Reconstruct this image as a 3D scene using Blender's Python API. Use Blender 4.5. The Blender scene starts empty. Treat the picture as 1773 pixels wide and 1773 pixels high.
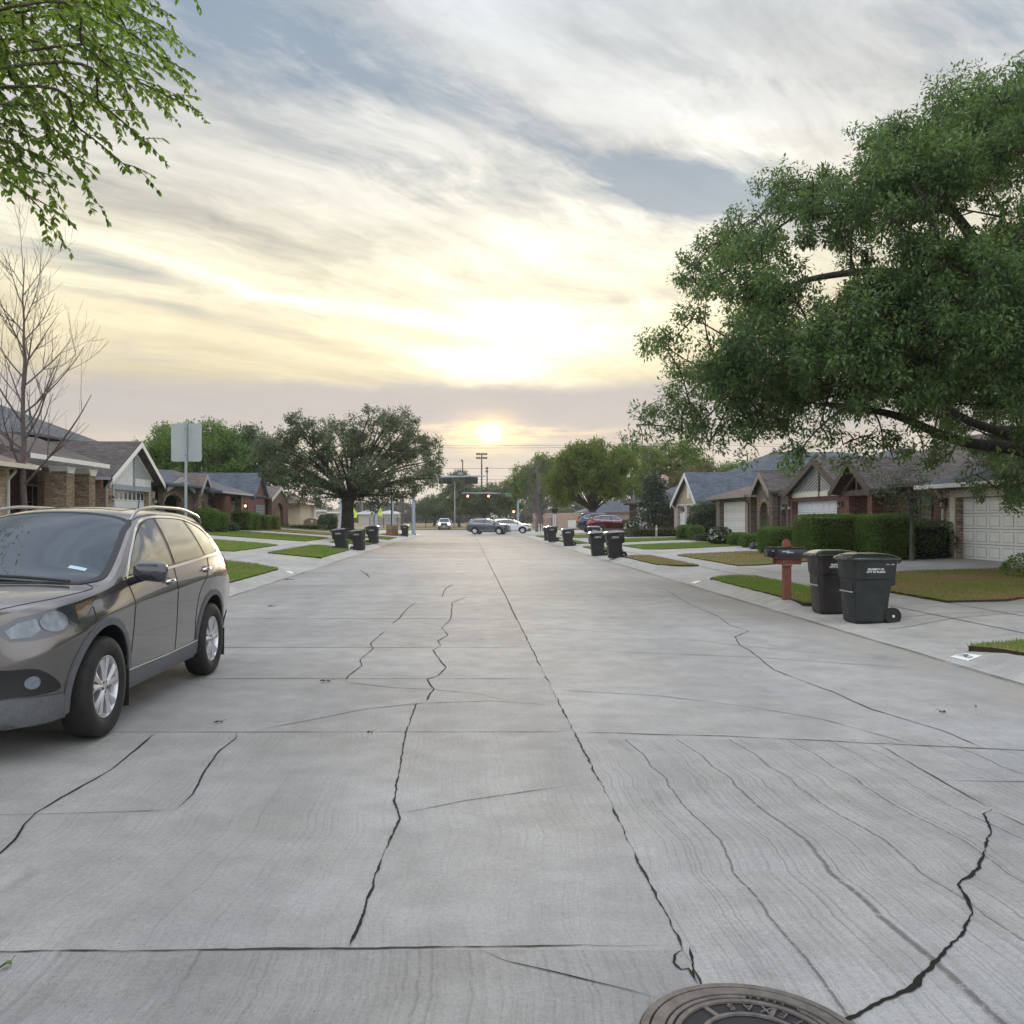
import bpy, bmesh, math, random
import numpy as np
from mathutils import Vector, Matrix
from mathutils.bvhtree import BVHTree

SC = bpy.context.scene
COL = SC.collection
R = math.radians
random.seed(7)
RNG = np.random.default_rng(11)

# ------------------------------------------------------------------ camera
F, HX, HY, CH, IMG = 1560.0, 808.0, 898.0, 1.58, 1773.0     # focal px, vanishing point, eye height
cam = bpy.data.cameras.new('camera')
cam.sensor_width = 36.0
cam.lens = 36.0 * F / IMG
cam.shift_x = (IMG / 2 - HX) / IMG
cam.shift_y = (HY - IMG / 2) / IMG
cam.clip_start, cam.clip_end = 0.05, 6000
camo = bpy.data.objects.new('camera', cam)
camo.location = (0, 0, CH)
camo.rotation_euler = (R(90), 0, 0)
COL.objects.link(camo)
SC.camera = camo
SC.view_settings.view_transform = 'Standard'
SC.view_settings.look = 'None'
SC.view_settings.exposure = 0.3
SC.view_settings.gamma = 1.0
SC.cycles.use_denoising = True
SC.cycles.max_bounces = 8
SC.cycles.transparent_max_bounces = 12
SC.cycles.sample_clamp_indirect = 6

# street coordinates of things measured in the photograph
def gx(px, t): return (px - HX) / F * t                      # lateral position at distance t
def gz(py, t): return CH + (HY - py) / F * t                 # height at distance t
def gp(px, py, z=0.0):                                       # ground point at height z
    t = F * (CH - z) / (py - HY)
    return ((px - HX) / F * t, t, z)
def at(px, py, t): return Vector((gx(px, t), t, gz(py, t)))

# ------------------------------------------------------------------ node helper
class S:
    """A socket with arithmetic."""
    def __init__(s, nt, k): s.nt, s.k = nt, k
    def m(s, op, *a, clamp=False):
        n = s.nt.nodes.new('ShaderNodeMath'); n.operation = op; n.use_clamp = clamp
        for i, v in enumerate((s,) + a):
            if isinstance(v, S): s.nt.links.new(v.k, n.inputs[i])
            else: n.inputs[i].default_value = v
        return S(s.nt, n.outputs[0])
    def __add__(s, o): return s.m('ADD', o)
    __radd__ = __add__
    def __mul__(s, o): return s.m('MULTIPLY', o)
    __rmul__ = __mul__
    def __sub__(s, o): return s.m('SUBTRACT', o)
    def __rsub__(s, o): return s.m('MULTIPLY', -1.0).m('ADD', o)
    def __truediv__(s, o): return s.m('DIVIDE', o)
    def clamp(s): return s.m('ADD', 0.0, clamp=True)
    def gt(s, o): return s.m('GREATER_THAN', o)
    def abs(s): return s.m('ABSOLUTE')
    def step(s, a, b, lo=0.0, hi=1.0, smooth=True):
        n = s.nt.nodes.new('ShaderNodeMapRange')
        n.interpolation_type = 'SMOOTHSTEP' if smooth else 'LINEAR'
        n.clamp = True
        s.nt.links.new(s.k, n.inputs[0])
        for i, v in enumerate((a, b, lo, hi)):
            if isinstance(v, S): s.nt.links.new(v.k, n.inputs[i + 1])
            else: n.inputs[i + 1].default_value = v
        return S(s.nt, n.outputs[0])
def comb(nt, x, y, z=0.0):
    n = nt.nodes.new('ShaderNodeCombineXYZ')
    for i, v in enumerate((x, y, z)):
        if isinstance(v, S): nt.links.new(v.k, n.inputs[i])
        else: n.inputs[i].default_value = v
    return S(nt, n.outputs[0])
def sep(nt, v):
    n = nt.nodes.new('ShaderNodeSeparateXYZ'); nt.links.new(v.k, n.inputs[0])
    return [S(nt, o) for o in n.outputs]
def noise(nt, vec, scale, detail=4, rough=0.55, lac=2.0, dist=0.0, color=False):
    n = nt.nodes.new('ShaderNodeTexNoise')
    if vec is not None: nt.links.new(vec.k, n.inputs['Vector'])
    n.inputs['Scale'].default_value = scale; n.inputs['Detail'].default_value = detail
    n.inputs['Roughness'].default_value = rough; n.inputs['Lacunarity'].default_value = lac
    n.inputs['Distortion'].default_value = dist
    return S(nt, n.outputs['Color' if color else 'Fac'])
def ramp(nt, fac, stops, interp='LINEAR'):
    n = nt.nodes.new('ShaderNodeValToRGB'); nt.links.new(fac.k, n.inputs[0])
    cr = n.color_ramp; cr.interpolation = interp
    while len(cr.elements) < len(stops): cr.elements.new(0.5)
    for e, (p, c) in zip(cr.elements, stops):
        e.position = p; e.color = (*c, 1) if len(c) == 3 else c
    return S(nt, n.outputs[0])
def mix(nt, fac, a, b, mode='MIX'):
    n = nt.nodes.new('ShaderNodeMix'); n.data_type = 'RGBA'; n.blend_type = mode
    n.clamp_result = False
    for i, v in ((0, fac), (6, a), (7, b)):
        if isinstance(v, S): nt.links.new(v.k, n.inputs[i])
        elif i == 0: n.inputs[i].default_value = v
        else: n.inputs[i].default_value = (*v, 1) if len(v) == 3 else v
    return S(nt, n.outputs[2])
def coord(nt, which='Object'):
    n = nt.nodes.new('ShaderNodeTexCoord'); return S(nt, n.outputs[which])
def geo(nt, which):
    n = nt.nodes.new('ShaderNodeNewGeometry'); return S(nt, n.outputs[which])
def attr(nt, name, out='Fac'):
    n = nt.nodes.new('ShaderNodeAttribute'); n.attribute_name = name; return S(nt, n.outputs[out])
def link(nt, s, node, name):
    nt.links.new(s.k, node.inputs[name])
def white(nt, v):
    n = nt.nodes.new('ShaderNodeTexWhiteNoise'); n.noise_dimensions = '1D'; nt.links.new(v.k, n.inputs['W']); return S(nt, n.outputs['Value'])
def bump(nt, h, strength=0.3, dist=0.01):
    n = nt.nodes.new('ShaderNodeBump'); n.inputs['Strength'].default_value = strength
    n.inputs['Distance'].default_value = dist; nt.links.new(h.k, n.inputs['Height'])
    return S(nt, n.outputs[0])

# ------------------------------------------------------------------ sun direction
SUN_AZ = math.atan((848 - HX) / F)            # just right of the street's far end
SUN_EL = math.atan((HY - 750) / F)
sd = bpy.data.lights.new('sun', 'SUN')
sd.energy = 1.4; sd.angle = R(10); sd.color = (1.0, 0.80, 0.55)
so = bpy.data.objects.new('sun', sd)
sv = Vector((math.sin(SUN_AZ) * math.cos(SUN_EL), math.cos(SUN_AZ) * math.cos(SUN_EL), math.sin(SUN_EL)))
so.rotation_euler = sv.to_track_quat('Z', 'Y').to_euler()
so.location = (0, 60, 40)
COL.objects.link(so)

# ------------------------------------------------------------------ sky
W = bpy.data.worlds.new('World'); SC.world = W; W.use_nodes = True
nt = W.node_tree; nt.nodes.clear()
out = nt.nodes.new('ShaderNodeOutputWorld'); bg = nt.nodes.new('ShaderNodeBackground')
nt.links.new(bg.outputs[0], out.inputs[0])
bg.inputs[1].default_value = 0.1
sky = nt.nodes.new('ShaderNodeTexSky'); sky.sky_type = 'NISHITA'; sky.sun_disc = False
sky.sun_elevation = SUN_EL; sky.sun_rotation = SUN_AZ
sky.dust_density = 1.5
d = coord(nt, 'Generated')
X, Y, Z = sep(nt, d)
az = X.m('ARCTAN2', Y); el = Z.m('ARCSINE')
# cloud sheet: streaks drawn out along one wind direction, seen in perspective
k = 1.0 / (Z.m('MAXIMUM', 0.0) + 0.10) if False else Z.m('MAXIMUM', 0.0).m('ADD', 0.10).m('POWER', -1.0)
cx, cy = X * k, Y * k
ca, sa = math.cos(R(48)), math.sin(R(48))
al = cx * sa + cy * ca            # along the wind
ac = cx * ca - cy * sa            # across it
wp = noise(nt, comb(nt, cx, cy), 0.55, 3, 0.5)
wq = noise(nt, comb(nt, cx + 7.3, cy), 0.8, 3, 0.5)
st1 = noise(nt, comb(nt, al * 0.26 + wp * 1.0, ac * 0.75 + wq * 1.1), 1.7, 9, 0.62)
st2 = noise(nt, comb(nt, al * 0.50 + wq * 1.1 + 3.1, ac * 1.5 + wp * 1.5), 2.6, 10, 0.66)
puff = noise(nt, comb(nt, al * 0.8 + 1.0, ac * 1.5 + wp), 2.6, 9, 0.62)
# slow warping of the direction so that no edge is a clean curve
wn = noise(nt, comb(nt, az * 2.0, el * 6.0), 2.2, 6, 0.58)
wm = noise(nt, comb(nt, az * 2.0 + 5.0, el * 7.0), 1.8, 6, 0.6)
Uw = az + (wn - 0.5) * 0.16
Vw = el + (wm - 0.5) * 0.050
def dirpx(px, py):
    u = math.atan((px - HX) / F)
    return u, math.atan((HY - py) / F * math.cos(u))
def blob(px, py, sx, sy, ang=0.0, p=1.0, U=Uw, V=Vw):
    u, v = dirpx(px, py); a = R(ang)
    du, dv = U - u, V - v
    q = (du * (math.cos(a) * F / sx) - dv * (math.sin(a) * F / sx))
    w = (du * (math.sin(a) * F / sy) + dv * (math.cos(a) * F / sy))
    return ((q * q + w * w) * -1.0).m('EXPONENT') * p
Vn = (Vw / 1.5708).clamp()
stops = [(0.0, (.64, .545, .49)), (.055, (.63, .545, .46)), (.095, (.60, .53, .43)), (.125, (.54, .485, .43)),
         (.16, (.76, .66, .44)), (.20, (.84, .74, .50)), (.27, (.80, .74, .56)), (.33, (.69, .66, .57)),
         (.40, (.60, .595, .565)), (.50, (.53, .55, .56)), (.60, (.52, .57, .63)), (.80, (.95, 1.03, 1.16)), (1.0, (1.35, 1.45, 1.62)), (1.5708, (1.6, 1.7, 1.85))]  # top stops, above the view, are raised as added overhead fill
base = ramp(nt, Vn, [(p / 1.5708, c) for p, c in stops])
st3 = noise(nt, comb(nt, al * 0.8 + wp * 1.6 + 9.0, ac * 3.0 + wq * 2.0), 3.2, 10, 0.70)
wsp = noise(nt, comb(nt, al * 1.3 + wq * 1.2, ac * 2.6 + wp * 1.6 + 4.0), 3.0, 10, 0.68)
streak = (st1.step(.33, .67) - 0.5) * 0.85 + (st2.step(.34, .66) - 0.5) * 0.6 + (st3 - 0.5) * 0.9 + (wsp - 0.5) * 0.8
# blue gaps
high = el.step(0.16, 0.34)
gap = blob(560, 110, 250, 85, 12, 0.92) + blob(980, 255, 320, 42, 24, 0.80) + blob(1210, 330, 170, 34, 12, 0.9) \
    + blob(800, 320, 300, 40, 8, 0.55) + blob(1250, 130, 300, 30, 18, 0.35) + blob(1760, 60, 150, 70, 20, 0.8) + blob(330, 30, 150, 60, 10, 0.5) \
    + blob(60, 440, 200, 22, 6, 0.5) + blob(300, 540, 190, 11, 9, 0.62) + blob(540, 543, 120, 8, 6, 0.4) \
    + blob(230, 470, 260, 20, 14, 0.4) + blob(230, 615, 120, 12, 0, 0.5) + blob(1120, 520, 120, 22, 0, 0.38)
gapm = (gap * (1.0 - streak * 1.1) - streak * 0.42 * high).clamp()
blue = mix(nt, el.step(.17, .36), (.47, .49, .47), (.26, .37, .50))
nish = mix(nt, 1.0, S(nt, sky.outputs[0]), (.055, .055, .055), 'MULTIPLY')
blue = mix(nt, 0.25, blue, nish)
# light from the sun behind the sheet
glow = blob(880, 610, 230, 46, 0, 0.42) + blob(680, 545, 300, 14, 9, 0.36) + blob(420, 490, 220, 12, 14, 0.16) + blob(960, 545, 260, 22, 2, 0.35) \
    + blob(1000, 470, 380, 95, -4, 0.26) + blob(1270, 290, 110, 60, 40, 0.34) + blob(830, 636, 110, 24, 0, 0.62) + blob(1000, 590, 160, 14, 4, 0.3)
warm = mix(nt, el.step(.10, .30), (1.0, .90, .52), (1.0, .97, .86))
bright = (1.0 + streak * el.step(.14, .34, .20, .50)) 
c1 = mix(nt, 1.0, base, comb(nt, bright, bright, bright), 'MULTIPLY')
gs = glow * (1.0 + streak * 0.5)
c2 = mix(nt, 1.0, c1, mix(nt, 1.0, warm, comb(nt, gs, gs, gs), 'MULTIPLY'), 'ADD')
c3 = mix(nt, gapm * 0.85, c2, blue)
# the bar of low cloud in front of the sun and its ragged top edge
edge = el + (noise(nt, comb(nt, az * 5.0, el * 8.0), 2.0, 9, 0.66) - 0.5) * 0.042 + az * az * 0.02
bar = edge.step(.078, .110) * edge.step(.156, .136)
barc = mix(nt, st2, (.57, .515, .475), (.45, .415, .405))
c4 = mix(nt, bar * 0.94, c3, barc)
rag = blob(848, 750, 95, 26, 0, 0.85) + blob(900, 738, 160, 9, 2, 0.5) + blob(800, 763, 120, 7, 0, 0.45)
wisp = noise(nt, comb(nt, az * 9.0, el * 60.0), 2.2, 6, 0.6)
rg = rag * wisp.step(.30, .72)
c5 = mix(nt, 1.0, c4, mix(nt, 1.0, (1.0, .60, .14), comb(nt, rg, rg, rg), 'MULTIPLY'), 'ADD')
az2 = az - SUN_AZ; el2 = (el - SUN_EL) * 1.25
halo = ((az2 * az2 * .55 + el2 * el2) * (-1.0 / (0.026 ** 2))).m('EXPONENT') * (0.4 + wisp * .9)
disc = ((az2 * az2 + el2 * el2) * (-1.0 / (0.0098 ** 2))).m('EXPONENT') * (0.55 + wisp * 0.9)
c5b = mix(nt, 1.0, c5, mix(nt, 1.0, (.62, .36, .02), comb(nt, halo, halo, halo), 'MULTIPLY'), 'ADD')
c6 = mix(nt, 1.0, c5b, mix(nt, 1.0, (3.4, 2.7, 1.4), comb(nt, disc, disc, disc), 'MULTIPLY'), 'ADD')
# unseen sky to the sides and behind is brightened as added fill light
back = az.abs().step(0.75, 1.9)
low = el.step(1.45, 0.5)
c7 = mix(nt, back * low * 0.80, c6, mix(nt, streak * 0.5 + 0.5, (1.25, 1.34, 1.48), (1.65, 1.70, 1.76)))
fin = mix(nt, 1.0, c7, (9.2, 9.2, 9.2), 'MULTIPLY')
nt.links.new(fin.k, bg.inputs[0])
W.cycles.sampling_method = 'MANUAL'; W.cycles.sample_map_resolution = 1024
# ------------------------------------------------------------------ materials
MATS = {}
def mat(name, color=(.5, .5, .5), rough=0.7, metal=0.0, spec=0.5, var=0.0, vscale=3.0, bumpk=0.0, bscale=40.0,
        coat=0.0, emit=None, estr=0.0, fn=None, ior=None):
    if name in MATS: return MATS[name]
    m = bpy.data.materials.new(name); m.use_nodes = True
    nt = m.node_tree; b = nt.nodes['Principled BSDF']
    b.inputs['Base Color'].default_value = (*color, 1)
    b.inputs['Roughness'].default_value = rough; b.inputs['Metallic'].default_value = metal
    b.inputs['Specular IOR Level'].default_value = spec
    if ior: b.inputs['IOR'].default_value = ior
    if coat: b.inputs['Coat Weight'].default_value = coat; b.inputs['Coat Roughness'].default_value = 0.03
    if emit: b.inputs['Emission Color'].default_value = (*emit, 1); b.inputs['Emission Strength'].default_value = estr
    if var:
        c = coord(nt)
        n = noise(nt, c, vscale, 6, 0.65)
        lo = tuple(x * (1 - var) for x in color); hi = tuple(min(1, x * (1 + var)) for x in color)
        link(nt, ramp(nt, n, [(.28, lo), (.72, hi)]), b, 'Base Color')
        r2 = noise(nt, c, vscale * 2.3, 4, 0.6)
        link(nt, r2.step(.2, .8, max(0.02, rough - .1), min(1, rough + .1), False), b, 'Roughness')
    if bumpk:
        link(nt, bump(nt, noise(nt, coord(nt), bscale, 5, 0.6), bumpk, 0.01), b, 'Normal')
    if fn: fn(nt, b)
    MATS[name] = m
    return m

def wall_uv(nt):
    """(along the wall, up) for axis-aligned walls and roof slopes, from the object's own coordinates."""
    c = coord(nt, 'Object'); x, y, z = sep(nt, c)
    nx, ny, nz = sep(nt, geo(nt, 'True Normal'))
    g = nx.abs().gt(ny.abs())
    return g * y + (1.0 - g) * x, z, c

def brick_mat(name, c1, c2, mortar, scale=1.0, blotch=0.35):
    def fn(nt, b):
        u, z, c = wall_uv(nt)
        t = nt.nodes.new('ShaderNodeTexBrick')
        nt.links.new(comb(nt, u, z).k, t.inputs['Vector'])
        t.inputs['Scale'].default_value = 1.0
        t.inputs['Brick Width'].default_value = .235 * scale; t.inputs['Row Height'].default_value = .085 * scale
        t.inputs['Mortar Size'].default_value = .010; t.inputs['Mortar Smooth'].default_value = .3
        t.inputs['Bias'].default_value = 0.0
        t.inputs['Color1'].default_value = (*c1, 1); t.inputs['Color2'].default_value = (*c2, 1)
        t.inputs['Mortar'].default_value = (*mortar, 1)
        n = noise(nt, comb(nt, u * 4.2, z * 11.0), 1.0, 3, 0.7)
        f = n.step(.25, .75, 1 - blotch, 1 + blotch)
        col = mix(nt, 1.0, S(nt, t.outputs['Color']), comb(nt, f, f, f), 'MULTIPLY')
        link(nt, col, b, 'Base Color')
        h = (1.0 - S(nt, t.outputs['Fac'])) + noise(nt, c, 60, 3) * 0.4
        link(nt, bump(nt, h, 0.6, 0.008), b, 'Normal')
    return mat(name, c1, 0.85, spec=0.25, fn=fn)

def shingle_mat(name, c1, c2, row=.15):
    def fn(nt, b):
        u, z, c = wall_uv(nt)
        t = nt.nodes.new('ShaderNodeTexBrick')
        wob = (noise(nt, c, 1.5, 2) - 0.5) * 0.02
        nt.links.new(comb(nt, u, z + wob).k, t.inputs['Vector'])
        t.inputs['Scale'].default_value = 1.0
        t.inputs['Brick Width'].default_value = .30; t.inputs['Row Height'].default_value = row * 0.46
        t.inputs['Mortar Size'].default_value = .006; t.inputs['Mortar Smooth'].default_value = .6
        t.inputs['Color1'].default_value = (*c1, 1); t.inputs['Color2'].default_value = (*c2, 1)
        t.inputs['Mortar'].default_value = (*[x * .45 for x in c1], 1)
        n = noise(nt, c, 1.3, 5, 0.7)
        n2 = noise(nt, comb(nt, u * 5.0, z * 22.0), 1.0, 2, 0.8)
        f = n.step(.3, .7, .78, 1.2) * n2.step(.2, .8, .62, 1.38)
        link(nt, mix(nt, 1.0, S(nt, t.outputs['Color']), comb(nt, f, f, f), 'MULTIPLY'), b, 'Base Color')
        saw = (z / (row * 0.46)).m('FRACT')
        link(nt, bump(nt, (1.0 - saw) + noise(nt, c, 90, 2) * 0.6, 0.5, 0.012), b, 'Normal')
    return mat(name, c1, 0.9, spec=0.2, fn=fn)

# ------------------------------------------------------------------ meshes
def prop(o, label=None, cat=None, group=None, kind=None):
    if label: o['label'] = label
    if cat: o['category'] = cat
    if group: o['group'] = group
    if kind: o['kind'] = kind
    return o
def thing(name, loc, label, cat, group=None, rz=0.0):
    e = bpy.data.objects.new(name, None); COL.objects.link(e)
    e.location = loc; e.rotation_euler = (0, 0, rz); e.empty_display_size = 0.2
    prop(e, label, cat, group)
    ORG[e.name] = Vector(loc)
    return e
ORG = {}
def origin_of(o):
    while o.parent: o = o.parent
    return ORG.get(o.name, Vector((0, 0, 0)))

class MB:
    """Collects faces in world coordinates; build() links them as one mesh object."""
    def __init__(s): s.v, s.f, s.mi = [], [], []
    def add(s, vs, fs, mi=0):
        n = len(s.v); s.v += [tuple(v) for v in vs]; s.f += [tuple(i + n for i in f) for f in fs]; s.mi += [mi] * len(fs)
        return s
    def box(s, x0, x1, y0, y1, z0, z1, mi=0):
        x0, x1 = sorted((x0, x1)); y0, y1 = sorted((y0, y1)); z0, z1 = sorted((z0, z1))
        v = [(x, y, z) for z in (z0, z1) for y in (y0, y1) for x in (x0, x1)]
        return s.add(v, [(0, 2, 3, 1), (4, 5, 7, 6), (0, 1, 5, 4), (2, 6, 7, 3), (0, 4, 6, 2), (1, 3, 7, 5)], mi)
    def prism(s, poly, ext, mi=0):
        """polygon (3-D points) swept by the vector ext"""
        n = len(poly); e = Vector(ext)
        p = [Vector(q) for q in poly]; v = p + [q + e for q in p]
        f = [tuple(range(n))[::-1], tuple(range(n, 2 * n))] + [(i, (i + 1) % n, n + (i + 1) % n, n + i) for i in range(n)]
        return s.add(v, f, mi)
    def bar(s, a, b, w, h=None, up=(0, 0, 1), mi=0):
        a, b = Vector(a), Vector(b); h = h or w; d = (b - a).normalized(); up = Vector(up)
        sd = d.cross(up)
        if sd.length < 1e-4: sd = d.cross(Vector((1, 0, 0)))
        sd.normalize(); u = sd.cross(d).normalized()
        c = [a + sd * (i * w / 2) + u * (j * h / 2) for i, j in ((-1, -1), (1, -1), (1, 1), (-1, 1))]
        return s.prism(c, b - a, mi)
    def tube(s, pts, rad, seg=8, cap=True, mi=0):
        pts = [Vector(p) for p in pts]; n = len(pts)
        if not hasattr(rad, '__len__'): rad = [rad] * n
        vs, fs = [], []; prev = None
        for i, p in enumerate(pts):
            t = (pts[min(i + 1, n - 1)] - pts[max(i - 1, 0)])
            t = t.normalized() if t.length > 1e-9 else Vector((0, 0, 1))
            if prev is None:
                a = t.orthogonal().normalized()
            else:
                a = prev - t * prev.dot(t)
                a = a.normalized() if a.length > 1e-6 else t.orthogonal().normalized()
            prev = a; b = t.cross(a)
            for k in range(seg):
                q = 2 * math.pi * k / seg
                vs.append(p + (a * math.cos(q) + b * math.sin(q)) * rad[i])
        for i in range(n - 1):
            for k in range(seg):
                k2 = (k + 1) % seg
                fs.append((i * seg + k, i * seg + k2, (i + 1) * seg + k2, (i + 1) * seg + k))
        if cap: fs += [tuple(range(seg))[::-1], tuple(range((n - 1) * seg, n * seg))]
        return s.add(vs, fs, mi)
    def lathe(s, c, prof, axis='Z', seg=24, mi=0, cap=True):
        """profile [(radius, along axis)]"""
        vs, fs = [], []
        for r, h in prof:
            for k in range(seg):
                q = 2 * math.pi * k / seg; p, w = r * math.cos(q), r * math.sin(q)
                o = {'Z': (p, w, h), 'Y': (p, h, -w), 'X': (h, p, w)}[axis]
                vs.append((c[0] + o[0], c[1] + o[1], c[2] + o[2]))
        for i in range(len(prof) - 1):
            for k in range(seg):
                k2 = (k + 1) % seg
                fs.append((i * seg + k, i * seg + k2, (i + 1) * seg + k2, (i + 1) * seg + k))
        if cap and prof[0][0] > 1e-6: fs.append(tuple(range(seg))[::-1])
        if cap and prof[-1][0] > 1e-6: fs.append(tuple(range((len(prof) - 1) * seg, len(prof) * seg)))
        return s.add(vs, fs, mi)
    def build(s, name, m, parent=None, org=None, smooth=False, bevel=0.0, angle=35, local=False):
        me = bpy.data.meshes.new(name)
        o = Vector((0, 0, 0)) if local else (org if org is not None else (origin_of(parent) if parent else Vector((0, 0, 0))))
        me.from_pydata([tuple(Vector(v) - o) for v in s.v], [], s.f); me.validate()
        ms = m if isinstance(m, (list, tuple)) else [m]
        for q in ms: me.materials.append(q)
        if len(ms) > 1 and len(me.polygons) == len(s.mi):
            me.polygons.foreach_set('material_index', s.mi)
        bm = bmesh.new(); bm.from_mesh(me)
        bmesh.ops.remove_doubles(bm, verts=bm.verts, dist=1e-5)
        bmesh.ops.recalc_face_normals(bm, faces=bm.faces)
        if bevel:
            es = [e for e in bm.edges if len(e.link_faces) == 2 and e.calc_face_angle(0) > R(30)]
            bmesh.ops.bevel(bm, geom=es, offset=bevel, segments=2, affect='EDGES', clamp_overlap=True)
        bm.to_mesh(me); bm.free()
        if smooth or bevel:
            me.shade_smooth(); me.set_sharp_from_angle(angle=R(angle))
        ob = bpy.data.objects.new(name, me); COL.objects.link(ob)
        if parent: ob.parent = parent
        elif org is not None: ob.location = org
        return ob

def mesh_np(name, V, Q, m, parent=None, org=None, smooth=False, face_attr=None):
    """fast mesh from numpy arrays: V (n,3) world, Q (m,3|4)"""
    me = bpy.data.meshes.new(name); k = Q.shape[1]
    o = np.array(org if org is not None else (origin_of(parent) if parent else (0, 0, 0)), float)
    V = np.asarray(V, float) - o
    me.vertices.add(len(V)); me.vertices.foreach_set('co', V.astype(np.float32).ravel())
    me.loops.add(Q.size); me.loops.foreach_set('vertex_index', Q.astype(np.int32).ravel())
    me.polygons.add(len(Q)); me.polygons.foreach_set('loop_start', np.arange(0, Q.size, k, dtype=np.int32))
    me.update(calc_edges=True)
    for q in (m if isinstance(m, (list, tuple)) else [m]): me.materials.append(q)
    if face_attr:
        for nm, arr in face_attr.items():
            a = me.attributes.new(nm, 'FLOAT', 'FACE'); a.data.foreach_set('value', np.asarray(arr, np.float32))
    if smooth: me.shade_smooth()
    ob = bpy.data.objects.new(name, me); COL.objects.link(ob)
    if parent: ob.parent = parent
    elif org is not None: ob.location = org
    return ob

def copy_thing(o, loc, label=None, rz=None, group=None):
    def rec(src, par):
        c = src.copy(); COL.objects.link(c)
        if par: c.parent = par
        for ch in [q for q in bpy.data.objects if q.parent == src]: rec(ch, c)
        return c
    r = rec(o, None); r.location = loc; ORG[r.name] = Vector(loc)
    if rz is not None: r.rotation_euler = (r.rotation_euler[0], r.rotation_euler[1], rz)
    if label: r['label'] = label
    if group: r['group'] = group
    return r

def text_mesh(name, body, size, m, parent=None, local_mat=None, depth=0.0, align='CENTER', space=1.0, bold=0.0):
    cu = bpy.data.curves.new(name, 'FONT'); cu.body = body; cu.size = size
    cu.align_x = align; cu.align_y = 'CENTER'; cu.extrude = depth; cu.space_character = space
    cu.resolution_u = 3; cu.offset = bold
    t = bpy.data.objects.new(name, cu)
    COL.objects.link(t)
    bpy.context.view_layer.update()
    me = bpy.data.meshes.new_from_object(t.evaluated_get(bpy.context.evaluated_depsgraph_get()))
    COL.objects.unlink(t); bpy.data.objects.remove(t)
    me.name = name; me.materials.clear(); me.materials.append(m)
    if local_mat is not None: me.transform(local_mat)
    ob = bpy.data.objects.new(name, me); COL.objects.link(ob)
    if parent: ob.parent = parent
    return ob
# ------------------------------------------------------------------ ground heights
GL, GR = -4.75, 5.25                         # gutters
def road_z(y):
    if y < 60: return 0.0
    return -0.0033 * (min(y, 150) - 60)
def sm(a, b, x):
    t = min(1, max(0, (x - a) / (b - a))); return t * t * (3 - 2 * t)
def lot_z(x, y):
    """height of the concrete/soil beside the street"""
    if x > 0:
        d = max(0.0, x - 5.85); z = 0.13 + min(d, 10.5) * 0.024
    else:
        d = max(0.0, -5.3 - x); z = 0.13 + min(d, 11.6) * 0.07
    return z + road_z(y)

# driveways: (side, kerb y0, y1, house y0, y1)
DR = [(10.5, 15.2, 10.3, 17.6), (22.3, 27.0, 23.0, 28.2), (35.0, 40.0, 37.0, 42.0), (46.5, 51.5, 49.0, 54.0), (60.0, 65.0, 60.0, 66.0), (78.5, 86.0, 78.5, 86.5)]
DL = [(26.4, 32.6, 27.0, 32.3), (42.0, 47.8, 42.5, 47.6), (56.5, 61.8, 57.8, 62.2), (70.5, 75.0, 71.0, 75.0)]
def kerb_k(side, y):
    k = 1.0
    for a, b, *_ in (DR if side > 0 else DL):
        k = min(k, 1 - (sm(a - 1.0, a + .3, y) * (1 - sm(b - .3, b + 1.0, y))) * 0.78)
    return k

def lz(x, y):
    side = 1 if x > 0 else -1; k = kerb_k(side, y); d = (x - 5.85) if side > 0 else (-5.3 - x)
    return lot_z(x, y) - (1 - k) * .125 * (1 - sm(0, 1.5, d))
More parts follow.
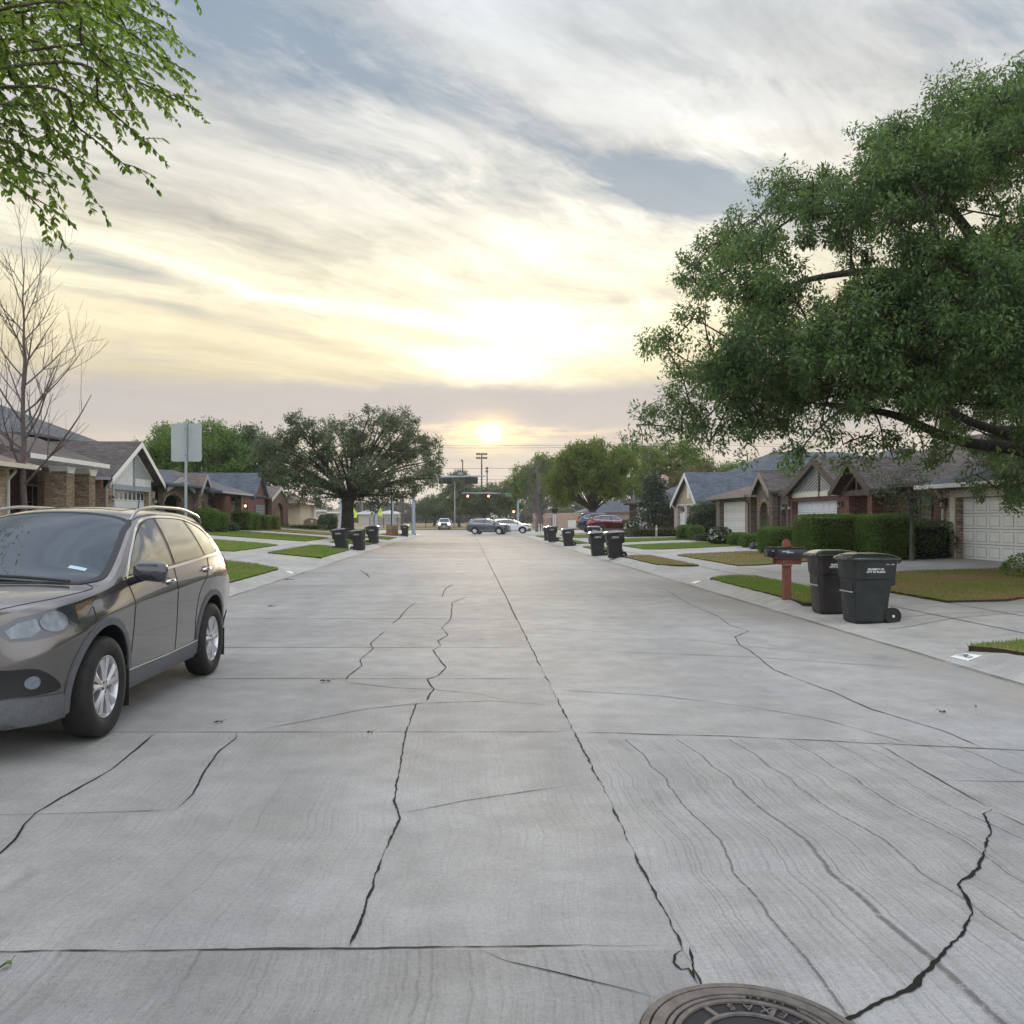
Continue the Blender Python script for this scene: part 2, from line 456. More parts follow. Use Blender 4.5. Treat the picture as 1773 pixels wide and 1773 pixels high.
# ------------------------------------------------------------------ concrete
def conc_fn(tint, grooves):
    def fn(nt, b):
        c = coord(nt, 'Object'); x, y, z = sep(nt, c)
        big = noise(nt, c, 0.35, 5, 0.6); med = noise(nt, c, 2.6, 6, 0.65)
        fine = noise(nt, c, 45, 4, 0.75); grit = noise(nt, c, 260, 2, 0.8)
        v = big.step(.25, .75, .86, 1.12) * med.step(.3, .7, .86, 1.11) * fine.step(.25, .75, .86, 1.13) * grit.step(.25, .75, .70, 1.28)
        h = fine * 0.5 + grit * 0.7
        col = mix(nt, noise(nt, c, 0.6, 4, 0.6).step(.3, .7), tuple(q * .97 for q in tint), (tint[0] * 1.03, tint[1] * 1.0, tint[2] * .95))
        spk = noise(nt, c, 95, 1, .5); v = v * spk.step(.66, .74, 1.0, .62) * spk.step(.30, .24, 1.0, 1.25)
        if grooves:
            tone = attr(nt, 'tone'); gv = attr(nt, 'groove'); ph = attr(nt, 'phase')
            # the broom wandered as it was drawn along the slab
            w1 = noise(nt, comb(nt, ph * 9.0, y * 0.55 + ph * 31.0), 1.0, 2, 0.5)
            w2 = noise(nt, comb(nt, ph * 5.0 + 4.0, y * 1.9), 1.0, 3, 0.6)
            jog = (y * 0.62 + ph * 3.0).m('SINE').step(.72, 1.0) 
            fan = x * (1.0 + (y - 4.5) * 0.018)
            u = fan + (w1 - .5) * 0.34 + (w2 - .5) * 0.10 - jog * 0.05
            def lines(freq, width, wob, off, pw):
                q = u * freq + (noise(nt, comb(nt, u * .8 + off, y * .10 + off), 1.0, 2, .5) - .5) * wob + off
                r_ = white(nt, q.m('FLOOR') + ph * 57.0)
                return ((q.m('FRACT') - .5).abs()).step(width * .5, 0.0) * r_.m('POWER', pw)
            gm = noise(nt, comb(nt, x * 0.6, y * 0.45), 1.3, 3).step(.36, .60, .25, 1.0)
            brk = noise(nt, c, 26, 3, .7).step(.34, .52, .35, 1.0)
            l1 = lines(5.2, .12, 3.0, 2.3, 2.2); l2 = lines(23.0, .34, 4.0, 7.7, 1.6); l3 = noise(nt, comb(nt, u * 85.0, y * 0.5 + 3.0), 1.0, 2, 0.6).step(.48, .66)
            dark = ((l1 * gv * gv * 0.62 + l2 * 0.34 * gm + l3 * 0.17) * gv * brk).m('MINIMUM', .62)
            v = v * tone * (1.0 - dark)
            # brown tint towards the far end, grime along the gutters
            far = y.step(14.0, 70.0); 
            gut = ((x - 0.25).abs()).step(3.9, 5.0)
            brown_mix = (far * 0.7 + gut * med.step(.35, .6) * 0.8).clamp()
            col = mix(nt, brown_mix, col, (tint[0] * .90, tint[1] * .80, tint[2] * .68))
            tp = ((x - .79) * 3.35).m('COSINE').step(-.2, 1.0) * noise(nt, comb(nt, x * .8, y * .12), 1.0, 4, .6).step(.35, .7)
            v = v * (1.0 - tp * .09)
            st = noise(nt, comb(nt, x * 1.2, y * 0.5), 1.0, 6, 0.7)
            v = v * st.step(.58, .72, 1.0, .80)
            oil = noise(nt, comb(nt, x * 2.2, y * .9 + 5.0), 1.0, 3, .5).step(.68, .78, 1.0, .72)
            v = v * oil
            h = h - dark * 5.0
        else:
            st = noise(nt, c, 0.9, 6, 0.7); v = v * st.step(.60, .75, 1.0, .84)
        link(nt, mix(nt, 1.0, col, comb(nt, v, v, v), 'MULTIPLY'), b, 'Base Color')
        link(nt, bump(nt, h, 0.35, 0.006), b, 'Normal')
    return fn
M_ROAD = mat('road_concrete', (.40, .40, .40), 0.75, spec=0.35, fn=conc_fn((.302, .301, .300), True))
M_CONC = mat('walk_concrete', (.46, .45, .43), 0.8, spec=0.3, fn=conc_fn((.365, .358, .342), False))
M_DARK = mat('crack_tar', (.008, .0075, .0075), 0.85, spec=0.2, var=.5, vscale=30)
M_JOINT = mat('joint_dirt', (.03, .028, .025), 0.9, spec=0.2, var=.5, vscale=20)
M_SOIL = mat('soil', (.05, .037, .027), 0.95, spec=0.1, var=.5, vscale=9, bumpk=.6, bscale=60)

# ground to the horizon
def asph(nt, b):
    c = coord(nt, 'Object'); n = noise(nt, c, .08, 6, .65); n2 = noise(nt, c, 1.2, 5, .7)
    link(nt, mix(nt, n.step(.4, .6), mix(nt, n2, (.045, .06, .022), (.10, .11, .045)), (.12, .10, .065)), b, 'Base Color')
g = MB(); g.add([(-3000, -400, -.95), (3000, -400, -.95), (3000, 4500, -.95), (-3000, 4500, -.95)], [(0, 1, 2, 3)])
prop(g.build('ground', mat('far_ground', (.09, .1, .05), .95, fn=asph)), kind='structure')

# the street, slab by slab
JX = 0.79
JL = [-14, -8, -3.2, -0.3, 3.30, 6.66, 8.86, 11.0, 14.2, 17.1, 21.2, 26, 31, 36, 42, 48, 54, 60, 66, 72, 78, 84, 89]
JR = [-14, -8, -3.2, -0.3, 6.45, 10.7, 14.0, 18.5, 23, 28, 33, 38, 44, 50, 56, 62, 68, 74, 80, 89]
V, Q, tone, grv, phs = [], [], [], [], []
def slab(x0, x1, y0, y1, tn, gr, ph):
    n = max(1, int((y1 - y0) / 4)); ys = np.linspace(y0, y1, n + 1)
    for a, b in zip(ys[:-1], ys[1:]):
        k = len(V)
        V.extend([(x0, a, road_z(a)), (x1, a, road_z(a)), (x1, b, road_z(b)), (x0, b, road_z(b))])
        Q.append((k, k + 1, k + 2, k + 3)); tone.append(tn); grv.append(gr); phs.append(ph)
rr = random.Random(3)
for i, (a, b) in enumerate(zip(JL[:-1], JL[1:])):
    tn = rr.uniform(.88, 1.04); gr = rr.uniform(.14, .34)
    if b == 3.30: tn, gr = .84, .75
    if a == 3.30: tn, gr = .95, .42
    slab(GL, JX, a, b, tn, gr, rr.random())
for i, (a, b) in enumerate(zip(JR[:-1], JR[1:])):
    tn = rr.uniform(.92, 1.06); gr = rr.uniform(.16, .30)
    if b == 6.45: tn, gr = 1.02, 1.15
    slab(JX, GR, a, b, tn, gr, rr.random())
st = mesh_np('street', np.array(V), np.array(Q), M_ROAD, face_attr={'tone': tone, 'groove': grv, 'phase': phs})
prop(st, kind='structure')

# cross street (wide arterial) and the far verge
M_ART = mat('arterial_concrete', (.40, .37, .34), .8, spec=.3, fn=conc_fn((.37, .345, .315), False))
a = MB(); ys = [89, 100, 112, 125, 138, 151]
for y0, y1 in zip(ys[:-1], ys[1:]):
    a.add([(-260, y0, road_z(y0)), (260, y0, road_z(y0)), (260, y1, road_z(y1)), (-260, y1, road_z(y1))], [(0, 1, 2, 3)])
prop(a.build('cross_street', M_ART), kind='structure')
M_PAINT = mat('road_paint', (.70, .69, .66), .7, var=.15, vscale=6)
p = MB()
for x0, x1, y0, y1 in ((-5.5, -4.9, 91.5, 96), (-9, 12, 99.0, 99.4), (-6, -1.4, 141.5, 142.6), (.5, 3.0, 141.5, 142.6), (-14, -7.5, 141.5, 142.6)):
    z = road_z((y0 + y1) / 2) + .012
    p.add([(x0, y0, road_z(y0) + .012), (x1, y0, road_z(y0) + .012), (x1, y1, road_z(y1) + .012), (x0, y1, road_z(y1) + .012)], [(0, 1, 2, 3)])
prop(p.build('road_markings', M_PAINT), kind='structure')

# lots: concrete base on both sides, rising from the kerb
def lot_sheet(name, xs, ys, m):
    V, Q = [], []
    for y in ys:
        for x in xs: V.append((x, y, lot_z(x, y) - .012))
    n = len(xs)
    for j in range(len(ys) - 1):
        for i in range(n - 1): Q.append((j * n + i, j * n + i + 1, (j + 1) * n + i + 1, (j + 1) * n + i))
    o = mesh_np(name, np.array(V), np.array(Q), m); prop(o, kind='structure'); return o
YS = list(np.arange(-16, 90, 2.0))
def apron_sheet(side):
    """sidewalk and driveways; the driveways dip to the street where the kerb is cut"""
    xs = [5.85, 6.2, 6.6, 7.0, 8.0, 10, 12, 14, 16.5, 46] if side > 0 else [-46, -30, -22, -17, -14, -11, -8.6, -7.5, -6.8, -6.1, -5.3]
    ys = np.arange(-16, 89.1, .5); V, Q = [], []
    for y in ys:
        for x in xs:
            k = kerb_k(side, y); d = (x - 5.85) if side > 0 else (-5.3 - x)
            V.append((x, y, lot_z(x, y) - (1 - k) * .125 * (1 - sm(0, 1.5, d)) - .004))
    n = len(xs)
    for j in range(len(ys) - 1):
        for i in range(n - 1): Q.append((j * n + i, j * n + i + 1, (j + 1) * n + i + 1, (j + 1) * n + i))
    prop(mesh_np('driveways_and_sidewalk', np.array(V), np.array(Q), M_CONC), kind='structure')
apron_sheet(1); apron_sheet(-1)

# rolled kerbs
def kerb(side):
    prof = [(0, .0), (.06, .006), (.20, .03), (.36, .095), (.48, .125), (.60 if side > 0 else .55, .13)]
    ys = np.arange(-16, 89.1, .33); V, Q = [], []
    for y in ys:
        k = kerb_k(side, y)
        for dx, z in prof:
            x = GR + dx if side > 0 else GL - dx
            V.append((x, y, road_z(y) + .003 + z * (k if z > .02 else 1)))
    n = len(prof)
    for j in range(len(ys) - 1):
        for i in range(n - 1):
            q = (j * n + i, j * n + i + 1, (j + 1) * n + i + 1, (j + 1) * n + i)
            Q.append(q if side > 0 else q[::-1])
    o = mesh_np('kerb', np.array(V), np.array(Q), M_CONC, smooth=True); prop(o, kind='structure')
kerb(1); kerb(-1)

# joints and cracks
def ribbon(mb, pts, w, z=.004, jag=.35, sub=.05, taper=True):
    """irregular dark line along ground points [(x,y)]"""
    w *= .82; P = [Vector((x, y, 0)) for x, y in pts]; out = []
    for a, b in zip(P[:-1], P[1:]):
        n = max(1, int((b - a).length / sub)); n = min(n, 400)
        for i in range(n): out.append(a.lerp(b, i / n))
    out.append(P[-1]); L, Rr = [], []; N = len(out); rw = ro = 0.0
    for i, p in enumerate(out):
        t = (out[min(i + 1, N - 1)] - out[max(0, i - 1)]); t.normalize(); nrm = Vector((-t.y, t.x, 0))
        e = min(1, (i + .3) / 4, (N - i - .7) / 4) if taper else 1
        rw = rw * .8 + random.uniform(-1, 1) * .42; ro = ro * .72 + random.uniform(-1, 1) * .5
        ww = w * e * max(.15, .8 + jag * 1.5 * rw)
        off = ro * w * jag * 1.3
        zz = road_z(p.y) + z
        c = p + nrm * off
        L.append((c.x + nrm.x * ww / 2, c.y + nrm.y * ww / 2, zz)); Rr.append((c.x - nrm.x * ww / 2, c.y - nrm.y * ww / 2, zz))
    mb.add(L + Rr, [(i, N + i, N + i + 1, i + 1) for i in range(N - 1)])
def px(*pp): return [gp(a, b)[:2] for a, b in pp]
J = MB(); C = MB()
ribbon(J, [(JX, 3.05), (JX + .01, 6), (JX, 9), (JX, 14)], .013, jag=.8, sub=.03, taper=False)
ribbon(J, [(JX, 14), (JX, 30), (JX, 60), (JX + .02, 89)], .026, jag=.3, sub=.5, taper=False)
ribbon(J, [(GL, 6.66), (-2, 6.66), (JX, 6.67)], .012, jag=.3)
ribbon(J, [(-3, 3.28), (-1.2, 3.29), (JX, 3.33)], .014, jag=.7)
ribbon(J, px((990, 1268), (1250, 1275), (1500, 1287), (1773, 1300)) + [(5.25, 6.0)], .018, jag=.5)
for y in (8.86, 11.0, 14.2, 18.8, 21.2, 26, 31, 36, 42, 48): ribbon(J, [(GL, y), (-2, y + .03), (JX, y + .02)], .016 + y * .0006, jag=.4, sub=.15)
for y in (18.5, 28, 38, 50): ribbon(J, [(JX, y), (3, y - .05), (GR, y - .3)], .016 + y * .0006, jag=.4, sub=.15)
ribbon(J, px((928, 1123), (1300, 1138)) + [(4.9, 9.4)], .014, jag=.4, sub=.1)
ribbon(J, px((900, 1085), (1100, 1098), (1300, 1120)) + [(4.9, 9.9)], .012, jag=.4, sub=.1)
ribbon(J, px((1634, 1352), (1773, 1354)) + [(4.5, 5.4)], .011, jag=.4)
ribbon(J, px((960, 1195), (1140, 1205), (1300, 1225), (1420, 1245), (1585, 1290)), .011, jag=.4)
ribbon(J, [(GR + .02, 2.0), (GR + .02, 30), (GR + .02, 89)], .02, jag=.5, sub=.3, z=.014)
ribbon(J, [(GL - .02, 2.0), (GL - .02, 30), (GL - .02, 89)], .02, jag=.5, sub=.3, z=.014)
big = px((605, 1640), (625, 1590), (650, 1520), (668, 1470), (692, 1420), (690, 1405), (682, 1388), (690, 1340), (702, 1270), (715, 1235), (722, 1218))
ribbon(C, big, .0145, jag=.45, sub=.02)
ribbon(C, px((738, 1214), (750, 1194), (740, 1176), (758, 1171), (773, 1156), (758, 1138), (750, 1126), (763, 1118), (758, 1110), (776, 1100),
             (765, 1087), (781, 1072), (783, 1044), (806, 1034)), .018, jag=.45, sub=.04)
ribbon(C, px((598, 1179), (603, 1171), (626, 1153), (623, 1143), (646, 1123), (641, 1115), (666, 1093)), .016, sub=.04)
ribbon(C, px((679, 1080), (690, 1072), (705, 1054), (720, 1044)), .024, sub=.05)
ribbon(C, px((765, 1034), (771, 1019), (786, 1011)), .026, sub=.06)
ribbon(C, px((634, 992), (640, 1000), (622, 985)), .03, sub=.06)
ribbon(C, px((692, 1410), (740, 1400), (800, 1388), (900, 1373), (1025, 1355)), .010)
ribbon(C, px((-40, 1500), (0, 1478), (25, 1455), (40, 1430), (62, 1408), (110, 1380), (190, 1335), (240, 1295), (266, 1272)), .015)
ribbon(C, px((-40, 1413), (0, 1412), (150, 1408), (305, 1403)), .009)
ribbon(C, px((305, 1403), (335, 1375), (355, 1335), (380, 1300), (408, 1280), (410, 1270)), .014)
ribbon(C, px((444, 1265), (558, 1243), (634, 1228), (731, 1218), (850, 1214), (966, 1222)), .011)
ribbon(C, px((598, 1179), (603, 1182), (679, 1191), (750, 1194), (831, 1202), (877, 1214)), .011)
ribbon(C, px((1440, 1785), (1469, 1766), (1512, 1743), (1578, 1713), (1634, 1650), (1665, 1619), (1682, 1583), (1672, 1553), (1660, 1533),
             (1690, 1507), (1705, 1474), (1715, 1434), (1705, 1411), (1716, 1401)), .0185, jag=.5, sub=.02)
ribbon(C, px((1716, 1401), (1634, 1355), (1528, 1293)), .010)
ribbon(C, px((1716, 1401), (1773, 1429), (1850, 1470)), .007)
ribbon(C, px((1151, 1019), (1177, 1037), (1207, 1052), (1243, 1067), (1263, 1082), (1296, 1093), (1273, 1103), (1281, 1118), (1300, 1128), (1340, 1160),
             (1391, 1180), (1446, 1200), (1507, 1228), (1634, 1266), (1705, 1296)), .013, jag=.5)
ribbon(C, px((827, 1644), (873, 1665), (954, 1683), (1060, 1709), (1135, 1728)), .013)
ribbon(C, px((1183, 1642), (1168, 1655), (1166, 1668), (1180, 1680), (1192, 1678), (1205, 1700)), .009, jag=.6, sub=.02)
ribbon(C, px((1195, 1640), (1205, 1705)), .012, jag=.6, sub=.02)
prop(J.build('pavement_joints', M_JOINT), kind='structure')
prop(C.build('pavement_cracks', M_DARK), kind='structure')
def line_on_lot(mb, pts, w=.018):
    P = []
    for (x0, y0), (x1, y1) in zip(pts[:-1], pts[1:]):
        for i in range(12): P.append((x0 + (x1 - x0) * i / 12, y0 + (y1 - y0) * i / 12))
    P.append(pts[-1]); L, Rr = [], []
    for i, (x, y) in enumerate(P):
        a = P[max(0, i - 1)]; b = P[min(len(P) - 1, i + 1)]; t = Vector((b[0] - a[0], b[1] - a[1])).normalized(); n = Vector((-t.y, t.x)) * w / 2
        side = 1 if x > 0 else -1; k = kerb_k(side, y); d = (x - 5.85) if side > 0 else (-5.3 - x)
        z = lot_z(x, y) - (1 - k) * .125 * (1 - sm(0, 1.5, d)) + .002
        L.append((x + n.x, y + n.y, z)); Rr.append((x - n.x, y - n.y, z))
    N = len(P); mb.add(L + Rr, [(i, N + i, N + i + 1, i + 1) for i in range(N - 1)])
J2 = MB()
for y0, y1 in ((12.6, 14.0), (13.6, 13.4)): line_on_lot(J2, [(5.9, y0), (8.0, (y0 + y1) / 2), (11, y1)], .014)
for a_, b_, *_ in DR: line_on_lot(J2, [(7.0, a_), (7.0, b_)]); line_on_lot(J2, [(8.0, a_), (8.0, b_)])
for a_, b_, *_ in DL: line_on_lot(J2, [(-7.5, a_), (-7.5, b_)]); line_on_lot(J2, [(-8.6, a_), (-8.6, b_)])
for y in np.arange(15, 60, 1.5): line_on_lot(J2, [(7.0, y), (8.0, y)], .012)
for y in np.arange(20, 60, 1.5): line_on_lot(J2, [(-7.5, y), (-8.6, y)], .012)
prop(J2.build('sidewalk_joints', M_JOINT), kind='structure')

# ------------------------------------------------------------------ lawns
def grass_col(nt, b, dry):
    c = coord(nt, 'Object'); n = noise(nt, c, .8, 5, .65); n2 = noise(nt, c, 9, 4, .7); n3 = noise(nt, c, 70, 3, .8)
    gcol = mix(nt, n2.step(.3, .7), (.095, .165, .028), (.165, .235, .05))
    dcol = mix(nt, n2.step(.3, .7), (.20, .165, .075), (.31, .255, .13))
    dr = (n * .6 + n2 * .4).step(.60 - dry * .36, .70 - dry * .36)
    soil = noise(nt, c, 2.2, 5, .7).step(.74 - dry * .22, .84 - dry * .22)
    f = n3.step(.2, .8, .55, 1.4)
    link(nt, mix(nt, 1.0, mix(nt, soil * dry, mix(nt, dr, gcol, dcol), (.12, .085, .055)), comb(nt, f, f, f), 'MULTIPLY'), b, 'Base Color')
    link(nt, bump(nt, n3 + n2 * .5, .8, .03), b, 'Normal')
M_GRASS = mat('lawn_green', (.08, .13, .03), .9, spec=.1, fn=lambda nt, b: grass_col(nt, b, .12))
M_DRY = mat('lawn_dry', (.2, .17, .08), .9, spec=.1, fn=lambda nt, b: grass_col(nt, b, .78))
M_PATCHY = mat('lawn_patchy', (.15, .14, .06), .9, spec=.1, fn=lambda nt, b: grass_col(nt, b, .8))
def blade_mat(name, c1, c2):
    def fn(nt, b):
        r = geo(nt, 'Random Per Island')
        link(nt, mix(nt, r, c1, c2), b, 'Base Color')
        b.inputs['Subsurface Weight'].default_value = 0
        t = nt.nodes.new('ShaderNodeBsdfTranslucent'); link(nt, mix(nt, r, tuple(q * 1.4 for q in c1), tuple(q * 1.4 for q in c2)), t, 'Color')
        ms = nt.nodes.new('ShaderNodeMixShader'); ms.inputs[0].default_value = .4
        nt.links.new(b.outputs[0], ms.inputs[1]); nt.links.new(t.outputs[0], ms.inputs[2])
        nt.links.new(ms.outputs[0], nt.nodes['Material Output'].inputs[0])
    return mat(name, c1, .7, spec=.2, fn=fn)
M_BLADE = blade_mat('grass_blade_green', (.11, .19, .025), (.22, .31, .065))
M_BLADE_DRY = blade_mat('grass_blade_dry', (.22, .16, .08), (.37, .28, .155))
def in_poly(x, y, poly):
    r = np.zeros(len(x), bool); n = len(poly); j = n - 1
    for i in range(n):
        xi, yi = poly[i]; xj, yj = poly[j]
        with np.errstate(divide='ignore', invalid='ignore'):
            c = ((yi > y) != (yj > y)) & (x < (xj - xi) * (y - yi) / (yj - yi + 1e-12) + xi)
        r ^= c; j = i
    return r
LOTZ = np.vectorize(lot_z); LZ = np.vectorize(lz)
def fine_poly(poly, step=.25):
    out = []
    for (a, b), (c, d) in zip(poly, poly[1:] + poly[:1]):
        n = max(1, int(math.hypot(c - a, d - b) / step))
        for i in range(n):
            q = i / n; out.append((a + (c - a) * q + random.uniform(-.02, .02), b + (d - b) * q + random.uniform(-.02, .02)))
    return out
def lawn(poly, m, dry=0.0, dens=900, hgt=.05, lift=.028, bl=True):
    fp = fine_poly(poly); bm = bmesh.new()
    vs = [bm.verts.new((x, y, 0)) for x, y in fp]; f = bm.faces.new(vs)
    bmesh.ops.triangulate(bm, faces=[f])
    lo_x, hi_x = min(q[0] for q in poly), max(q[0] for q in poly)
    for s_ in np.arange(math.floor(lo_x), hi_x, 1.5):
        bmesh.ops.bisect_plane(bm, geom=bm.verts[:] + bm.edges[:] + bm.faces[:], plane_co=(s_, 0, 0), plane_no=(1, 0, 0))
    lo_y, hi_y = min(q[1] for q in poly), max(q[1] for q in poly)
    for s_ in np.arange(math.floor(lo_y), hi_y, 1.5):
        bmesh.ops.bisect_plane(bm, geom=bm.verts[:] + bm.edges[:] + bm.faces[:], plane_co=(0, s_, 0), plane_no=(0, 1, 0))
    bm.faces.ensure_lookup_table()
    for v in bm.verts: v.co.z = min(lot_z(v.co.x, v.co.y), lz(v.co.x, v.co.y) + .035) + lift
    be = [e for e in bm.edges if e.is_boundary]
    r = bmesh.ops.extrude_edge_only(bm, edges=be)
    for v in [q for q in r['geom'] if isinstance(q, bmesh.types.BMVert)]: v.co.z = lz(v.co.x, v.co.y) - .02
    for fc in [q for q in r['geom'] if isinstance(q, bmesh.types.BMFace)]: fc.material_index = 1
    bmesh.ops.recalc_face_normals(bm, faces=bm.faces)
    me = bpy.data.meshes.new('lawn'); bm.to_mesh(me); bm.free()
    me.materials.append(m); me.materials.append(M_SOIL)
    o = bpy.data.objects.new('lawn', me); COL.objects.link(o); prop(o, kind='structure')
    if bl:
        A = abs(sum(a * d_ - c * b for (a, b), (c, d_) in zip(poly, poly[1:] + poly[:1]))) / 2
        GRASS.append((poly, dens, hgt, dry, lift, A))
GRASS = []
def grow_grass():
    Vs, Vd = [], []
    for poly, dens, hgt, dry, lift, A in GRASS:
        n = int(A * dens); P = np.array(poly)
        lo, hi = P.min(0), P.max(0); box = (hi - lo).prod()
        k = int(n * box / max(A, .01)); x = RNG.uniform(lo[0], hi[0], k); y = RNG.uniform(lo[1], hi[1], k)
        s_ = in_poly(x, y, poly); x, y = x[s_], y[s_]
        z = np.minimum(LOTZ(x, y), LZ(x, y) + .035) + lift - .01 if len(x) else x
        n = len(x); q = RNG.uniform(0, 6.28, n); h = hgt * RNG.uniform(.4, 1.3, n); w = (.004 + y * .00022) * RNG.uniform(.7, 1.4, n)
        lean = RNG.uniform(.1, .9, n) * h; q2 = RNG.uniform(0, 6.28, n)
        a = np.stack([x - np.cos(q) * w, y - np.sin(q) * w, z], 1); b = np.stack([x + np.cos(q) * w, y + np.sin(q) * w, z], 1)
        t = np.stack([x + np.cos(q2) * lean, y + np.sin(q2) * lean, z + h], 1)
        tri = np.stack([a, b, t], 1)
        d_ = (np.sin(x * 2.1 + y * .7) * .4 + np.sin(y * 1.7 - x * 1.1 + 2) * .4 + np.sin(x * 5.1 + y * 4.3) * .3) * .55 + RNG.uniform(0, 1, n) < dry
        Vd.append(tri[d_]); Vs.append(tri[~d_])
    for nm, L, m in (('grass', Vs, M_BLADE), ('dry_grass', Vd, M_BLADE_DRY)):
        T = np.concatenate(L).reshape(-1, 3); Qi = np.arange(len(T)).reshape(-1, 3)
        prop(mesh_np(nm, T, Qi, m), kind='stuff')
# right-hand side
lawn([(5.9, -4), (7.0, -4), (7.0, 10.4), (6.6, 10.6), (6.1, 10.6), (5.72, 10.3), (5.9, 9.6)], M_PATCHY, .25, 1500, .05)
lawn([(5.78, 15.5), (6.4, 15.35), (7.0, 15.2), (7.0, 21.8), (6.5, 22.2), (5.85, 21.6), (5.8, 19)], M_GRASS, .12, 1800, .055)
lawn([(5.95, 28.2), (6.5, 27.5), (7.0, 27.2), (7.0, 34.2), (6.4, 34.6), (5.9, 34.2)], M_DRY, .75, 700, .045)
lawn([(5.9, 40.4), (7.0, 40.2), (7.0, 46.0), (5.9, 45.8)], M_GRASS, .2, 600, .05)
lawn([(5.9, 52.2), (7.0, 52.0), (7.0, 59.0), (5.9, 58.8)], M_GRASS, .2, 400, .05)
lawn([(5.9, 65.8), (7.0, 65.6), (7.0, 77.6), (5.9, 77.6)], M_GRASS, .2, 200, .05)
lawn([(8.0, 15.0), (9.0, 15.0), (10.2, 15.9), (12, 16.8), (15.2, 17.7), (15.2, 22.4), (11, 22.2), (9, 21.6), (8.0, 20.8)], M_PATCHY, .62, 1700, .05, .035)
lawn([(8.0, -4), (15.2, -4), (15.2, 10.2), (11, 10.2), (8.3, 10.0), (8, 9.4)], M_PATCHY, .3, 200, .05)
lawn([(8.0, 26.7), (8.6, 26.6), (11, 28.2), (13, 28.6), (15.1, 28.7), (15.1, 36.6), (11, 35.8), (8.6, 34.9), (8.0, 34.2)], M_DRY, .72, 420, .045)
lawn([(8.05, 41.0), (8.8, 40.4), (12, 42.0), (15.1, 42.6), (15.1, 48.4), (11, 48.0), (8.6, 46.9), (8.0, 46.2)], M_GRASS, .06, 420, .05)
lawn([(8.0, 52.6), (8.8, 52.0), (12, 54.0), (15.1, 54.6), (15.1, 59.6), (8.0, 59.2)], M_GRASS, .1, 250, .05)
lawn([(8.0, 66.0), (15.1, 66.6), (15.1, 78), (8.0, 77.6)], M_GRASS, .3, 100, .05)
# left-hand side
lawn([(-5.34, -6), (-5.34, 25.6), (-5.5, 26.0), (-6.4, 27.0), (-7.5, 27.6), (-7.5, -6)], M_GRASS, .05, 700, .06)
lawn([(-5.36, 33.2), (-6.4, 33.4), (-7.5, 33.9), (-7.5, 43.6), (-7.0, 44.2), (-6.2, 43.2), (-5.4, 41.4)], M_GRASS, .08, 650, .05)
lawn([(-5.36, 49.0), (-7.5, 49.2), (-7.5, 56.2), (-5.4, 55.8)], M_GRASS, .08, 400, .05)
lawn([(-5.36, 62.6), (-7.5, 62.6), (-7.5, 70), (-5.4, 69.6)], M_GRASS, .25, 250, .05)
lawn([(-5.36, 76), (-7.5, 76), (-7.5, 86), (-5.4, 86)], M_DRY, .5, 150, .05)
lawn([(-8.6, -6), (-16.7, -6), (-16.7, 26.8), (-9.4, 26.6), (-8.6, 26)], M_GRASS, .05, 120, .05)
lawn([(-8.6, 33.4), (-9.2, 32.8), (-12, 32.6), (-16.7, 32.6), (-16.7, 42.0), (-11, 42.0), (-9.3, 41.8), (-8.6, 41.0)], M_GRASS, .05, 420, .05)
lawn([(-8.6, 48.0), (-9.4, 47.9), (-12, 47.8), (-16.7, 47.8), (-16.7, 57.4), (-11, 57.2), (-9.2, 56.8), (-8.6, 56)], M_GRASS, .05, 350, .05)
lawn([(-8.6, 62.8), (-16.7, 62.6), (-16.7, 70.6), (-8.6, 70.2)], M_DRY, .55, 250, .05)
lawn([(-8.6, 75.4), (-16.7, 75.4), (-16.7, 88), (-8.6, 88)], M_DRY, .4, 120, .05)
# verge across the arterial
v = MB()
v.add([(-260, 151, -.2), (260, 151, -.2), (260, 156, -.05), (-260, 156, -.05), (260, 420, .15), (-260, 420, .15)], [(0, 1, 2, 3), (3, 2, 4, 5)])
prop(v.build('park_grass', M_PATCHY), kind='structure')
grow_grass()
# ------------------------------------------------------------------ houses
B_TAN = brick_mat('tan_brick', (.20, .135, .085), (.30, .21, .135), (.30, .26, .21), 1.25)
B_STONE = brick_mat('mottled_stone', (.16, .11, .072), (.26, .19, .13), (.24, .21, .17), 1.7, .5)
B_GREY = brick_mat('grey_brown_brick', (.10, .078, .064), (.165, .13, .105), (.18, .155, .13), 1.1)
B_RED = brick_mat('red_brick', (.125, .050, .038), (.18, .072, .05), (.17, .13, .11), 1.1)
B_DARK = brick_mat('dark_red_brick', (.085, .040, .032), (.125, .062, .046), (.12, .095, .085), 1.1)
B_PALE = brick_mat('pale_red_brick', (.30, .19, .145), (.42, .31, .25), (.48, .44, .39), 1.1, .5)
B_BUFF = brick_mat('buff_brick', (.36, .26, .17), (.46, .35, .25), (.45, .40, .33), 1.1)
S_GREY = shingle_mat('grey_shingles', (.085, .090, .100), (.135, .14, .15))
S_BLUE = shingle_mat('slate_blue_shingles', (.070, .085, .105), (.105, .12, .145))
S_BROWN = shingle_mat('brown_shingles', (.125, .095, .078), (.18, .145, .12))
S_DARK = shingle_mat('dark_shingles', (.075, .062, .058), (.115, .10, .095))
S_TAN = shingle_mat('tan_shingles', (.22, .16, .12), (.29, .22, .17))
P_WHITE = mat('white_trim_paint', (.64, .63, .62), .55, var=.06, vscale=4)
P_CREAM = mat('cream_trim_paint', (.60, .55, .46), .6, var=.08, vscale=4)
P_BROWN = mat('dark_brown_trim', (.070, .050, .042), .6, var=.2, vscale=5)
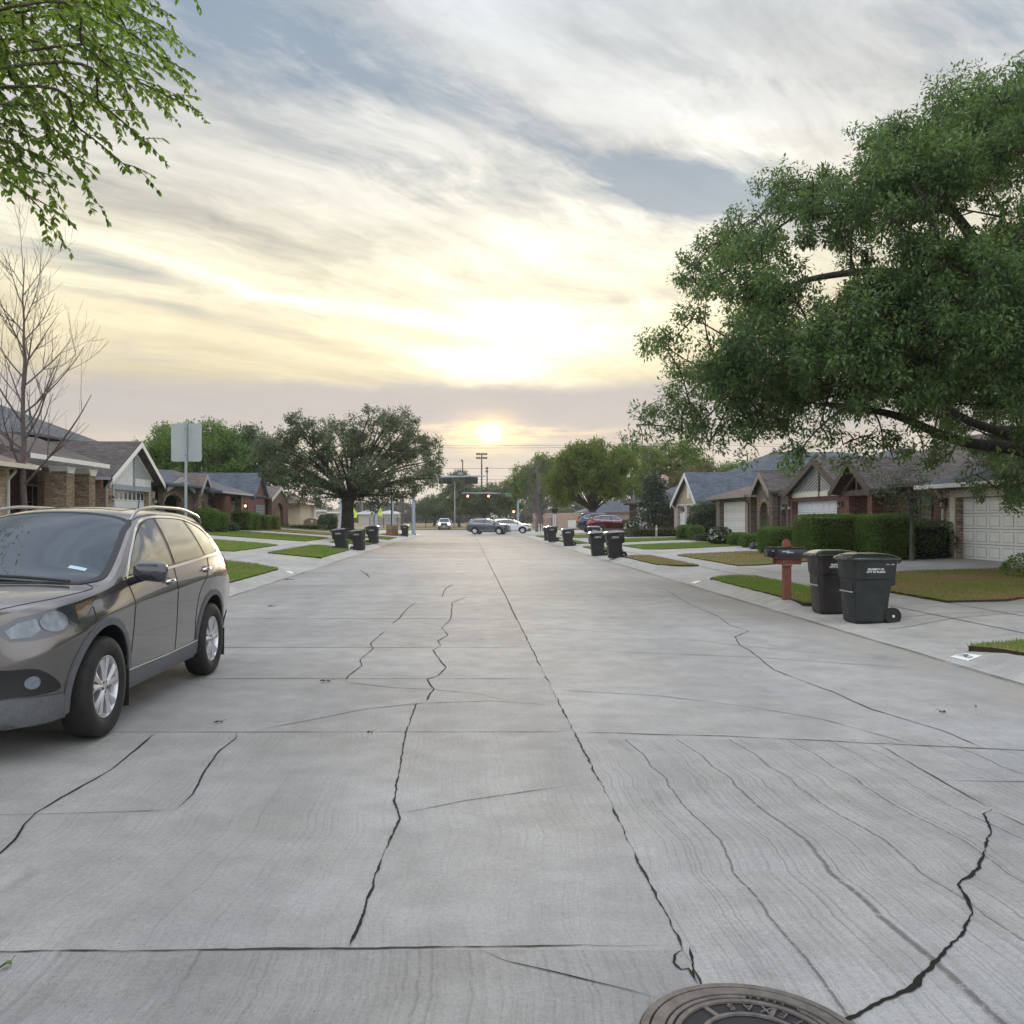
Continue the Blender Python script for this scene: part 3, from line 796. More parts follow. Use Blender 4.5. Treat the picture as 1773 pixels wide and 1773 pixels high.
P_GREY = mat('grey_blue_trim', (.27, .30, .33), .6, var=.1, vscale=5)
P_TAUPE = mat('taupe_trim', (.24, .20, .17), .6, var=.1, vscale=5)
M_PANE = mat('window_pane', (.02, .022, .026), .05, spec=.6, coat=.5)
M_DOORDK = mat('dark_door', (.035, .026, .022), .5, var=.3, vscale=5)
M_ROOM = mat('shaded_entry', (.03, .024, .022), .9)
M_LAMPGL = mat('lit_porch_lamp', (1, .7, .35), .3, emit=(1.0, .55, .20), estr=5)
M_IRON = mat('black_iron', (.015, .015, .016), .5, spec=.4)
M_SOFFIT = mat('soffit', (.42, .38, .33), .7, var=.1)
def siding_mat(name, c, pitch=.16, axis='z', bevel=.5):
    def fn(nt, b):
        u, z, co = wall_uv(nt)
        q = ((z if axis == 'z' else u) / pitch).m('FRACT')
        n = noise(nt, co, 3, 4, .6).step(.3, .7, .9, 1.08)
        sh = q.step(.0, .10, .55, 1.0)
        f = n * sh
        link(nt, mix(nt, 1.0, c, comb(nt, f, f, f), 'MULTIPLY'), b, 'Base Color')
        link(nt, bump(nt, q, .6, .02), b, 'Normal')
    return mat(name, c, .6, spec=.3, fn=fn)
SD_WHITE = siding_mat('white_board_siding', (.66, .65, .62), .30, 'u')
SD_BLUE = siding_mat('pale_blue_board_siding', (.44, .47, .48), .20, 'u')
SD_CREAM = siding_mat('cream_lap_siding', (.60, .53, .38), .17)
SD_FLUTE = siding_mat('fluted_cream_siding', (.56, .51, .43), .10, 'u')

def wall_box(x0, x1, y0, y1, z0, z1):
    return MB().box(x0, x1, y0, y1, z0, z1)
def gable_x(mb, xf, xb, y0, y1, ze, zr, over=.35, th=.14, yr=None):
    """gable roof with its ridge along x (gable facing the street at xf); returns nothing, adds two slopes"""
    s = 1 if xb > xf else -1; yr = (y0 + y1) / 2 if yr is None else yr
    xa = xf - s * over
    sl0 = (zr - ze) / (yr - y0); sl1 = (zr - ze) / (y1 - yr)
    a = (y0 - over, ze - sl0 * over); b = (y1 + over, ze - sl1 * over)
    mb.prism([(xa, a[0], a[1]), (xa, yr, zr), (xa, yr, zr + th), (xa, a[0], a[1] + th)], (xb - xa, 0, 0))
    mb.prism([(xa, b[0], b[1]), (xa, b[0], b[1] + th), (xa, yr, zr + th + .002), (xa, yr, zr + .002)], (xb - xa, 0, 0))
def gable_end(mb, x, y0, y1, ze, zr, th=.12, s=1, yr=None):
    yr = (y0 + y1) / 2 if yr is None else yr
    mb.prism([(x, y0, ze), (x, y1, ze), (x, yr, zr)], (s * th, 0, 0))
def rakes(mb, xf, y0, y1, ze, zr, over, s, w=.20, th=.14, yr=None):
    """barge boards along the front edges of a gable"""
    yr = (y0 + y1) / 2 if yr is None else yr; x = xf - s * over
    for ya, sg in ((y0 - over, 1), (y1 + over, -1)):
        sl = (zr - ze) / abs(yr - (y0 if sg > 0 else y1)); za = ze - sl * over
        mb.prism([(x - s * .035, ya, za - .02), (x - s * .035, yr, zr - .02), (x - s * .035, yr, zr + th * .7), (x - s * .035, ya, za + th * .7)], (s * .032, 0, 0))
        mb.prism([(x - s * .035, ya, za - w), (x - s * .035, ya + sg * w / max(sl, .3) * .0 + sg * .0, za - .02), (x - s * .035, yr, zr - .02), (x - s * .035, yr, zr - w)], (s * .032, 0, 0))
def hip_roof(mb, x0, x1, y0, y1, ze, zr, over=.45, th=.13, axis='y', cut0=None, cut1=None):
    """hipped roof; ridge along axis"""
    x0, x1, y0, y1 = x0 - over, x1 + over, y0 - over, y1 + over
    if axis == 'y':
        h = (x1 - x0) / 2; c = (x0 + x1) / 2; a = y0 + (h if cut0 is None else cut0); b = y1 - (h if cut1 is None else cut1)
        if a > b: a = b = (y0 + y1) / 2
        top = [(c, a, zr), (c, b, zr)]
        B = [(x0, y0, ze), (x1, y0, ze), (x1, y1, ze), (x0, y1, ze)]
        V = B + [(x, y, z + th) for x, y, z in B] + [(x, y, z + th) for x, y, z in top]
        Fq = [(4, 5, 8), (5, 6, 9, 8), (6, 7, 9), (7, 4, 8, 9), (0, 1, 5, 4), (1, 2, 6, 5), (2, 3, 7, 6), (3, 0, 4, 7), (3, 2, 1, 0)]
    else:
        h = (y1 - y0) / 2; c = (y0 + y1) / 2; a = x0 + (h if cut0 is None else cut0); b = x1 - (h if cut1 is None else cut1)
        if a > b: a = b = (x0 + x1) / 2
        top = [(a, c, zr), (b, c, zr)]
        B = [(x0, y0, ze), (x1, y0, ze), (x1, y1, ze), (x0, y1, ze)]
        V = B + [(x, y, z + th) for x, y, z in B] + [(x, y, z + th) for x, y, z in top]
        Fq = [(4, 5, 9, 8), (5, 6, 9), (6, 7, 8, 9), (7, 4, 8), (0, 1, 5, 4), (1, 2, 6, 5), (2, 3, 7, 6), (3, 0, 4, 7), (3, 2, 1, 0)]
    mb.add(V, Fq)
def gutter(mb, a, b, w=.13):
    mb.bar(a, b, w, w)
def wall_with_hole(mb, x, y0, y1, z0, z1, hy0, hy1, hz1, th, hz0=None):
    """street-facing wall (x const) with a door opening"""
    mb.box(x, x + th, y0, hy0, z0, z1); mb.box(x, x + th, hy1, y1, z0, z1); mb.box(x, x + th, hy0, hy1, hz1, z1)
    if hz0 is not None: mb.box(x, x + th, hy0, hy1, z0, hz0)
def arch_wall(mb, x, y0, y1, z0, z1, cy, w, zs, th, pointed=False, n=16, zb=None, rise=1.0):
    """street-facing wall with an arched opening of width w springing at zs"""
    zb = z0 if zb is None else zb
    pts = []
    for i in range(n + 1):
        a = math.pi * i / n
        if pointed:
            t = abs(i - n / 2) / (n / 2); pts.append((cy + math.cos(a) * w / 2, zs + w * .75 * (1 - t ** 1.6)))
        else: pts.append((cy + math.cos(a) * w / 2, zs + math.sin(a) * w / 2 * rise))
    mb.box(x, x + th, y0, cy - w / 2, z0, z1); mb.box(x, x + th, cy + w / 2, y1, z0, z1)
    if zb > z0: mb.box(x, x + th, cy - w / 2, cy + w / 2, z0, zb)
    for (ya, za), (yb, zb_) in zip(pts[:-1], pts[1:]):
        mb.prism([(x, ya, za), (x, yb, zb_), (x, yb, z1), (x, ya, z1)], (th, 0, 0))
    return pts
def arch_ring(mb, x, pts, th, w=.22, s=-1):
    for (ya, za), (yb, zb) in zip(pts[:-1], pts[1:]):
        cy = sum(p[0] for p in pts) / len(pts); cz = pts[0][1]
        def out(y, z):
            d = Vector((y - cy, z - cz)); d = d.normalized() if d.length else Vector((0, 1)); return (y + d.x * w, z + d.y * w)
        a, b = out(ya, za), out(yb, zb)
        mb.prism([(x, ya, za), (x, yb, zb), (x, b[0], b[1]), (x, a[0], a[1])], (s * .035, 0, 0))
def garage_door(parent, x, y0, y1, z0, z1, m, s, rows=4, cols=8, glazed=False, name='garage_door'):
    """panelled sectional door; s = direction out to the street (-1 on the right-hand side)"""
    d = MB(); d.box(x, x + s * -.05, y0, y1, z0, z1)
    rh = (z1 - z0) / rows; cw = (y1 - y0) / cols
    for r in range(rows):
        for c in range(cols):
            if glazed and r == rows - 1: continue
            ya, yb = y0 + c * cw + cw * .14, y0 + (c + 1) * cw - cw * .14; za, zb = z0 + r * rh + rh * .2, z0 + (r + 1) * rh - rh * .2
            d.prism([(x + s * .004, ya, za), (x + s * .004, yb, za), (x + s * .004, yb, zb), (x + s * .004, ya, zb)], (s * .008, 0, 0))
    do = d.build(name, m, parent, bevel=.003)
    if not glazed:
        k = MB(); bw = .016
        for r in range(rows):
            for c in range(cols):
                ya, yb = y0 + c * cw + cw * .14, y0 + (c + 1) * cw - cw * .14; za, zb = z0 + r * rh + rh * .2, z0 + (r + 1) * rh - rh * .2
                k.box(x + s * .003, x + s * .007, ya - bw, ya, za - bw, zb + bw); k.box(x + s * .003, x + s * .007, yb, yb + bw, za - bw, zb + bw)
                k.box(x + s * .003, x + s * .007, ya, yb, za - bw, za); k.box(x + s * .003, x + s * .007, ya, yb, zb, zb + bw)
        k.build('panel_shadow_lines', mat('panel_shadow_paint', (.40, .39, .37), .7), do)  # grey strips paint the shade edging each raised panel
    g = MB()
    for r in range(1, rows): g.box(x + s * .002, x + s * .006, y0, y1, z0 + r * rh - .006, z0 + r * rh + .006)
    g.build('panel_joints', M_JOINT, do)
    if glazed:
        w = MB()
        for c in range(cols):
            ya, yb = y0 + c * cw + cw * .16, y0 + (c + 1) * cw - cw * .16; w.box(x + s * .002, x + s * .010, ya, yb, z1 - rh * .86, z1 - rh * .12)
        w.build('door_lights', M_PANE, do)
    return do
def door_frame(parent, x, y0, y1, z0, z1, m, s, w=.14):
    f = MB(); f.box(x, x + s * .03, y0 - w, y0, z0, z1 + w); f.box(x, x + s * .03, y1, y1 + w, z0, z1 + w); f.box(x, x + s * .03, y0, y1, z1, z1 + w)
    return f.build('door_frame', m, parent, bevel=.008)
def window(parent, x, y0, y1, z0, z1, s, m=P_WHITE, nv=1, nh=1, face='x'):
    p = MB(); f = MB(); b = .07
    def bx(mb, u0, u1, v0, v1, a, c):
        if face == 'x': mb.box(x + s * a, x + s * c, u0, u1, v0, v1)
        else: mb.box(u0, u1, x + s * a, x + s * c, v0, v1)
    bx(p, y0, y1, z0, z1, .004, .012)
    bx(f, y0 - b, y1 + b, z0 - b, z0, .0, .05); bx(f, y0 - b, y1 + b, z1, z1 + b, .0, .05); bx(f, y0 - b, y0, z0, z1, .0, .05); bx(f, y1, y1 + b, z0, z1, .0, .05)
    for i in range(1, nv + 1): u = y0 + (y1 - y0) * i / (nv + 1); bx(f, u - .02, u + .02, z0, z1, .012, .035)
    for i in range(1, nh + 1): v = z0 + (z1 - z0) * i / (nh + 1); bx(f, y0, y1, v - .02, v + .02, .012, .036)
    wo = f.build('window', m, parent); p.build('pane', M_PANE, wo); return wo
def downspout(parent, x, y, z0, z1, m, s=-1, fwd=-.06):
    d = MB(); d.tube([(x + s * .30, y, z1), (x + s * .26, y, z1 - .10), (x + s * .07, y, z1 - .32), (x + s * .07, y, z0 + .12), (x + s * .22, y, z0 + .03)], .045, 8)
    return d.build('downspout', m, parent, smooth=True)
def coach_lamp(parent, x, y, z, s, lit=False):
    l = MB(); l.box(x, x + s * .03, y - .05, y + .05, z - .05, z + .18); l.tube([(x + s * .02, y, z + .12), (x + s * .14, y, z + .2), (x + s * .16, y, z + .13)], .012, 6)
    l.lathe((x + s * .16, y, z), [(.02, -.14), (.05, -.12), (.075, .06), (.085, .07), (.05, .12), (.015, .15)], 'Z', 6)
    lo = l.build('coach_lamp', M_IRON, parent)
    g = MB(); g.lathe((x + s * .16, y, z), [(.03, -.10), (.06, -.09), (.078, .05), (.03, .055)], 'Z', 6); g.build('lamp_glass', M_LAMPGL if lit else mat('lamp_glass', (.32, .30, .26), .2, spec=.5), lo)
    return lo
def vent_stack(parent, x, y, z, h=.3, m=None):
    v = MB(); v.lathe((x, y, z), [(.07, -.3), (.07, h), (.11, h + .01), (.11, h + .07), (.0, h + .09)], 'Z', 10); return v.build('roof_vent', m or mat('galvanised', (.4, .41, .42), .4, .8), parent)
def chimney(parent, x0, x1, y0, y1, z0, z1, m):
    c = MB(); c.box(x0, x1, y0, y1, z0, z1); co = c.build('chimney', m, parent)
    k = MB(); k.box(x0 - .12, x1 + .12, y0 - .12, y1 + .12, z1, z1 + .08)
    for a in (x0 + .05, x1 - .12):
        for b in (y0 + .05, y1 - .12): k.box(a, a + .07, b, b + .07, z1 + .08, z1 + .30)
    k.box(x0 - .18, x1 + .18, y0 - .18, y1 + .18, z1 + .30, z1 + .36); k.build('chimney_cap', M_IRON, co)
def slats(mb, x, y0, y1, ze, zr, s, n=9, right=True, yr=None, w=.035):
    """diagonal battens on one half of a gable"""
    yr = (y0 + y1) / 2 if yr is None else yr; ye = y1 if right else y0; h = zr - ze; L = abs(ye - yr); sg = 1 if ye > yr else -1
    for i in range(1, n):
        t = i / n
        a = (yr, ze + h * (1 - t) * .98); 
        # runs from the king post down and outward, parallel to the rake
        b = (yr + sg * L * (1 - t) * .98, ze)
        mb.bar((x + s * .02, a[0] + sg * .06, a[1] - .05), (x + s * .02, b[0], b[1] + .02), .04, w, up=(1, 0, 0))

def house(name, label, loc): return thing(name, loc, label, 'house')

# ---- right-hand side (street walls at x = XR) --------------------------------------------------
XR = 15.2
def zR(y): return lot_z(XR, y)
# house with the near white garage
h = house('brick_house', 'pale brick house with a cream garage door under the big spreading tree', (XR + 5, 22, .3))
z0 = .34
w = MB(); wall_with_hole(w, XR, 22.0, 28.75, z0 - .5, 2.55, 22.6, 28.0, 2.22, .30); w.box(XR + .3, XR + 11, 28.45, 28.75, z0 - .5, 2.55); w.box(XR + 2.2, XR + 11, 8, 21.7, z0 - .5, 2.55); w.build('wall', B_PALE, h)
r = MB(); hip_roof(r, XR, XR + 12, 20.5, 28.75, 2.52, 4.6, .55, axis='x'); hip_roof(r, XR + 2.0, XR + 13, 7, 24, 2.50, 5.2, .5, axis='y'); ro = r.build('roof', S_GREY, h)
vent_stack(ro, XR + 5, 23, 4.2)
g = MB(); gutter(g, (XR - .60, 20.0, 2.58), (XR - .60, 29.3, 2.58)); gutter(g, (XR - .5, 29.35, 2.58), (XR + 12, 29.35, 2.58)); g.build('gutter', P_WHITE, h, bevel=.01)
t = MB(); t.box(XR - .004, XR - .03, 22.3, 28.3, 2.24, 2.46); t.build('door_header', SD_FLUTE, h)
garage_door(h, XR + .22, 22.62, 27.98, z0, 2.21, mat('cream_garage_paint', (.86, .85, .80), .5, var=.05, vscale=3), -1)
f = MB(); f.box(XR - .002, XR - .04, 28.0, 28.28, z0, 2.24); f.box(XR + .02, XR + .21, 28.002, 28.10, z0, 2.24); f.build('door_frame', P_CREAM, h)
downspout(h, XR, 28.62, z0, 2.5, P_CREAM); coach_lamp(h, XR - .0, 28.52, 2.05, -1)

# house with the pale blue slatted gable and red brick porch
h = house('brick_house', 'dark brick house with a pale blue slatted gable and red brick porch columns', (XR + 5, 36, .4))
z0 = .40; ya, yb = 36.2, 42.2; ym = 38.8
w = MB(); wall_with_hole(w, XR, ya, yb, z0 - .5, 2.55, 37.0, 42.05, 2.36, .30); w.box(XR + .3, XR + 9, ya, ya + .25, z0 - .5, 2.75); w.box(XR + .3, XR + 9, yb - .25, yb, z0 - .5, 2.75)
w.box(XR + .5, XR + .8, 29.6, ya, z0 - .5, 2.75); w.box(XR + .8, XR + 10, 29.6, 29.9, z0 - .5, 2.75); wo = w.build('wall', B_DARK, h)
for q in ((XR - .02, XR + .34, ya - .02, ya + .38), (XR - .03, XR + .34, yb - .2, yb + .02)): MB().box(*q, z0 - .5, 2.56).build('brick_pier', B_RED, h)
ge = MB(); gable_end(ge, XR + .02, ya, yb, 2.75, 4.08, .1, 1, ym); ge.box(XR + .02, XR + .12, ya, yb, 2.52, 2.75); go = ge.build('gable_panel', SD_BLUE, h)
s_ = MB(); s_.bar((XR - .01, ym, 2.5), (XR - .01, ym, 4.05), .10, .06, up=(0, 1, 0)); s_.box(XR + .015, XR - .03, ya, yb, 2.50, 2.53); s_.build('king_post', P_BROWN, go)
s_ = MB(); slats(s_, XR + .02, ya + .3, yb - .3, 2.80, 4.0, -1, 8, True, ym); slats(s_, XR + .02, ya + .3, yb - .3, 2.80, 4.0, -1, 8, False, ym); s_.build('gable_battens', P_TAUPE, go)
t = MB(); t.box(XR + .018, XR - .02, ya + .1, yb - .1, 2.54, 2.74); t.build('gable_board', P_CREAM, go)
r = MB(); gable_x(r, XR, XR + 10, ya, yb, 2.78, 4.10, .30, yr=ym); hip_roof(r, XR + .6, XR + 12, 29.2, 44.0, 2.70, 5.0, .5, axis='y'); ro = r.build('roof', S_DARK, h)
k = MB(); rakes(k, XR, ya, yb, 2.78, 4.10, .30, 1, yr=ym); gutter(k, (XR + .05, 29.0, 2.74), (XR + .05, ya - .5, 2.74), .12); k.build('barge_boards', P_BROWN, h)
garage_door(h, XR + .24, 37.02, 42.03, z0, 2.35, mat('pale_blue_garage_paint', (.62, .66, .70), .5, var=.05, vscale=3), -1)
chimney(ro, XR + 7.5, XR + 8.5, 38.2, 39.2, 3.4, 5.15, B_RED)
for y in (35.2, 33.2): MB().box(XR - .35, XR + .05, y - .2, y + .2, z0 - .5, 2.45).build('porch_column', B_RED, h)
pr = MB(); gable_x(pr, XR - .45, XR + 4, 32.6, 35.7, 2.72, 3.75, .30); pr.build('porch_roof', S_DARK, h)
pb = MB(); rakes(pb, XR - .45, 32.6, 35.7, 2.72, 3.75, .30, 1, .18); pb.box(XR - .42, XR - .30, 32.7, 35.6, 2.45, 2.66); pb.bar((XR - .36, 34.15, 2.6), (XR - .36, 34.15, 3.6), .14); pb.bar((XR - .36, 33.0, 2.7), (XR - .36, 34.1, 3.3), .12); pb.bar((XR - .36, 35.3, 2.7), (XR - .36, 34.2, 3.3), .12); pb.build('porch_frame', P_BROWN, h)
window(h, XR + .5, 30.4, 31.9, 1.1, 2.3, -1, P_BROWN)
coach_lamp(h, XR - .02, ya + .18, 2.1, -1); coach_lamp(h, XR - .03, yb - .25, 2.1, -1)

# house with arched entry, brown hipped garage
h = house('brick_house', 'grey-brown brick house with a small gabled arch entry and brown hipped garage roof', (XR + 5, 48, .45))
z0 = .45
w = MB(); wall_with_hole(w, XR, 48.2, 54.8, z0 - .5, 2.70, 49.1, 54.1, 2.55, .3); w.box(XR + .3, XR + 9, 48.2, 48.5, z0 - .5, 2.8)
w.box(XR + .6, XR + .9, 46.9, 48.2, z0 - .5, 2.8)
arch_wall(w, XR + .25, 43.3, 44.5, z0 - .5, 2.85, 43.9, .72, 1.75, .25, zb=.9); wo = w.build('wall', B_GREY, h)
w = MB(); pts = arch_wall(w, XR - .1, 44.5, 46.9, z0 - .5, 3.05, 45.7, 1.35, 1.75, .3); gable_end(w, XR - .1, 44.5, 46.9, 3.05, 3.85, .3, 1); eo = w.build('entry_arch', B_GREY, h)
a_ = MB(); arch_ring(a_, XR - .1, pts, .1, .2); a_.build('arch_ring', B_STONE, eo)
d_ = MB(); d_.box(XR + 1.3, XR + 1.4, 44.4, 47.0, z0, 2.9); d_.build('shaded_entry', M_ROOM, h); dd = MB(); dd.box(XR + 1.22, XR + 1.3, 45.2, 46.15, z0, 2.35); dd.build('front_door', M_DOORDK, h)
pv = MB(); pv.box(XR + .9, XR + .98, 43.5, 44.3, .9, 2.3); pv.build('pane', M_PANE, h)
r = MB(); gable_x(r, XR - .1, XR + 4, 44.5, 46.9, 3.02, 3.86, .28); ro = r.build('entry_roof', S_DARK, h)
k = MB(); rakes(k, XR - .1, 44.5, 46.9, 3.02, 3.86, .28, 1, .22); k.build('barge_boards', P_TAUPE, h)
r = MB(); hip_roof(r, XR, XR + 8, 48.0, 55.0, 2.72, 4.0, .5, axis='x'); r.build('garage_roof', S_BROWN, h)
r = MB(); hip_roof(r, XR + 1.0, XR + 12, 42.8, 56.5, 2.78, 4.75, .5, axis='y'); r.build('roof', S_GREY, h)
g = MB(); gutter(g, (XR - .5, 47.6, 2.78), (XR - .5, 55.4, 2.78)); gutter(g, (XR - .5, 47.52, 2.78), (XR + .9, 47.52, 2.78)); g.build('gutter', P_TAUPE, h)
garage_door(h, XR + .24, 49.12, 54.08, z0, 2.54, mat('warm_white_garage_paint', (.76, .75, .70), .5, var=.05, vscale=3), -1)
for y0, y1 in ((54.1, 54.8), (48.2, 49.1)): MB().box(XR - .003, XR - .035, y0, y1, z0, 2.7).build('door_frame', P_TAUPE, h)
downspout(h, XR, 48.35, z0, 2.7, P_BROWN); coach_lamp(h, XR + .22, 43.45, 2.1, -1)

# white-gabled house with twin single doors
h = house('brick_house', 'buff brick house with a white-edged gable over two narrow white garage doors', (XR + 5, 63, .5))
z0 = .48; ya, yb, ym = 58.9, 65.5, 61.6
w = MB(); w.box(XR, XR + .3, ya, 60.0, z0 - .5, 2.7); w.box(XR, XR + .3, 62.25, 62.7, z0 - .5, 2.7); w.box(XR, XR + .3, 65.0, yb, z0 - .5, 2.7); w.box(XR, XR + .3, 60.0, 62.25, 2.5, 2.7); w.box(XR, XR + .3, 62.7, 65.0, 2.5, 2.7)
gable_end(w, XR, ya, yb, 2.7, 4.55, .3, 1, ym); wo = w.build('wall', B_BUFF, h)
for q in ((XR + .3, XR + 10, ya, ya + .3), (XR + .3, XR + 10, yb - .3, yb), (XR + 1.5, XR + 1.8, 56.6, ya)): MB().box(*q, z0 - .5, 2.75).build('side_wall', B_RED, h)
l = MB(); l.box(XR - .002, XR - .05, 61.3, 62.0, 2.95, 4.0); l.build('gable_louvre', P_WHITE, h)
r = MB(); gable_x(r, XR, XR + 8, ya, yb, 2.72, 4.62, .32, yr=ym); hip_roof(r, XR + 1.2, XR + 13, 56.4, 72.0, 2.72, 4.6, .5, axis='y'); ro = r.build('roof', S_BLUE, h); vent_stack(ro, XR + 4.0, 61.6, 3.9, .25)
k = MB(); rakes(k, XR, ya, yb, 2.72, 4.62, .32, 1, .24, yr=ym); gutter(k, (XR - .4, ya - .55, 2.55), (XR + 6, ya - .55, 2.55)); k.build('barge_boards', P_WHITE, h)
wp_ = mat('white_garage_paint', (.72, .73, .73), .5, var=.05, vscale=3)
for y0, y1 in ((60.02, 62.23), (62.72, 64.98)): garage_door(h, XR + .2, y0, y1, z0, 2.49, wp_, -1, 4, 4, True); door_frame(h, XR - .001, y0, y1, z0, 2.49, P_WHITE, -1, .1)
downspout(h, XR, yb - .1, z0, 2.6, P_WHITE); downspout(h, XR, ya + .1, z0, 2.6, P_WHITE); coach_lamp(h, XR, 63.0, 2.1, -1)

# tall hipped roof on the street behind
h = house('two_storey_house', 'two-storey house with a steep slate-blue hipped roof rising behind the bungalows', (28, 78, .4))
w = MB(); w.box(23.5, 36, 71, 84.5, -.5, 5.3); w.build('wall', B_TAN, h)
r = MB(); hip_roof(r, 23.5, 36, 71, 84.5, 5.25, 7.2, .5, axis='x', cut0=3.4, cut1=4); ro = r.build('roof', S_BLUE, h)
r = MB(); hip_roof(r, 27, 36, 60.5, 72, 4.6, 6.6, .5, axis='y'); r.build('wing_roof', S_GREY, h)
w = MB(); w.box(27.2, 35.8, 60.8, 71, -.5, 4.65); w.build('wing_wall', B_TAN, h)

# ---- left-hand side (street walls at x = XL) ---------------------------------------------------
XL = -16.8; zl = lot_z(XL, 40)
# nearest corner, just inside the frame
h = house('brick_house', 'tan-roofed buff brick house corner beside the bare tree', (-18, 20, .7))
w = MB(); w.box(-24, -13.6, 10, 26.8, .1, 3.1); w.build('wall', B_BUFF, h)
r = MB(); hip_roof(r, -25, -13.6, 9, 26.8, 3.08, 5.2, .55, axis='y'); r.build('roof', S_TAN, h)
g = MB(); gutter(g, (-13.0, 8.5, 3.12), (-13.0, 27.4, 3.12)); g.build('gutter', P_CREAM, h)
window(h, -13.6, 24.4, 26.0, 1.4, 2.7, 1, P_WHITE, 1, 1); downspout(h, -13.6, 26.6, .75, 3.05, P_WHITE, 1)

# white-gabled house with porch and upper storey
h = house('brick_house', 'tan brick house with a white garage gable and a brick-columned porch', (-20, 44, .95))
z0 = .95; ya, yb, ym = 42.1, 48.6, 45.5
w = MB(); wall_with_hole(w, XL - .3, ya, yb, z0 - .6, 3.05, 43.0, 47.6, 2.98, .3); w.box(XL - 9, XL - .3, ya, ya + .3, z0 - .6, 3.6); w.box(XL - 9, XL - .3, yb - .3, yb, z0 - .6, 3.6); w.box(XL - 1.4, XL - 1.1, 38.2, ya, z0 - .6, 3.6)
wo = w.build('wall', B_TAN, h)
ge = MB(); gable_end(ge, XL - .05, ya, yb, 3.55, 5.25, .1, -1, ym); ge.box(XL - .05, XL - .15, 42.6, 48.1, 3.02, 3.55); go = ge.build('gable_panel', SD_WHITE, h)
s_ = MB(); s_.bar((XL + .0, ym, 3.0), (XL + .0, ym, 5.1), .10, .05, up=(0, 1, 0)); slats(s_, XL - .05, ya + .4, yb - .4, 3.62, 5.1, 1, 9, True, ym); s_.build('gable_battens', P_GREY, go)
r = MB(); gable_x(r, XL, XL - 11, ya, yb, 3.58, 5.34, .40, yr=ym); ro = r.build('roof', S_DARK, h)
k = MB(); rakes(k, XL, ya, yb, 3.58, 5.34, .40, -1, .15, yr=ym); k.build('barge_boards', P_WHITE, h)
g = MB(); gutter(g, (XL + .35, ya - .48, 3.44), (XL - 8, ya - .48, 3.44)); g.build('gutter', P_GREY, h)
garage_door(h, XL - .24, 43.02, 47.58, z0, 2.97, mat('grey_white_garage_paint', (.60, .61, .60), .5, var=.05, vscale=3), 1, 4, 8, True); door_frame(h, XL - .01, 43.0, 47.6, z0, 2.98, P_GREY, 1, .25)
downspout(h, XL + .0, ya - .25, z0, 3.4, P_GREY, 1); coach_lamp(h, XL, 42.4, 2.5, 1); coach_lamp(h, XL, 48.2, 2.5, 1)
for y0, y1 in ((34.9, 35.5), (37.0, 37.6)): MB().box(-16.1, -15.5, y0, y1, z0 - .6, 3.5).build('porch_column', B_STONE, h)
MB().box(-18.0, -15.6, 37.6, 41.9, z0 - .6, 1.95).build('planter_wall', B_STONE, h)
for y0, y1 in ((34.75, 35.65), (36.85, 37.75)):
    b_ = MB(); b_.prism([(-15.45, y0, 3.62), (-15.45, y1, 3.62), (-15.45, y1 - .2, 3.35), (-15.45, y0 + .2, 3.35)], (-.7, 0, 0)); b_.build('column_bracket', P_WHITE, h)
r = MB(); r.prism([(-15.2, 31.4, 3.74), (-15.2, 38.2, 3.74), (-20.6, 38.2, 5.30), (-20.6, 31.4, 5.30)], (0, 0, .14)); r.prism([(-15.25, 38.2, 3.73), (-15.25, 38.25, 3.73), (-20.6, 43.5, 5.3), (-20.6, 38.2, 5.3)], (0, 0, .14)); r.build('porch_roof', S_DARK, h)
f = MB(); f.box(-15.2, -15.12, 31.4, 38.2, 3.70, 3.87); f.build('fascia', P_WHITE, h)
d_ = MB(); d_.box(-19.2, -19.0, 30.0, 42.4, z0 - .6, 3.9); d_.build('entry_wall', B_DARK, h); window(h, -19.0, 32.2, 33.8, 1.5, 3.1, 1, P_WHITE, 1, 1); window(h, -19.0, 38.6, 40.2, 1.6, 3.0, 1, P_WHITE, 1, 1)
d_ = MB(); d_.box(-19.0, -18.93, 35.7, 36.7, z0, 3.05); d_.build('front_door', mat('wine_door', (.10, .02, .035), .5), h)
u = MB(); u.box(-33, -22.5, 45.5, 54.5, 3.4, 5.75); u.build('upper_wall', B_DARK, h)
r = MB(); hip_roof(r, -36, -22.0, 45.0, 55.0, 5.72, 7.75, .6, axis='x', cut0=4, cut1=4.4); uo = r.build('upper_roof', S_GREY, h)
gt = MB(); gt.prism([(-25.2, 46.4, 6.3), (-25.2, 47.6, 6.3), (-25.2, 47.0, 7.1)], (-1.6, 0, 0)); gt.build('roof_gablet', P_BROWN, uo)
vent_stack(ro, XL - 4.5, 44.3, 4.3, .35, mat('white_vent', (.6, .6, .6), .5))

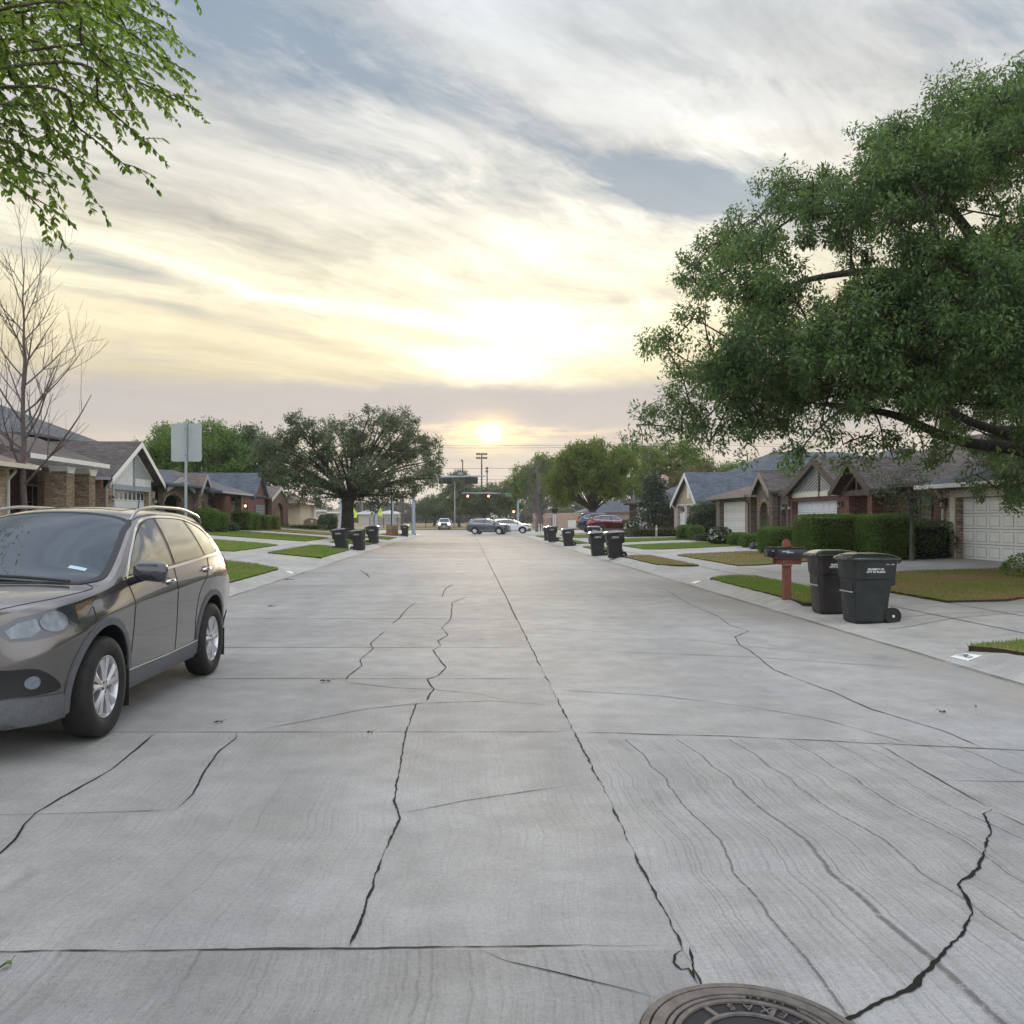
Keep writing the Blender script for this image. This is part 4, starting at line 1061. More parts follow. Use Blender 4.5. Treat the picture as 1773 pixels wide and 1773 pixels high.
# stone house with pointed entry and columned garage porch
h = house('brick_house', 'stone house with a slate hip roof, pointed arch entry and columned garage porch', (-20, 57, .95))
z0 = .90
w = MB(); pts = arch_wall(w, XL - .3, 49.9, 54.4, z0 - .6, 3.3, 51.6, 2.9, 2.55, .3, rise=.28); gable_end(w, XL - .3, 49.9, 54.4, 3.3, 3.85, .3, 1); w.box(XL - .3, XL, 54.4, 55.4, z0 - .6, 3.4); wo = w.build('wall', B_GREY, h)
a_ = MB(); arch_ring(a_, XL, pts, .1, .25, 1); a_.build('arch_ring', B_STONE, wo)
w = MB(); arch_wall(w, XL - .1, 55.4, 57.5, z0 - .6, 3.35, 56.45, .8, 2.1, .4, True); gable_end(w, XL - .1, 55.4, 57.5, 3.35, 4.15, .4, 1); w.build('entry_arch', B_STONE, h)
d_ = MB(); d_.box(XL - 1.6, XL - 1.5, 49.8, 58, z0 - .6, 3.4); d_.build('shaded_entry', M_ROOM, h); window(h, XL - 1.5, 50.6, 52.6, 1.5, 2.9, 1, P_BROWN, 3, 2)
w = MB(); wall_with_hole(w, XL - .9, 57.5, 63.4, z0 - .6, 3.2, 58.2, 62.4, 3.0, .3); w.box(XL - .9, XL - .6, 63.4, 66.6, z0 - .6, 3.2); w.build('garage_wall', B_RED, h)
r = MB(); hip_roof(r, XL - 11, XL + .1, 49.6, 58.5, 3.42, 5.35, .45, axis='x', cut1=5.4); r.build('roof', S_BLUE, h)
r = MB(); hip_roof(r, XL - 11, XL + .9, 57.2, 64.6, 3.22, 4.75, .45, axis='x', cut1=4.4); r.build('garage_roof', S_GREY, h)
r = MB(); gable_x(r, XL + .3, XL - 4, 55.4, 57.5, 3.35, 4.25, .25); r.build('entry_roof', S_BROWN, h)
k = MB(); rakes(k, XL + .3, 55.4, 57.5, 3.35, 4.25, .25, -1, .16); rakes(k, XL, 49.9, 54.4, 3.32, 3.9, .3, -1, .18); k.build('barge_boards', P_GREY, h)
g = MB(); gutter(g, (XL + 1.35, 56.9, 3.27), (XL + 1.35, 65, 3.27)); g.build('gutter', P_GREY, h)
c = MB(); c.box(XL + .45, XL + .9, 63.6, 64.05, z0 - .6, 3.22); c.build('porch_column', B_STONE, h)
garage_door(h, XL - .85, 58.22, 62.38, z0, 2.99, mat('taupe_garage_paint', (.16, .145, .135), .5, var=.1, vscale=3), 1, 4, 8, True); coach_lamp(h, XL + .9, 64.05, 2.5, 1, True); downspout(h, XL - .6, 57.75, z0, 3.2, P_GREY, 1)
# dark brick house, gable and arched entry
h = house('brick_house', 'dark red brick house with a steep brick gable and a low arched entry', (-20, 75, .9))
z0 = .9
w = MB(); w.box(XL - .3, XL, 67.0, 75.2, z0 - .6, 3.3); gable_end(w, XL - .3, 70.6, 75.2, 3.3, 5.1, .3, 1); w.build('wall', B_RED, h)
w = MB(); pts = arch_wall(w, XL + .2, 75.3, 82.2, z0 - .6, 3.3, 78.6, 3.0, 2.2, .3, rise=.5); gable_end(w, XL + .2, 75.3, 82.2, 3.3, 4.2, .3, 1); w.build('entry_arch', B_DARK, h)
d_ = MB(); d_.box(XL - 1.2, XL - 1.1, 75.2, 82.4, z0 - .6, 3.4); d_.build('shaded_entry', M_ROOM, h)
r = MB(); gable_x(r, XL, XL - 9, 70.6, 75.2, 3.3, 5.15, .3); hip_roof(r, XL - 10, XL - .2, 66.6, 76, 3.3, 5.0, .4, axis='x'); r.build('roof', S_BLUE, h)
r = MB(); gable_x(r, XL + .2, XL - 9, 75.3, 82.2, 3.3, 4.3, .4); r.build('entry_roof', S_BROWN, h)
k = MB(); rakes(k, XL + .2, 75.3, 82.2, 3.3, 4.3, .4, -1, .22); k.build('barge_boards', P_GREY, h)
garage_door(h, XL + .08, 71.4, 74.6, z0, 2.7, mat('grey_garage_paint', (.13, .14, .15), .5, var=.1), 1, 4, 4); downspout(h, XL + .2, 82.0, z0, 3.2, P_TAUPE, 1)
w = MB(); window(h, XL, 68.2, 69.0, 1.4, 2.8, 1, P_BROWN)
# cream siding end house
h = house('siding_house', 'small cream siding house end with a tan roof, last on the left', (-17, 89, .7))
w = MB(); w.box(-24, -15.6, 84.5, 93, 0, 2.9); w.build('wall', SD_CREAM, h)
c = MB(); c.box(-15.6, -15.3, 90.6, 91.2, 0, 2.9); c.build('corner_post', P_CREAM, h)
r = MB(); hip_roof(r, -25, -15.4, 84, 94, 2.88, 4.9, .55, axis='x'); r.build('roof', S_BROWN, h)
g = MB(); gutter(g, (-14.8, 83.4, 2.95), (-14.8, 94.5, 2.95)); g.build('gutter', P_CREAM, h)
# ------------------------------------------------------------------ trees and shrubs
def leaf_mat(name, c1, c2, c3, trans=.45, rough=.55):
    def fn(nt, b):
        r = geo(nt, 'Random Per Island'); c = coord(nt)
        n = noise(nt, c, .8, 3, .6)
        col = ramp(nt, (r * .50 + (n - .5) * 1.1 + .26).clamp(), [(.15, c1), (.5, c2), (.85, c3)])
        link(nt, col, b, 'Base Color'); b.inputs['Roughness'].default_value = rough
        t = nt.nodes.new('ShaderNodeBsdfTranslucent')
        link(nt, mix(nt, 1.0, col, (1.25, 1.25, .75), 'MULTIPLY'), t, 'Color')
        ms = nt.nodes.new('ShaderNodeMixShader'); ms.inputs[0].default_value = trans
        nt.links.new(b.outputs[0], ms.inputs[1]); nt.links.new(t.outputs[0], ms.inputs[2])
        nt.links.new(ms.outputs[0], nt.nodes['Material Output'].inputs[0])
    return mat(name, c2, rough, spec=.35, fn=fn)
def bark_fn(c1, c2):
    def fn(nt, b):
        c = coord(nt); x, y, z = sep(nt, c)
        n = noise(nt, comb(nt, x * 9.0, y * 9.0, z * 2.2), 1.0, 6, .7); n2 = noise(nt, c, 2.2, 4)
        link(nt, mix(nt, (n * .7 + n2 * .3).step(.3, .7), c1, c2), b, 'Base Color'); link(nt, bump(nt, n, .8, .04), b, 'Normal')
    return fn
BARK_DARK = mat('dark_bark', (.05, .042, .036), .9, spec=.15, fn=bark_fn((.028, .024, .021), (.075, .062, .052)))
BARK_GREY = mat('grey_bark', (.14, .125, .12), .9, spec=.15, fn=bark_fn((.085, .076, .074), (.19, .17, .165)))
BARK_BROWN = mat('brown_bark', (.09, .07, .058), .9, spec=.15, fn=bark_fn((.05, .04, .035), (.13, .10, .085)))
L_BIG = leaf_mat('pistache_leaves', (0.044, 0.080, 0.036), (0.092, 0.152, 0.062), (0.18, 0.26, 0.10))
L_ELM = leaf_mat('elm_leaves', (.070, .115, .024), (.145, .225, .042), (.23, .32, .08), .6)
L_OAK = leaf_mat('live_oak_leaves', (.056, .080, .048), (.092, .122, .070), (.135, .170, .095), .4)
L_MID = leaf_mat('fresh_green_leaves', (0.062, 0.119, 0.025), (0.106, 0.188, 0.040), (0.156, 0.250, 0.056))
L_LIME = leaf_mat('yellow_green_leaves', (.075, .115, .020), (.12, .175, .034), (.17, .23, .05), .5)
L_DEEP = leaf_mat('deep_green_leaves', (0.042, 0.077, 0.035), (0.072, 0.120, 0.051), (0.112, 0.168, 0.067), .3)
L_OLIVE = leaf_mat('olive_leaves', (.075, .075, .028), (.115, .11, .042), (.16, .14, .055), .4)
L_MAG = leaf_mat('magnolia_leaves', (0.022, 0.042, 0.022), (0.038, 0.067, 0.032), (0.080, 0.115, 0.058), .12, .28)
L_HEDGE = leaf_mat('hedge_leaves', (0.056, 0.105, 0.020), (0.098, 0.175, 0.031), (0.161, 0.245, 0.048), .35)
L_SAGE = leaf_mat('grey_green_leaves', (.055, .080, .052), (.085, .115, .075), (.12, .15, .10), .3)
L_FLOWER = leaf_mat('white_petals', (.75, .74, .68), (.82, .81, .76), (.85, .84, .80), .3)
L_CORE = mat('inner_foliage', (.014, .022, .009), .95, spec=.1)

def rot_basis(n, rng, droop=0.0):
    d = rng.normal(size=(n, 3)); d /= np.linalg.norm(d, axis=1, keepdims=True)
    d[:, 2] -= droop; d /= np.linalg.norm(d, axis=1, keepdims=True)
    r = rng.normal(size=(n, 3)); s = np.cross(d, r); s /= np.linalg.norm(s, axis=1, keepdims=True)
    return d, s
def leaves_at(P, size, asp, rng, droop=.3, O=None):
    """one pointed quad per point; with offsets O the leaves of a clump hang outward from its centre"""
    n = len(P)
    if O is None: d, s = rot_basis(n, rng, droop)
    else:
        o = O / (np.linalg.norm(O, axis=1, keepdims=True) + 1e-9)
        d = o * .75 + rng.normal(0, .55, (n, 3)); d[:, 2] -= droop; d /= np.linalg.norm(d, axis=1, keepdims=True)
        up = o * .5 + np.array([0, 0, 1.0]) + rng.normal(0, .32, (n, 3))
        s = np.cross(d, up); s /= (np.linalg.norm(s, axis=1, keepdims=True) + 1e-9)
    if True: pass
    L = size * rng.uniform(.65, 1.3, n)[:, None]; w = L * asp
    a = P; b = P + d * L * .45 + s * w * .5; c = P + d * L; e = P + d * L * .45 - s * w * .5
    V = np.stack([a, b, c, e], 1).reshape(-1, 3); return V, np.arange(len(V)).reshape(-1, 4)
def crown_points(lobes, clump, per, rng, crad=.38, shell=.55, flat=.8, off=None):
    """lobes: (x,y,z,rx,ry,rz); each lobe carries clumps near its surface, each clump a puff of leaves"""
    out = []
    for (x, y, z, rx, ry, rz) in lobes:
        k = max(3, int(clump * (rx * ry * rz) ** (2 / 3)))
        d = rng.normal(size=(k, 3)); d /= np.linalg.norm(d, axis=1, keepdims=True)
        rr_ = (shell + (1 - shell) * rng.uniform(0, 1, k) ** .7)[:, None]
        C = np.array([x, y, z]) + d * rr_ * np.array([rx, ry, rz])
        cr = crad * rng.uniform(.6, 1.35, k)
        m = rng.poisson(per, k).clip(4)
        idx = np.repeat(np.arange(k), m); n = len(idx)
        g = rng.normal(size=(n, 3)); g /= np.linalg.norm(g, axis=1, keepdims=True)
        rad = rng.uniform(0, 1, n) ** .45
        g = g * rad[:, None] * cr[idx][:, None]; g[:, 2] *= flat
        out.append(C[idx] + g)
        if off is not None: off.append(g)
    return np.concatenate(out)
def limb(mb, a, b, r0, r1, sag=0.0, wob=.05, n=7, seg=7, rng=random):
    a, b = Vector(a), Vector(b); L = (b - a).length; pts, rs = [], []
    o1 = Vector((rng.uniform(-1, 1), rng.uniform(-1, 1), rng.uniform(-.6, .6))) * wob * L
    for i in range(n + 1):
        t = i / n; p = a.lerp(b, t) + o1 * math.sin(math.pi * t) + Vector((0, 0, sag * L * math.sin(math.pi * t)))
        pts.append(p); rs.append(r0 + (r1 - r0) * t ** .8)
    mb.tube(pts, rs, seg); return pts
def tree(name, base, label, lobes, leaf, bark, trunk_h, trunk_r, size, asp=.55, clump=16, per=40, crad=.4, cat='tree', group=None, seed=1, limbs=True, droop=.3, fork=None, shell=.55, lean=(0, 0), twig=None):
    rng = np.random.default_rng(seed); rn = random.Random(seed)
    root = thing(name, base, label, cat, group); b = Vector(base)
    T = MB(); top = b + Vector((lean[0], lean[1], trunk_h))
    pts = [b + Vector((0, 0, -.3)), b + Vector((0, 0, .02)), b + Vector((lean[0] * .1, lean[1] * .1, trunk_h * .18)), b + Vector((lean[0] * .5, lean[1] * .5, trunk_h * .6)), top]
    T.tube(pts, [trunk_r * 1.5, trunk_r * 1.35, trunk_r * 1.05, trunk_r * .9, trunk_r * .85], 14)
    if limbs:
        for (x, y, z, rx, ry, rz) in lobes:
            s_ = top + Vector((rn.uniform(-.3, .3) * trunk_r, rn.uniform(-.3, .3) * trunk_r, -.1)); r0 = trunk_r * rn.uniform(.16, .30)
            m = limb(T, s_, (x, y, z - rz * .2), r0, r0 * .25, .06, .07, 7, 6, rn)
            for _ in range(3):
                p = m[rn.randint(3, 7)]; d = Vector((rn.gauss(0, 1), rn.gauss(0, 1), rn.gauss(.3, .7))).normalized()
                limb(T, p, p + Vector((d.x * rx, d.y * ry, d.z * rz)) * .8, r0 * .25, r0 * .06, .05, .1, 5, 5, rn)
    T.build('trunk', bark, root, smooth=True, angle=60)
    of = []; P = crown_points(lobes, clump, per, rng, crad, shell, off=of)
    V, Q = leaves_at(P, size, asp, rng, droop, np.concatenate(of))
    mesh_np('crown', V, Q, leaf, root)
    return root
def dome(cx, cy, zc, rx, ry, rz, n, r, rng, zmin=-.5, jit=.12, fill=.25):
    """lobes over an ellipsoid"""
    out = []
    for i in range(n):
        t = (i + .5) / n; ph = i * 2.39996
        z = 1 - t * (1 - zmin); q = math.sqrt(max(0, 1 - z * z)); k = .78 if rng.random() > fill else rng.uniform(.2, .6)
        out.append((cx + rx * k * q * math.cos(ph) * (1 + rng.uniform(-jit, jit)), cy + ry * k * q * math.sin(ph) * (1 + rng.uniform(-jit, jit)), zc + rz * k * z * (1 + rng.uniform(-jit, jit)),
                    r * rng.uniform(.75, 1.25), r * rng.uniform(.75, 1.25), r * rng.uniform(.6, .95)))
    return out

# ---- the big spreading tree on the right ------------------------------------------------------
OUT = [(1100, 742), (1135, 690), (1165, 640), (1140, 592), (1172, 568), (1195, 522), (1176, 490), (1180, 448), (1245, 395), (1292, 378), (1325, 385), (1338, 318), (1392, 308), (1450, 306), (1502, 226), (1562, 208),
       (1642, 138), (1700, 122), (1790, 105), (2000, 60), (2300, 150), (2550, 420), (2600, 700), (2400, 820), (2100, 850), (1773, 880), (1700, 850), (1640, 800), (1560, 775), (1500, 745), (1430, 760), (1390, 800), (1360, 765),
       (1300, 770), (1262, 745), (1205, 780), (1170, 760)]
def ragged(P, seed):
    r_ = random.Random(seed); out = []
    for (a, b), (c, d_) in zip(P[:-1], P[1:]):
        out.append((a, b)); L = math.hypot(c - a, d_ - b)
        if a > 1800 or c > 1800: continue
        n = int(L // 26)
        for i in range(1, n + 1):
            q = i / (n + 1); j = r_.choice((-24, -14, 0, 8, 12)); out.append((a + (c - a) * q - j * (d_ - b) / L * -1, b + (d_ - b) * q - j * (c - a) / L))
    out.append(P[-1]); return out
OUT = ragged(OUT, 3)
TB = 20.5; TX = gx(1880, TB); BIG0 = Vector((TX, TB, lot_z(TX, TB)))
def big_tree():
    rn = random.Random(5); lobes = []; C = (TX, TB, 6.3)
    px_ = np.array([p[0] for p in OUT], float); py_ = np.array([p[1] for p in OUT], float); tries = 0
    tgt = 640
    while len(lobes) < tgt and tries < 90000:
        tries += 1
        r = rn.choice((.34, .42, .5, .6, .75, .95)); rp = r / TB * F
        u, v = rn.uniform(1080, 2600), rn.uniform(50, 890)
        if u > 1900 and rn.random() < .86: continue
        ok = True
        for k in range(8):
            a = k * math.pi / 4
            if not in_poly(np.array([u + math.cos(a) * rp * .94]), np.array([v + math.sin(a) * rp * .90]), OUT)[0]: ok = False; break
        if not ok: continue
        X_, Z_ = gx(u, TB), gz(v, TB)
        e = ((X_ - C[0]) / 10.2) ** 2 + ((Z_ - C[2]) / 7.0) ** 2
        dep = 7.0 * math.sqrt(max(.06, 1 - e)); t = TB + (-1 if rn.random() < .62 else 1) * dep * rn.uniform(.35, 1.0)
        x, z = gx(u, t), gz(v, t); rk = r * (t / TB) ** .5
        # windows through the crown
        if any(math.hypot(u - a, v - b) < c + rp * .75 for a, b, c in ((1425, 484, 26), (1515, 434, 15), (1690, 392, 14), (1242, 556, 9), (1755, 330, 8), (1370, 470, 8))): continue
        if any(math.hypot(u - a, v - b) < c for a, b, c in ((1625, 725, 30), (1725, 715, 34), (1700, 790, 26))): continue
        d = min((abs(u - q[6]) / 24 + abs(v - q[7]) / 24 for q in lobes if abs(t - q[1]) < 2.4), default=9)
        if d < .75: continue
        if t < TB + .5 and any(abs(v - np.interp(u, xs_, ys_)) < w_ and xs_[0] < u < xs_[-1] for xs_, ys_, w_ in (((1505, 1564, 1635, 1690, 1757, 1830), (708, 724, 755, 769, 777, 795), 36), ((1650, 1735, 1773, 1830), (716, 749, 764, 790), 24))): continue
        if v > np.interp(u, (1480, 1560, 1650, 1740, 1800), (788, 795, 806, 850, 890)) and u < 1790: continue
        lobes.append((x, t, z, rk, rk, rk * .78, u, v))
    for (u, v, r, t) in ((1105, 735, .5, 19), (1180, 745, .55, 18.5), (1380, 788, .34, 15.5), (1372, 768, .34, 15.5), (1290, 775, .4, 17), (1230, 765, .45, 18), (1460, 770, .45, 17), (1530, 775, .55, 17), (1600, 770, .5, 17.5),
                       (1725, 845, .5, 21.5), (1765, 845, .55, 21.5), (1690, 822, .4, 21.5), (1820, 850, .9, 19), (1570, 690, .4, 18), (1500, 755, .4, 17), (1640, 800, .35, 21), (1143, 590, .4, 20), (1345, 315, .45, 20), (1395, 310, .4, 20), (1510, 235, .5, 20), (1300, 380, .45, 20)):
        lobes.append((gx(u, t), t, gz(v, t), r, r, r * .85, u, v))
    for k in range(len(OUT) - 1):
        (u0, v0), (u1, v1) = OUT[k], OUT[k + 1]
        if u0 > 1800 or v0 > 700: continue
        L_ = math.hypot(u1 - u0, v1 - v0)
        if L_ < 4 or rn.random() < .25: continue
        r = rn.uniform(.24, .44); rp = r / TB * F; t = TB + rn.uniform(-2.5, 2.5)
        nx_, ny_ = -(v1 - v0) / L_, (u1 - u0) / L_                     # inward side of the outline
        u, v = (u0 + u1) / 2 + nx_ * rp * .8, (v0 + v1) / 2 + ny_ * rp * .8
        if not in_poly(np.array([u]), np.array([v]), OUT)[0]: continue
        lobes.append((gx(u, t), t, gz(v, t), r, r, r * 1.15, u, v))
    root = thing('shade_tree', BIG0, 'very large spreading green tree overhanging the right-hand front yards', 'tree')
    T = MB()
    fork = BIG0 + Vector((-.15, 0, 2.75))
    T.tube([BIG0 + Vector((0, 0, -.3)), BIG0 + Vector((0, 0, .1)), BIG0 + Vector((-.05, 0, 1.0)), fork], [.62, .52, .42, .44], 16)
    def path(pts, r0, r1, n=4):
        P = [Vector(p) for p in pts]; c = []
        for i in range(len(P) - 1):
            a, b, c_, d_ = P[max(0, i - 1)], P[i], P[i + 1], P[min(len(P) - 1, i + 2)]
            for k in range(n):
                t = k / n; c.append(.5 * ((2 * b) + (c_ - a) * t + (2 * a - 5 * b + 4 * c_ - d_) * t * t + (3 * b - a - 3 * c_ + d_) * t ** 3))
        c.append(P[-1]); m = len(c)
        T.tube(c, [r0 + (r1 - r0) * (i / (m - 1)) for i in range(m)], 10); return c
    A = [path([fork, at(1835, 797, 20), at(1757, 777, 19.4), at(1690, 769, 18.8), at(1635, 755, 18.2), at(1564, 724, 17.6), at(1513, 711, 17.2), at(1430, 700, 17)], .16, .045),
         path([fork, at(1825, 788, 20.6), at(1773, 764, 20.6), at(1735, 749, 20.6), at(1657, 718, 20.8), at(1560, 640, 21.5), at(1490, 585, 22)], .17, .05),
         path([fork, at(1860, 700, 20.5), at(1790, 560, 20), at(1690, 420, 19.5), at(1600, 300, 19.5)], .30, .06),
         path([fork, at(1880, 600, 21), at(1870, 380, 21.5), at(1840, 200, 22)], .30, .07),
         path([fork, at(1930, 700, 20), at(2060, 520, 19), at(2200, 380, 18.5)], .28, .07), path([fork, at(1900, 740, 23), at(1800, 600, 25.5), at(1660, 520, 27)], .24, .06),
         path([fork, at(1990, 760, 22), at(2180, 660, 23.5), at(2380, 600, 25)], .25, .06), path([fork, at(1790, 700, 20), at(1660, 600, 19.5), at(1540, 560, 19.5), at(1440, 590, 20)], .13, .04),
         path([fork, at(1800, 640, 21), at(1640, 500, 22), at(1530, 470, 22.5), at(1420, 480, 22.5), at(1350, 500, 22)], .18, .05)]
    ends = [p for q in A for p in q[5:]]
    rr_ = random.Random(2)
    for L in sorted(lobes, key=lambda q: (Vector(q[:3]) - fork).length):
        c = Vector(L[:3]); dc = (c - fork).length; p = min((e for e in ends if (e - fork).length < dc + .2), key=lambda e: (e - c).length, default=fork); ends.append(c)
        r0 = .014 + .010 * min(3, (p - c).length)
        m = limb(T, p, c, r0, .010, .04, .08, 7, 6, rr_)
        for _ in range(3):
            d = Vector((rr_.gauss(0, 1), rr_.gauss(0, 1), rr_.gauss(0, 1))).normalized() * L[3] * .85
            limb(T, m[rr_.randint(4, 7)], c + d, .016, .005, .03, .1, 4, 4, rr_)
    T.build('trunk', BARK_DARK, root, smooth=True, angle=60)
    rng = np.random.default_rng(4)
    of = []; P = crown_points([l[:6] for l in lobes], 27, 92, rng, .24, .60, .9, off=of)
    V, Q = leaves_at(P, .10, .40, rng, .35, np.concatenate(of))
    mesh_np('crown', V, Q, L_BIG, root)
    print('big tree leaves', len(Q), len(lobes))
big_tree()

# ---- elm branches hanging in at the top left -----------------------------------------------------
def elm():
    b = Vector((-8.6, 6.6, lot_z(-8.6, 6.6)))
    root = thing('elm_tree', b, 'elm with drooping sprays of fresh leaves hanging in at the top left', 'tree')
    T = MB(); rn = random.Random(9); rng = np.random.default_rng(9)
    crown = b + Vector((.4, .6, 3.2))
    T.tube([b + Vector((0, 0, -.3)), b + Vector((0, 0, .1)), b + Vector((.1, .2, 1.6)), crown], [.42, .34, .26, .22], 14)
    LP, LD = [], []
    def spray(pts, r0, tw, step=.052, side=.46):
        P = [Vector(p) for p in pts]; c = []
        for i in range(len(P) - 1):
            a, b_, c_, d_ = P[max(0, i - 1)], P[i], P[i + 1], P[min(len(P) - 1, i + 2)]
            for k in range(8):
                t = k / 8; c.append(.5 * ((2 * b_) + (c_ - a) * t + (2 * a - 5 * b_ + 4 * c_ - d_) * t * t + (3 * b_ - a - 3 * c_ + d_) * t ** 3))
        c.append(P[-1]); m = len(c)
        T.tube(c, [r0 * (1 - i / m) + .0022 for i in range(m)], 6)
        def leafy(q, start=0):
            acc = 0; sg = 1
            for i in range(max(1, start), len(q)):
                seg = q[i] - q[i - 1]; L = seg.length; acc += L
                while acc > .0125:
                    acc -= .0125; t = seg.normalized(); n_ = t.cross(Vector((0, 0, 1)))
                    n_ = n_.normalized() if n_.length > .05 else Vector((1, 0, 0))
                    sg = -sg
                    d = (t * rn.uniform(.35, .8) + n_ * sg * rn.uniform(.35, .8) + Vector((0, 0, -1)) * rn.uniform(-.05, .65)).normalized()
                    LP.append(tuple(q[i] - seg * rn.random())); LD.append(tuple(d))
        L = 0; sg = 1; nxt = rn.uniform(.05, .2)
        for i in range(2, m - 1):
            L += (c[i] - c[i - 1]).length
            if L > nxt:
                nxt = L + rn.uniform(.6, 1.4) * step * 1.6; sg = -sg
                t = (c[i + 1] - c[i - 1]).normalized(); n_ = t.cross(Vector((rn.uniform(-.3, .3), rn.uniform(-.3, .3), 1))).normalized()
                ln = side * rn.uniform(.45, 1.15) * (1 - .45 * i / m)
                d = (t * .75 + n_ * sg * .75 + Vector((0, 0, rn.uniform(-.05, .45)))).normalized()
                e = [c[i] + d * ln * s_ + Vector((0, 0, -1)) * ln * .15 * s_ * s_ for s_ in (0, .2, .4, .6, .8, 1)]
                T.tube(e, [.0035, .003, .0026, .0022, .0018, .0014], 5); leafy(e)
                if ln > .2 and rn.random() < .85:
                    j = 2; d2 = (d * .7 - n_ * sg * .6 + Vector((0, 0, -.2))).normalized()
                    e2 = [e[j] + d2 * ln * .6 * s_ + Vector((0, 0, -1)) * ln * .2 * s_ * s_ for s_ in (0, .3, .6, 1)]
                    T.tube(e2, [.0025, .002, .0018, .0013], 5); leafy(e2)
        leafy(c, m // 3)
    R0 = crown
    ends = [((362, 222), (255, 165), (110, 90), 5.6), ((350, 160), (250, 95), (100, 20), 6.0), ((272, 280), (190, 205), (70, 120), 5.2), ((240, 322), (150, 245), (30, 160), 5.5), ((165, 335), (100, 270), (-10, 190), 5.0),
            ((112, 360), (55, 310), (-50, 250), 5.2), ((88, 392), (25, 335), (-80, 290), 4.9), ((15, 345), (-35, 305), (-110, 260), 5.3), ((330, 8), (270, -40), (160, -100), 6.4), ((305, 85), (210, 20), (80, -60), 6.2),
            ((50, 235), (0, 165), (-70, 90), 5.6), ((205, 130), (120, 55), (20, -20), 5.0), ((290, 205), (200, 120), (70, 40), 6.6), ((130, 180), (60, 95), (-30, 20), 6.2), ((220, 60), (140, 0), (40, -70), 5.4), ((30, 120), (-10, 50), (-80, -20), 5.1),
            ((315, 140), (220, 70), (90, -10), 6.8), ((80, 60), (20, -20), (-60, -80), 5.9), ((150, 275), (70, 200), (-50, 120), 6.4), ((225, 245), (130, 165), (0, 80), 6.0), ((50, 295), (-10, 215), (-90, 140), 6.3), ((10, 220), (-50, 140), (-110, 70), 4.9),
            ((250, 185), (160, 105), (40, 20), 4.8), ((100, 130), (30, 50), (-60, -20), 6.7), ((270, 105), (170, 35), (40, -40), 5.2), ((190, 210), (100, 130), (-20, 50), 6.9), ((120, 235), (40, 165), (-70, 90), 5.7), ((180, 80), (90, 10), (-20, -60), 6.0),
            ((290, 45), (190, -20), (70, -90), 5.6), ((70, 185), (0, 110), (-80, 40), 6.9), ((230, 150), (140, 80), (10, 0), 5.8), ((60, 335), (0, 270), (-90, 200), 5.8), ((140, 30), (70, -40), (-20, -100), 6.6), ((240, 15), (150, -50), (50, -110), 6.1)]
    for (e, m, s_, t) in ends:
        e, m, s_ = (e[0] - 12, e[1] - 26), (m[0] - 12, m[1] - 22), (s_[0] - 12, s_[1] - 10)
        p3, p2, p1 = at(*e, t), at(*m, t - .15), at(*s_, t - .35)
        p0 = R0.lerp(p1, .45) + Vector((0, 0, .35))
        spray([R0, p0, p1, p2, p3], .013, 1)
    # the rest of the crown, above and outside the frame
    for k in range(16):
        a = rn.uniform(0, 6.28); L = rn.uniform(2.4, 4.2); z = rn.uniform(1.6, 4.6)
        if math.cos(a) > -.2: continue
        e = crown + Vector((math.cos(a) * L, math.sin(a) * L, z)); limb(T, crown, e, .08, .015, .08, .05, 7, 6, rn)
    T.build('branches', BARK_BROWN, root, smooth=True, angle=60)
    P = np.array(LP); D = np.array(LD); n = len(P)
    s = np.cross(D, rng.normal(size=(n, 3)) * .5 + np.array([0, 0, 1.])); s /= np.linalg.norm(s, axis=1, keepdims=True)
    L = .041 * rng.uniform(.55, 1.3, n)[:, None]; w = L * rng.uniform(.46, .64, n)[:, None]
    V = np.stack([P, P + D * L * .25 + s * w * .40, P + D * L * .55 + s * w * .44, P + D * L, P + D * L * .55 - s * w * .44, P + D * L * .25 - s * w * .40], 1).reshape(-1, 3)
    I = np.arange(n) * 6
    Q = np.concatenate([np.stack([I, I + 1, I + 2, I + 3], 1), np.stack([I, I + 3, I + 4, I + 5], 1)])
    mesh_np('leaves', V, Q, L_ELM, root)
    lob = []
    for k in range(70):
        a = rn.uniform(0, 6.28); L_ = rn.uniform(.5, 4.6); z = rn.uniform(1.6, 5.2)
        x, y = crown.x + math.cos(a) * L_, crown.y + math.sin(a) * L_
        if y > .4 and x > -.53 * y - 1.0 and (crown.z + z - CH) / y < .66: continue
        if y > 9: continue     # stay above and left of the view
        lob.append((x, y, crown.z + z, .85, .85, .5))
    for k in range(16):
        x, y, z = -8.3 + rn.uniform(-1.1, .5), 12.4 + rn.uniform(-1.6, 1.2), 8.0 + rn.uniform(-1.7, 1.4)
        if x > -.53 * y - 1.0: continue
        lob.append((x, y, z, .7, .7, .55))
    P = crown_points(lob, 20, 18, rng, .32); V, Q = leaves_at(P, .075, .45, rng, .6)
    mesh_np('upper_crown', V, Q, L_ELM, root)
    print('elm leaves', n, len(Q))
elm()

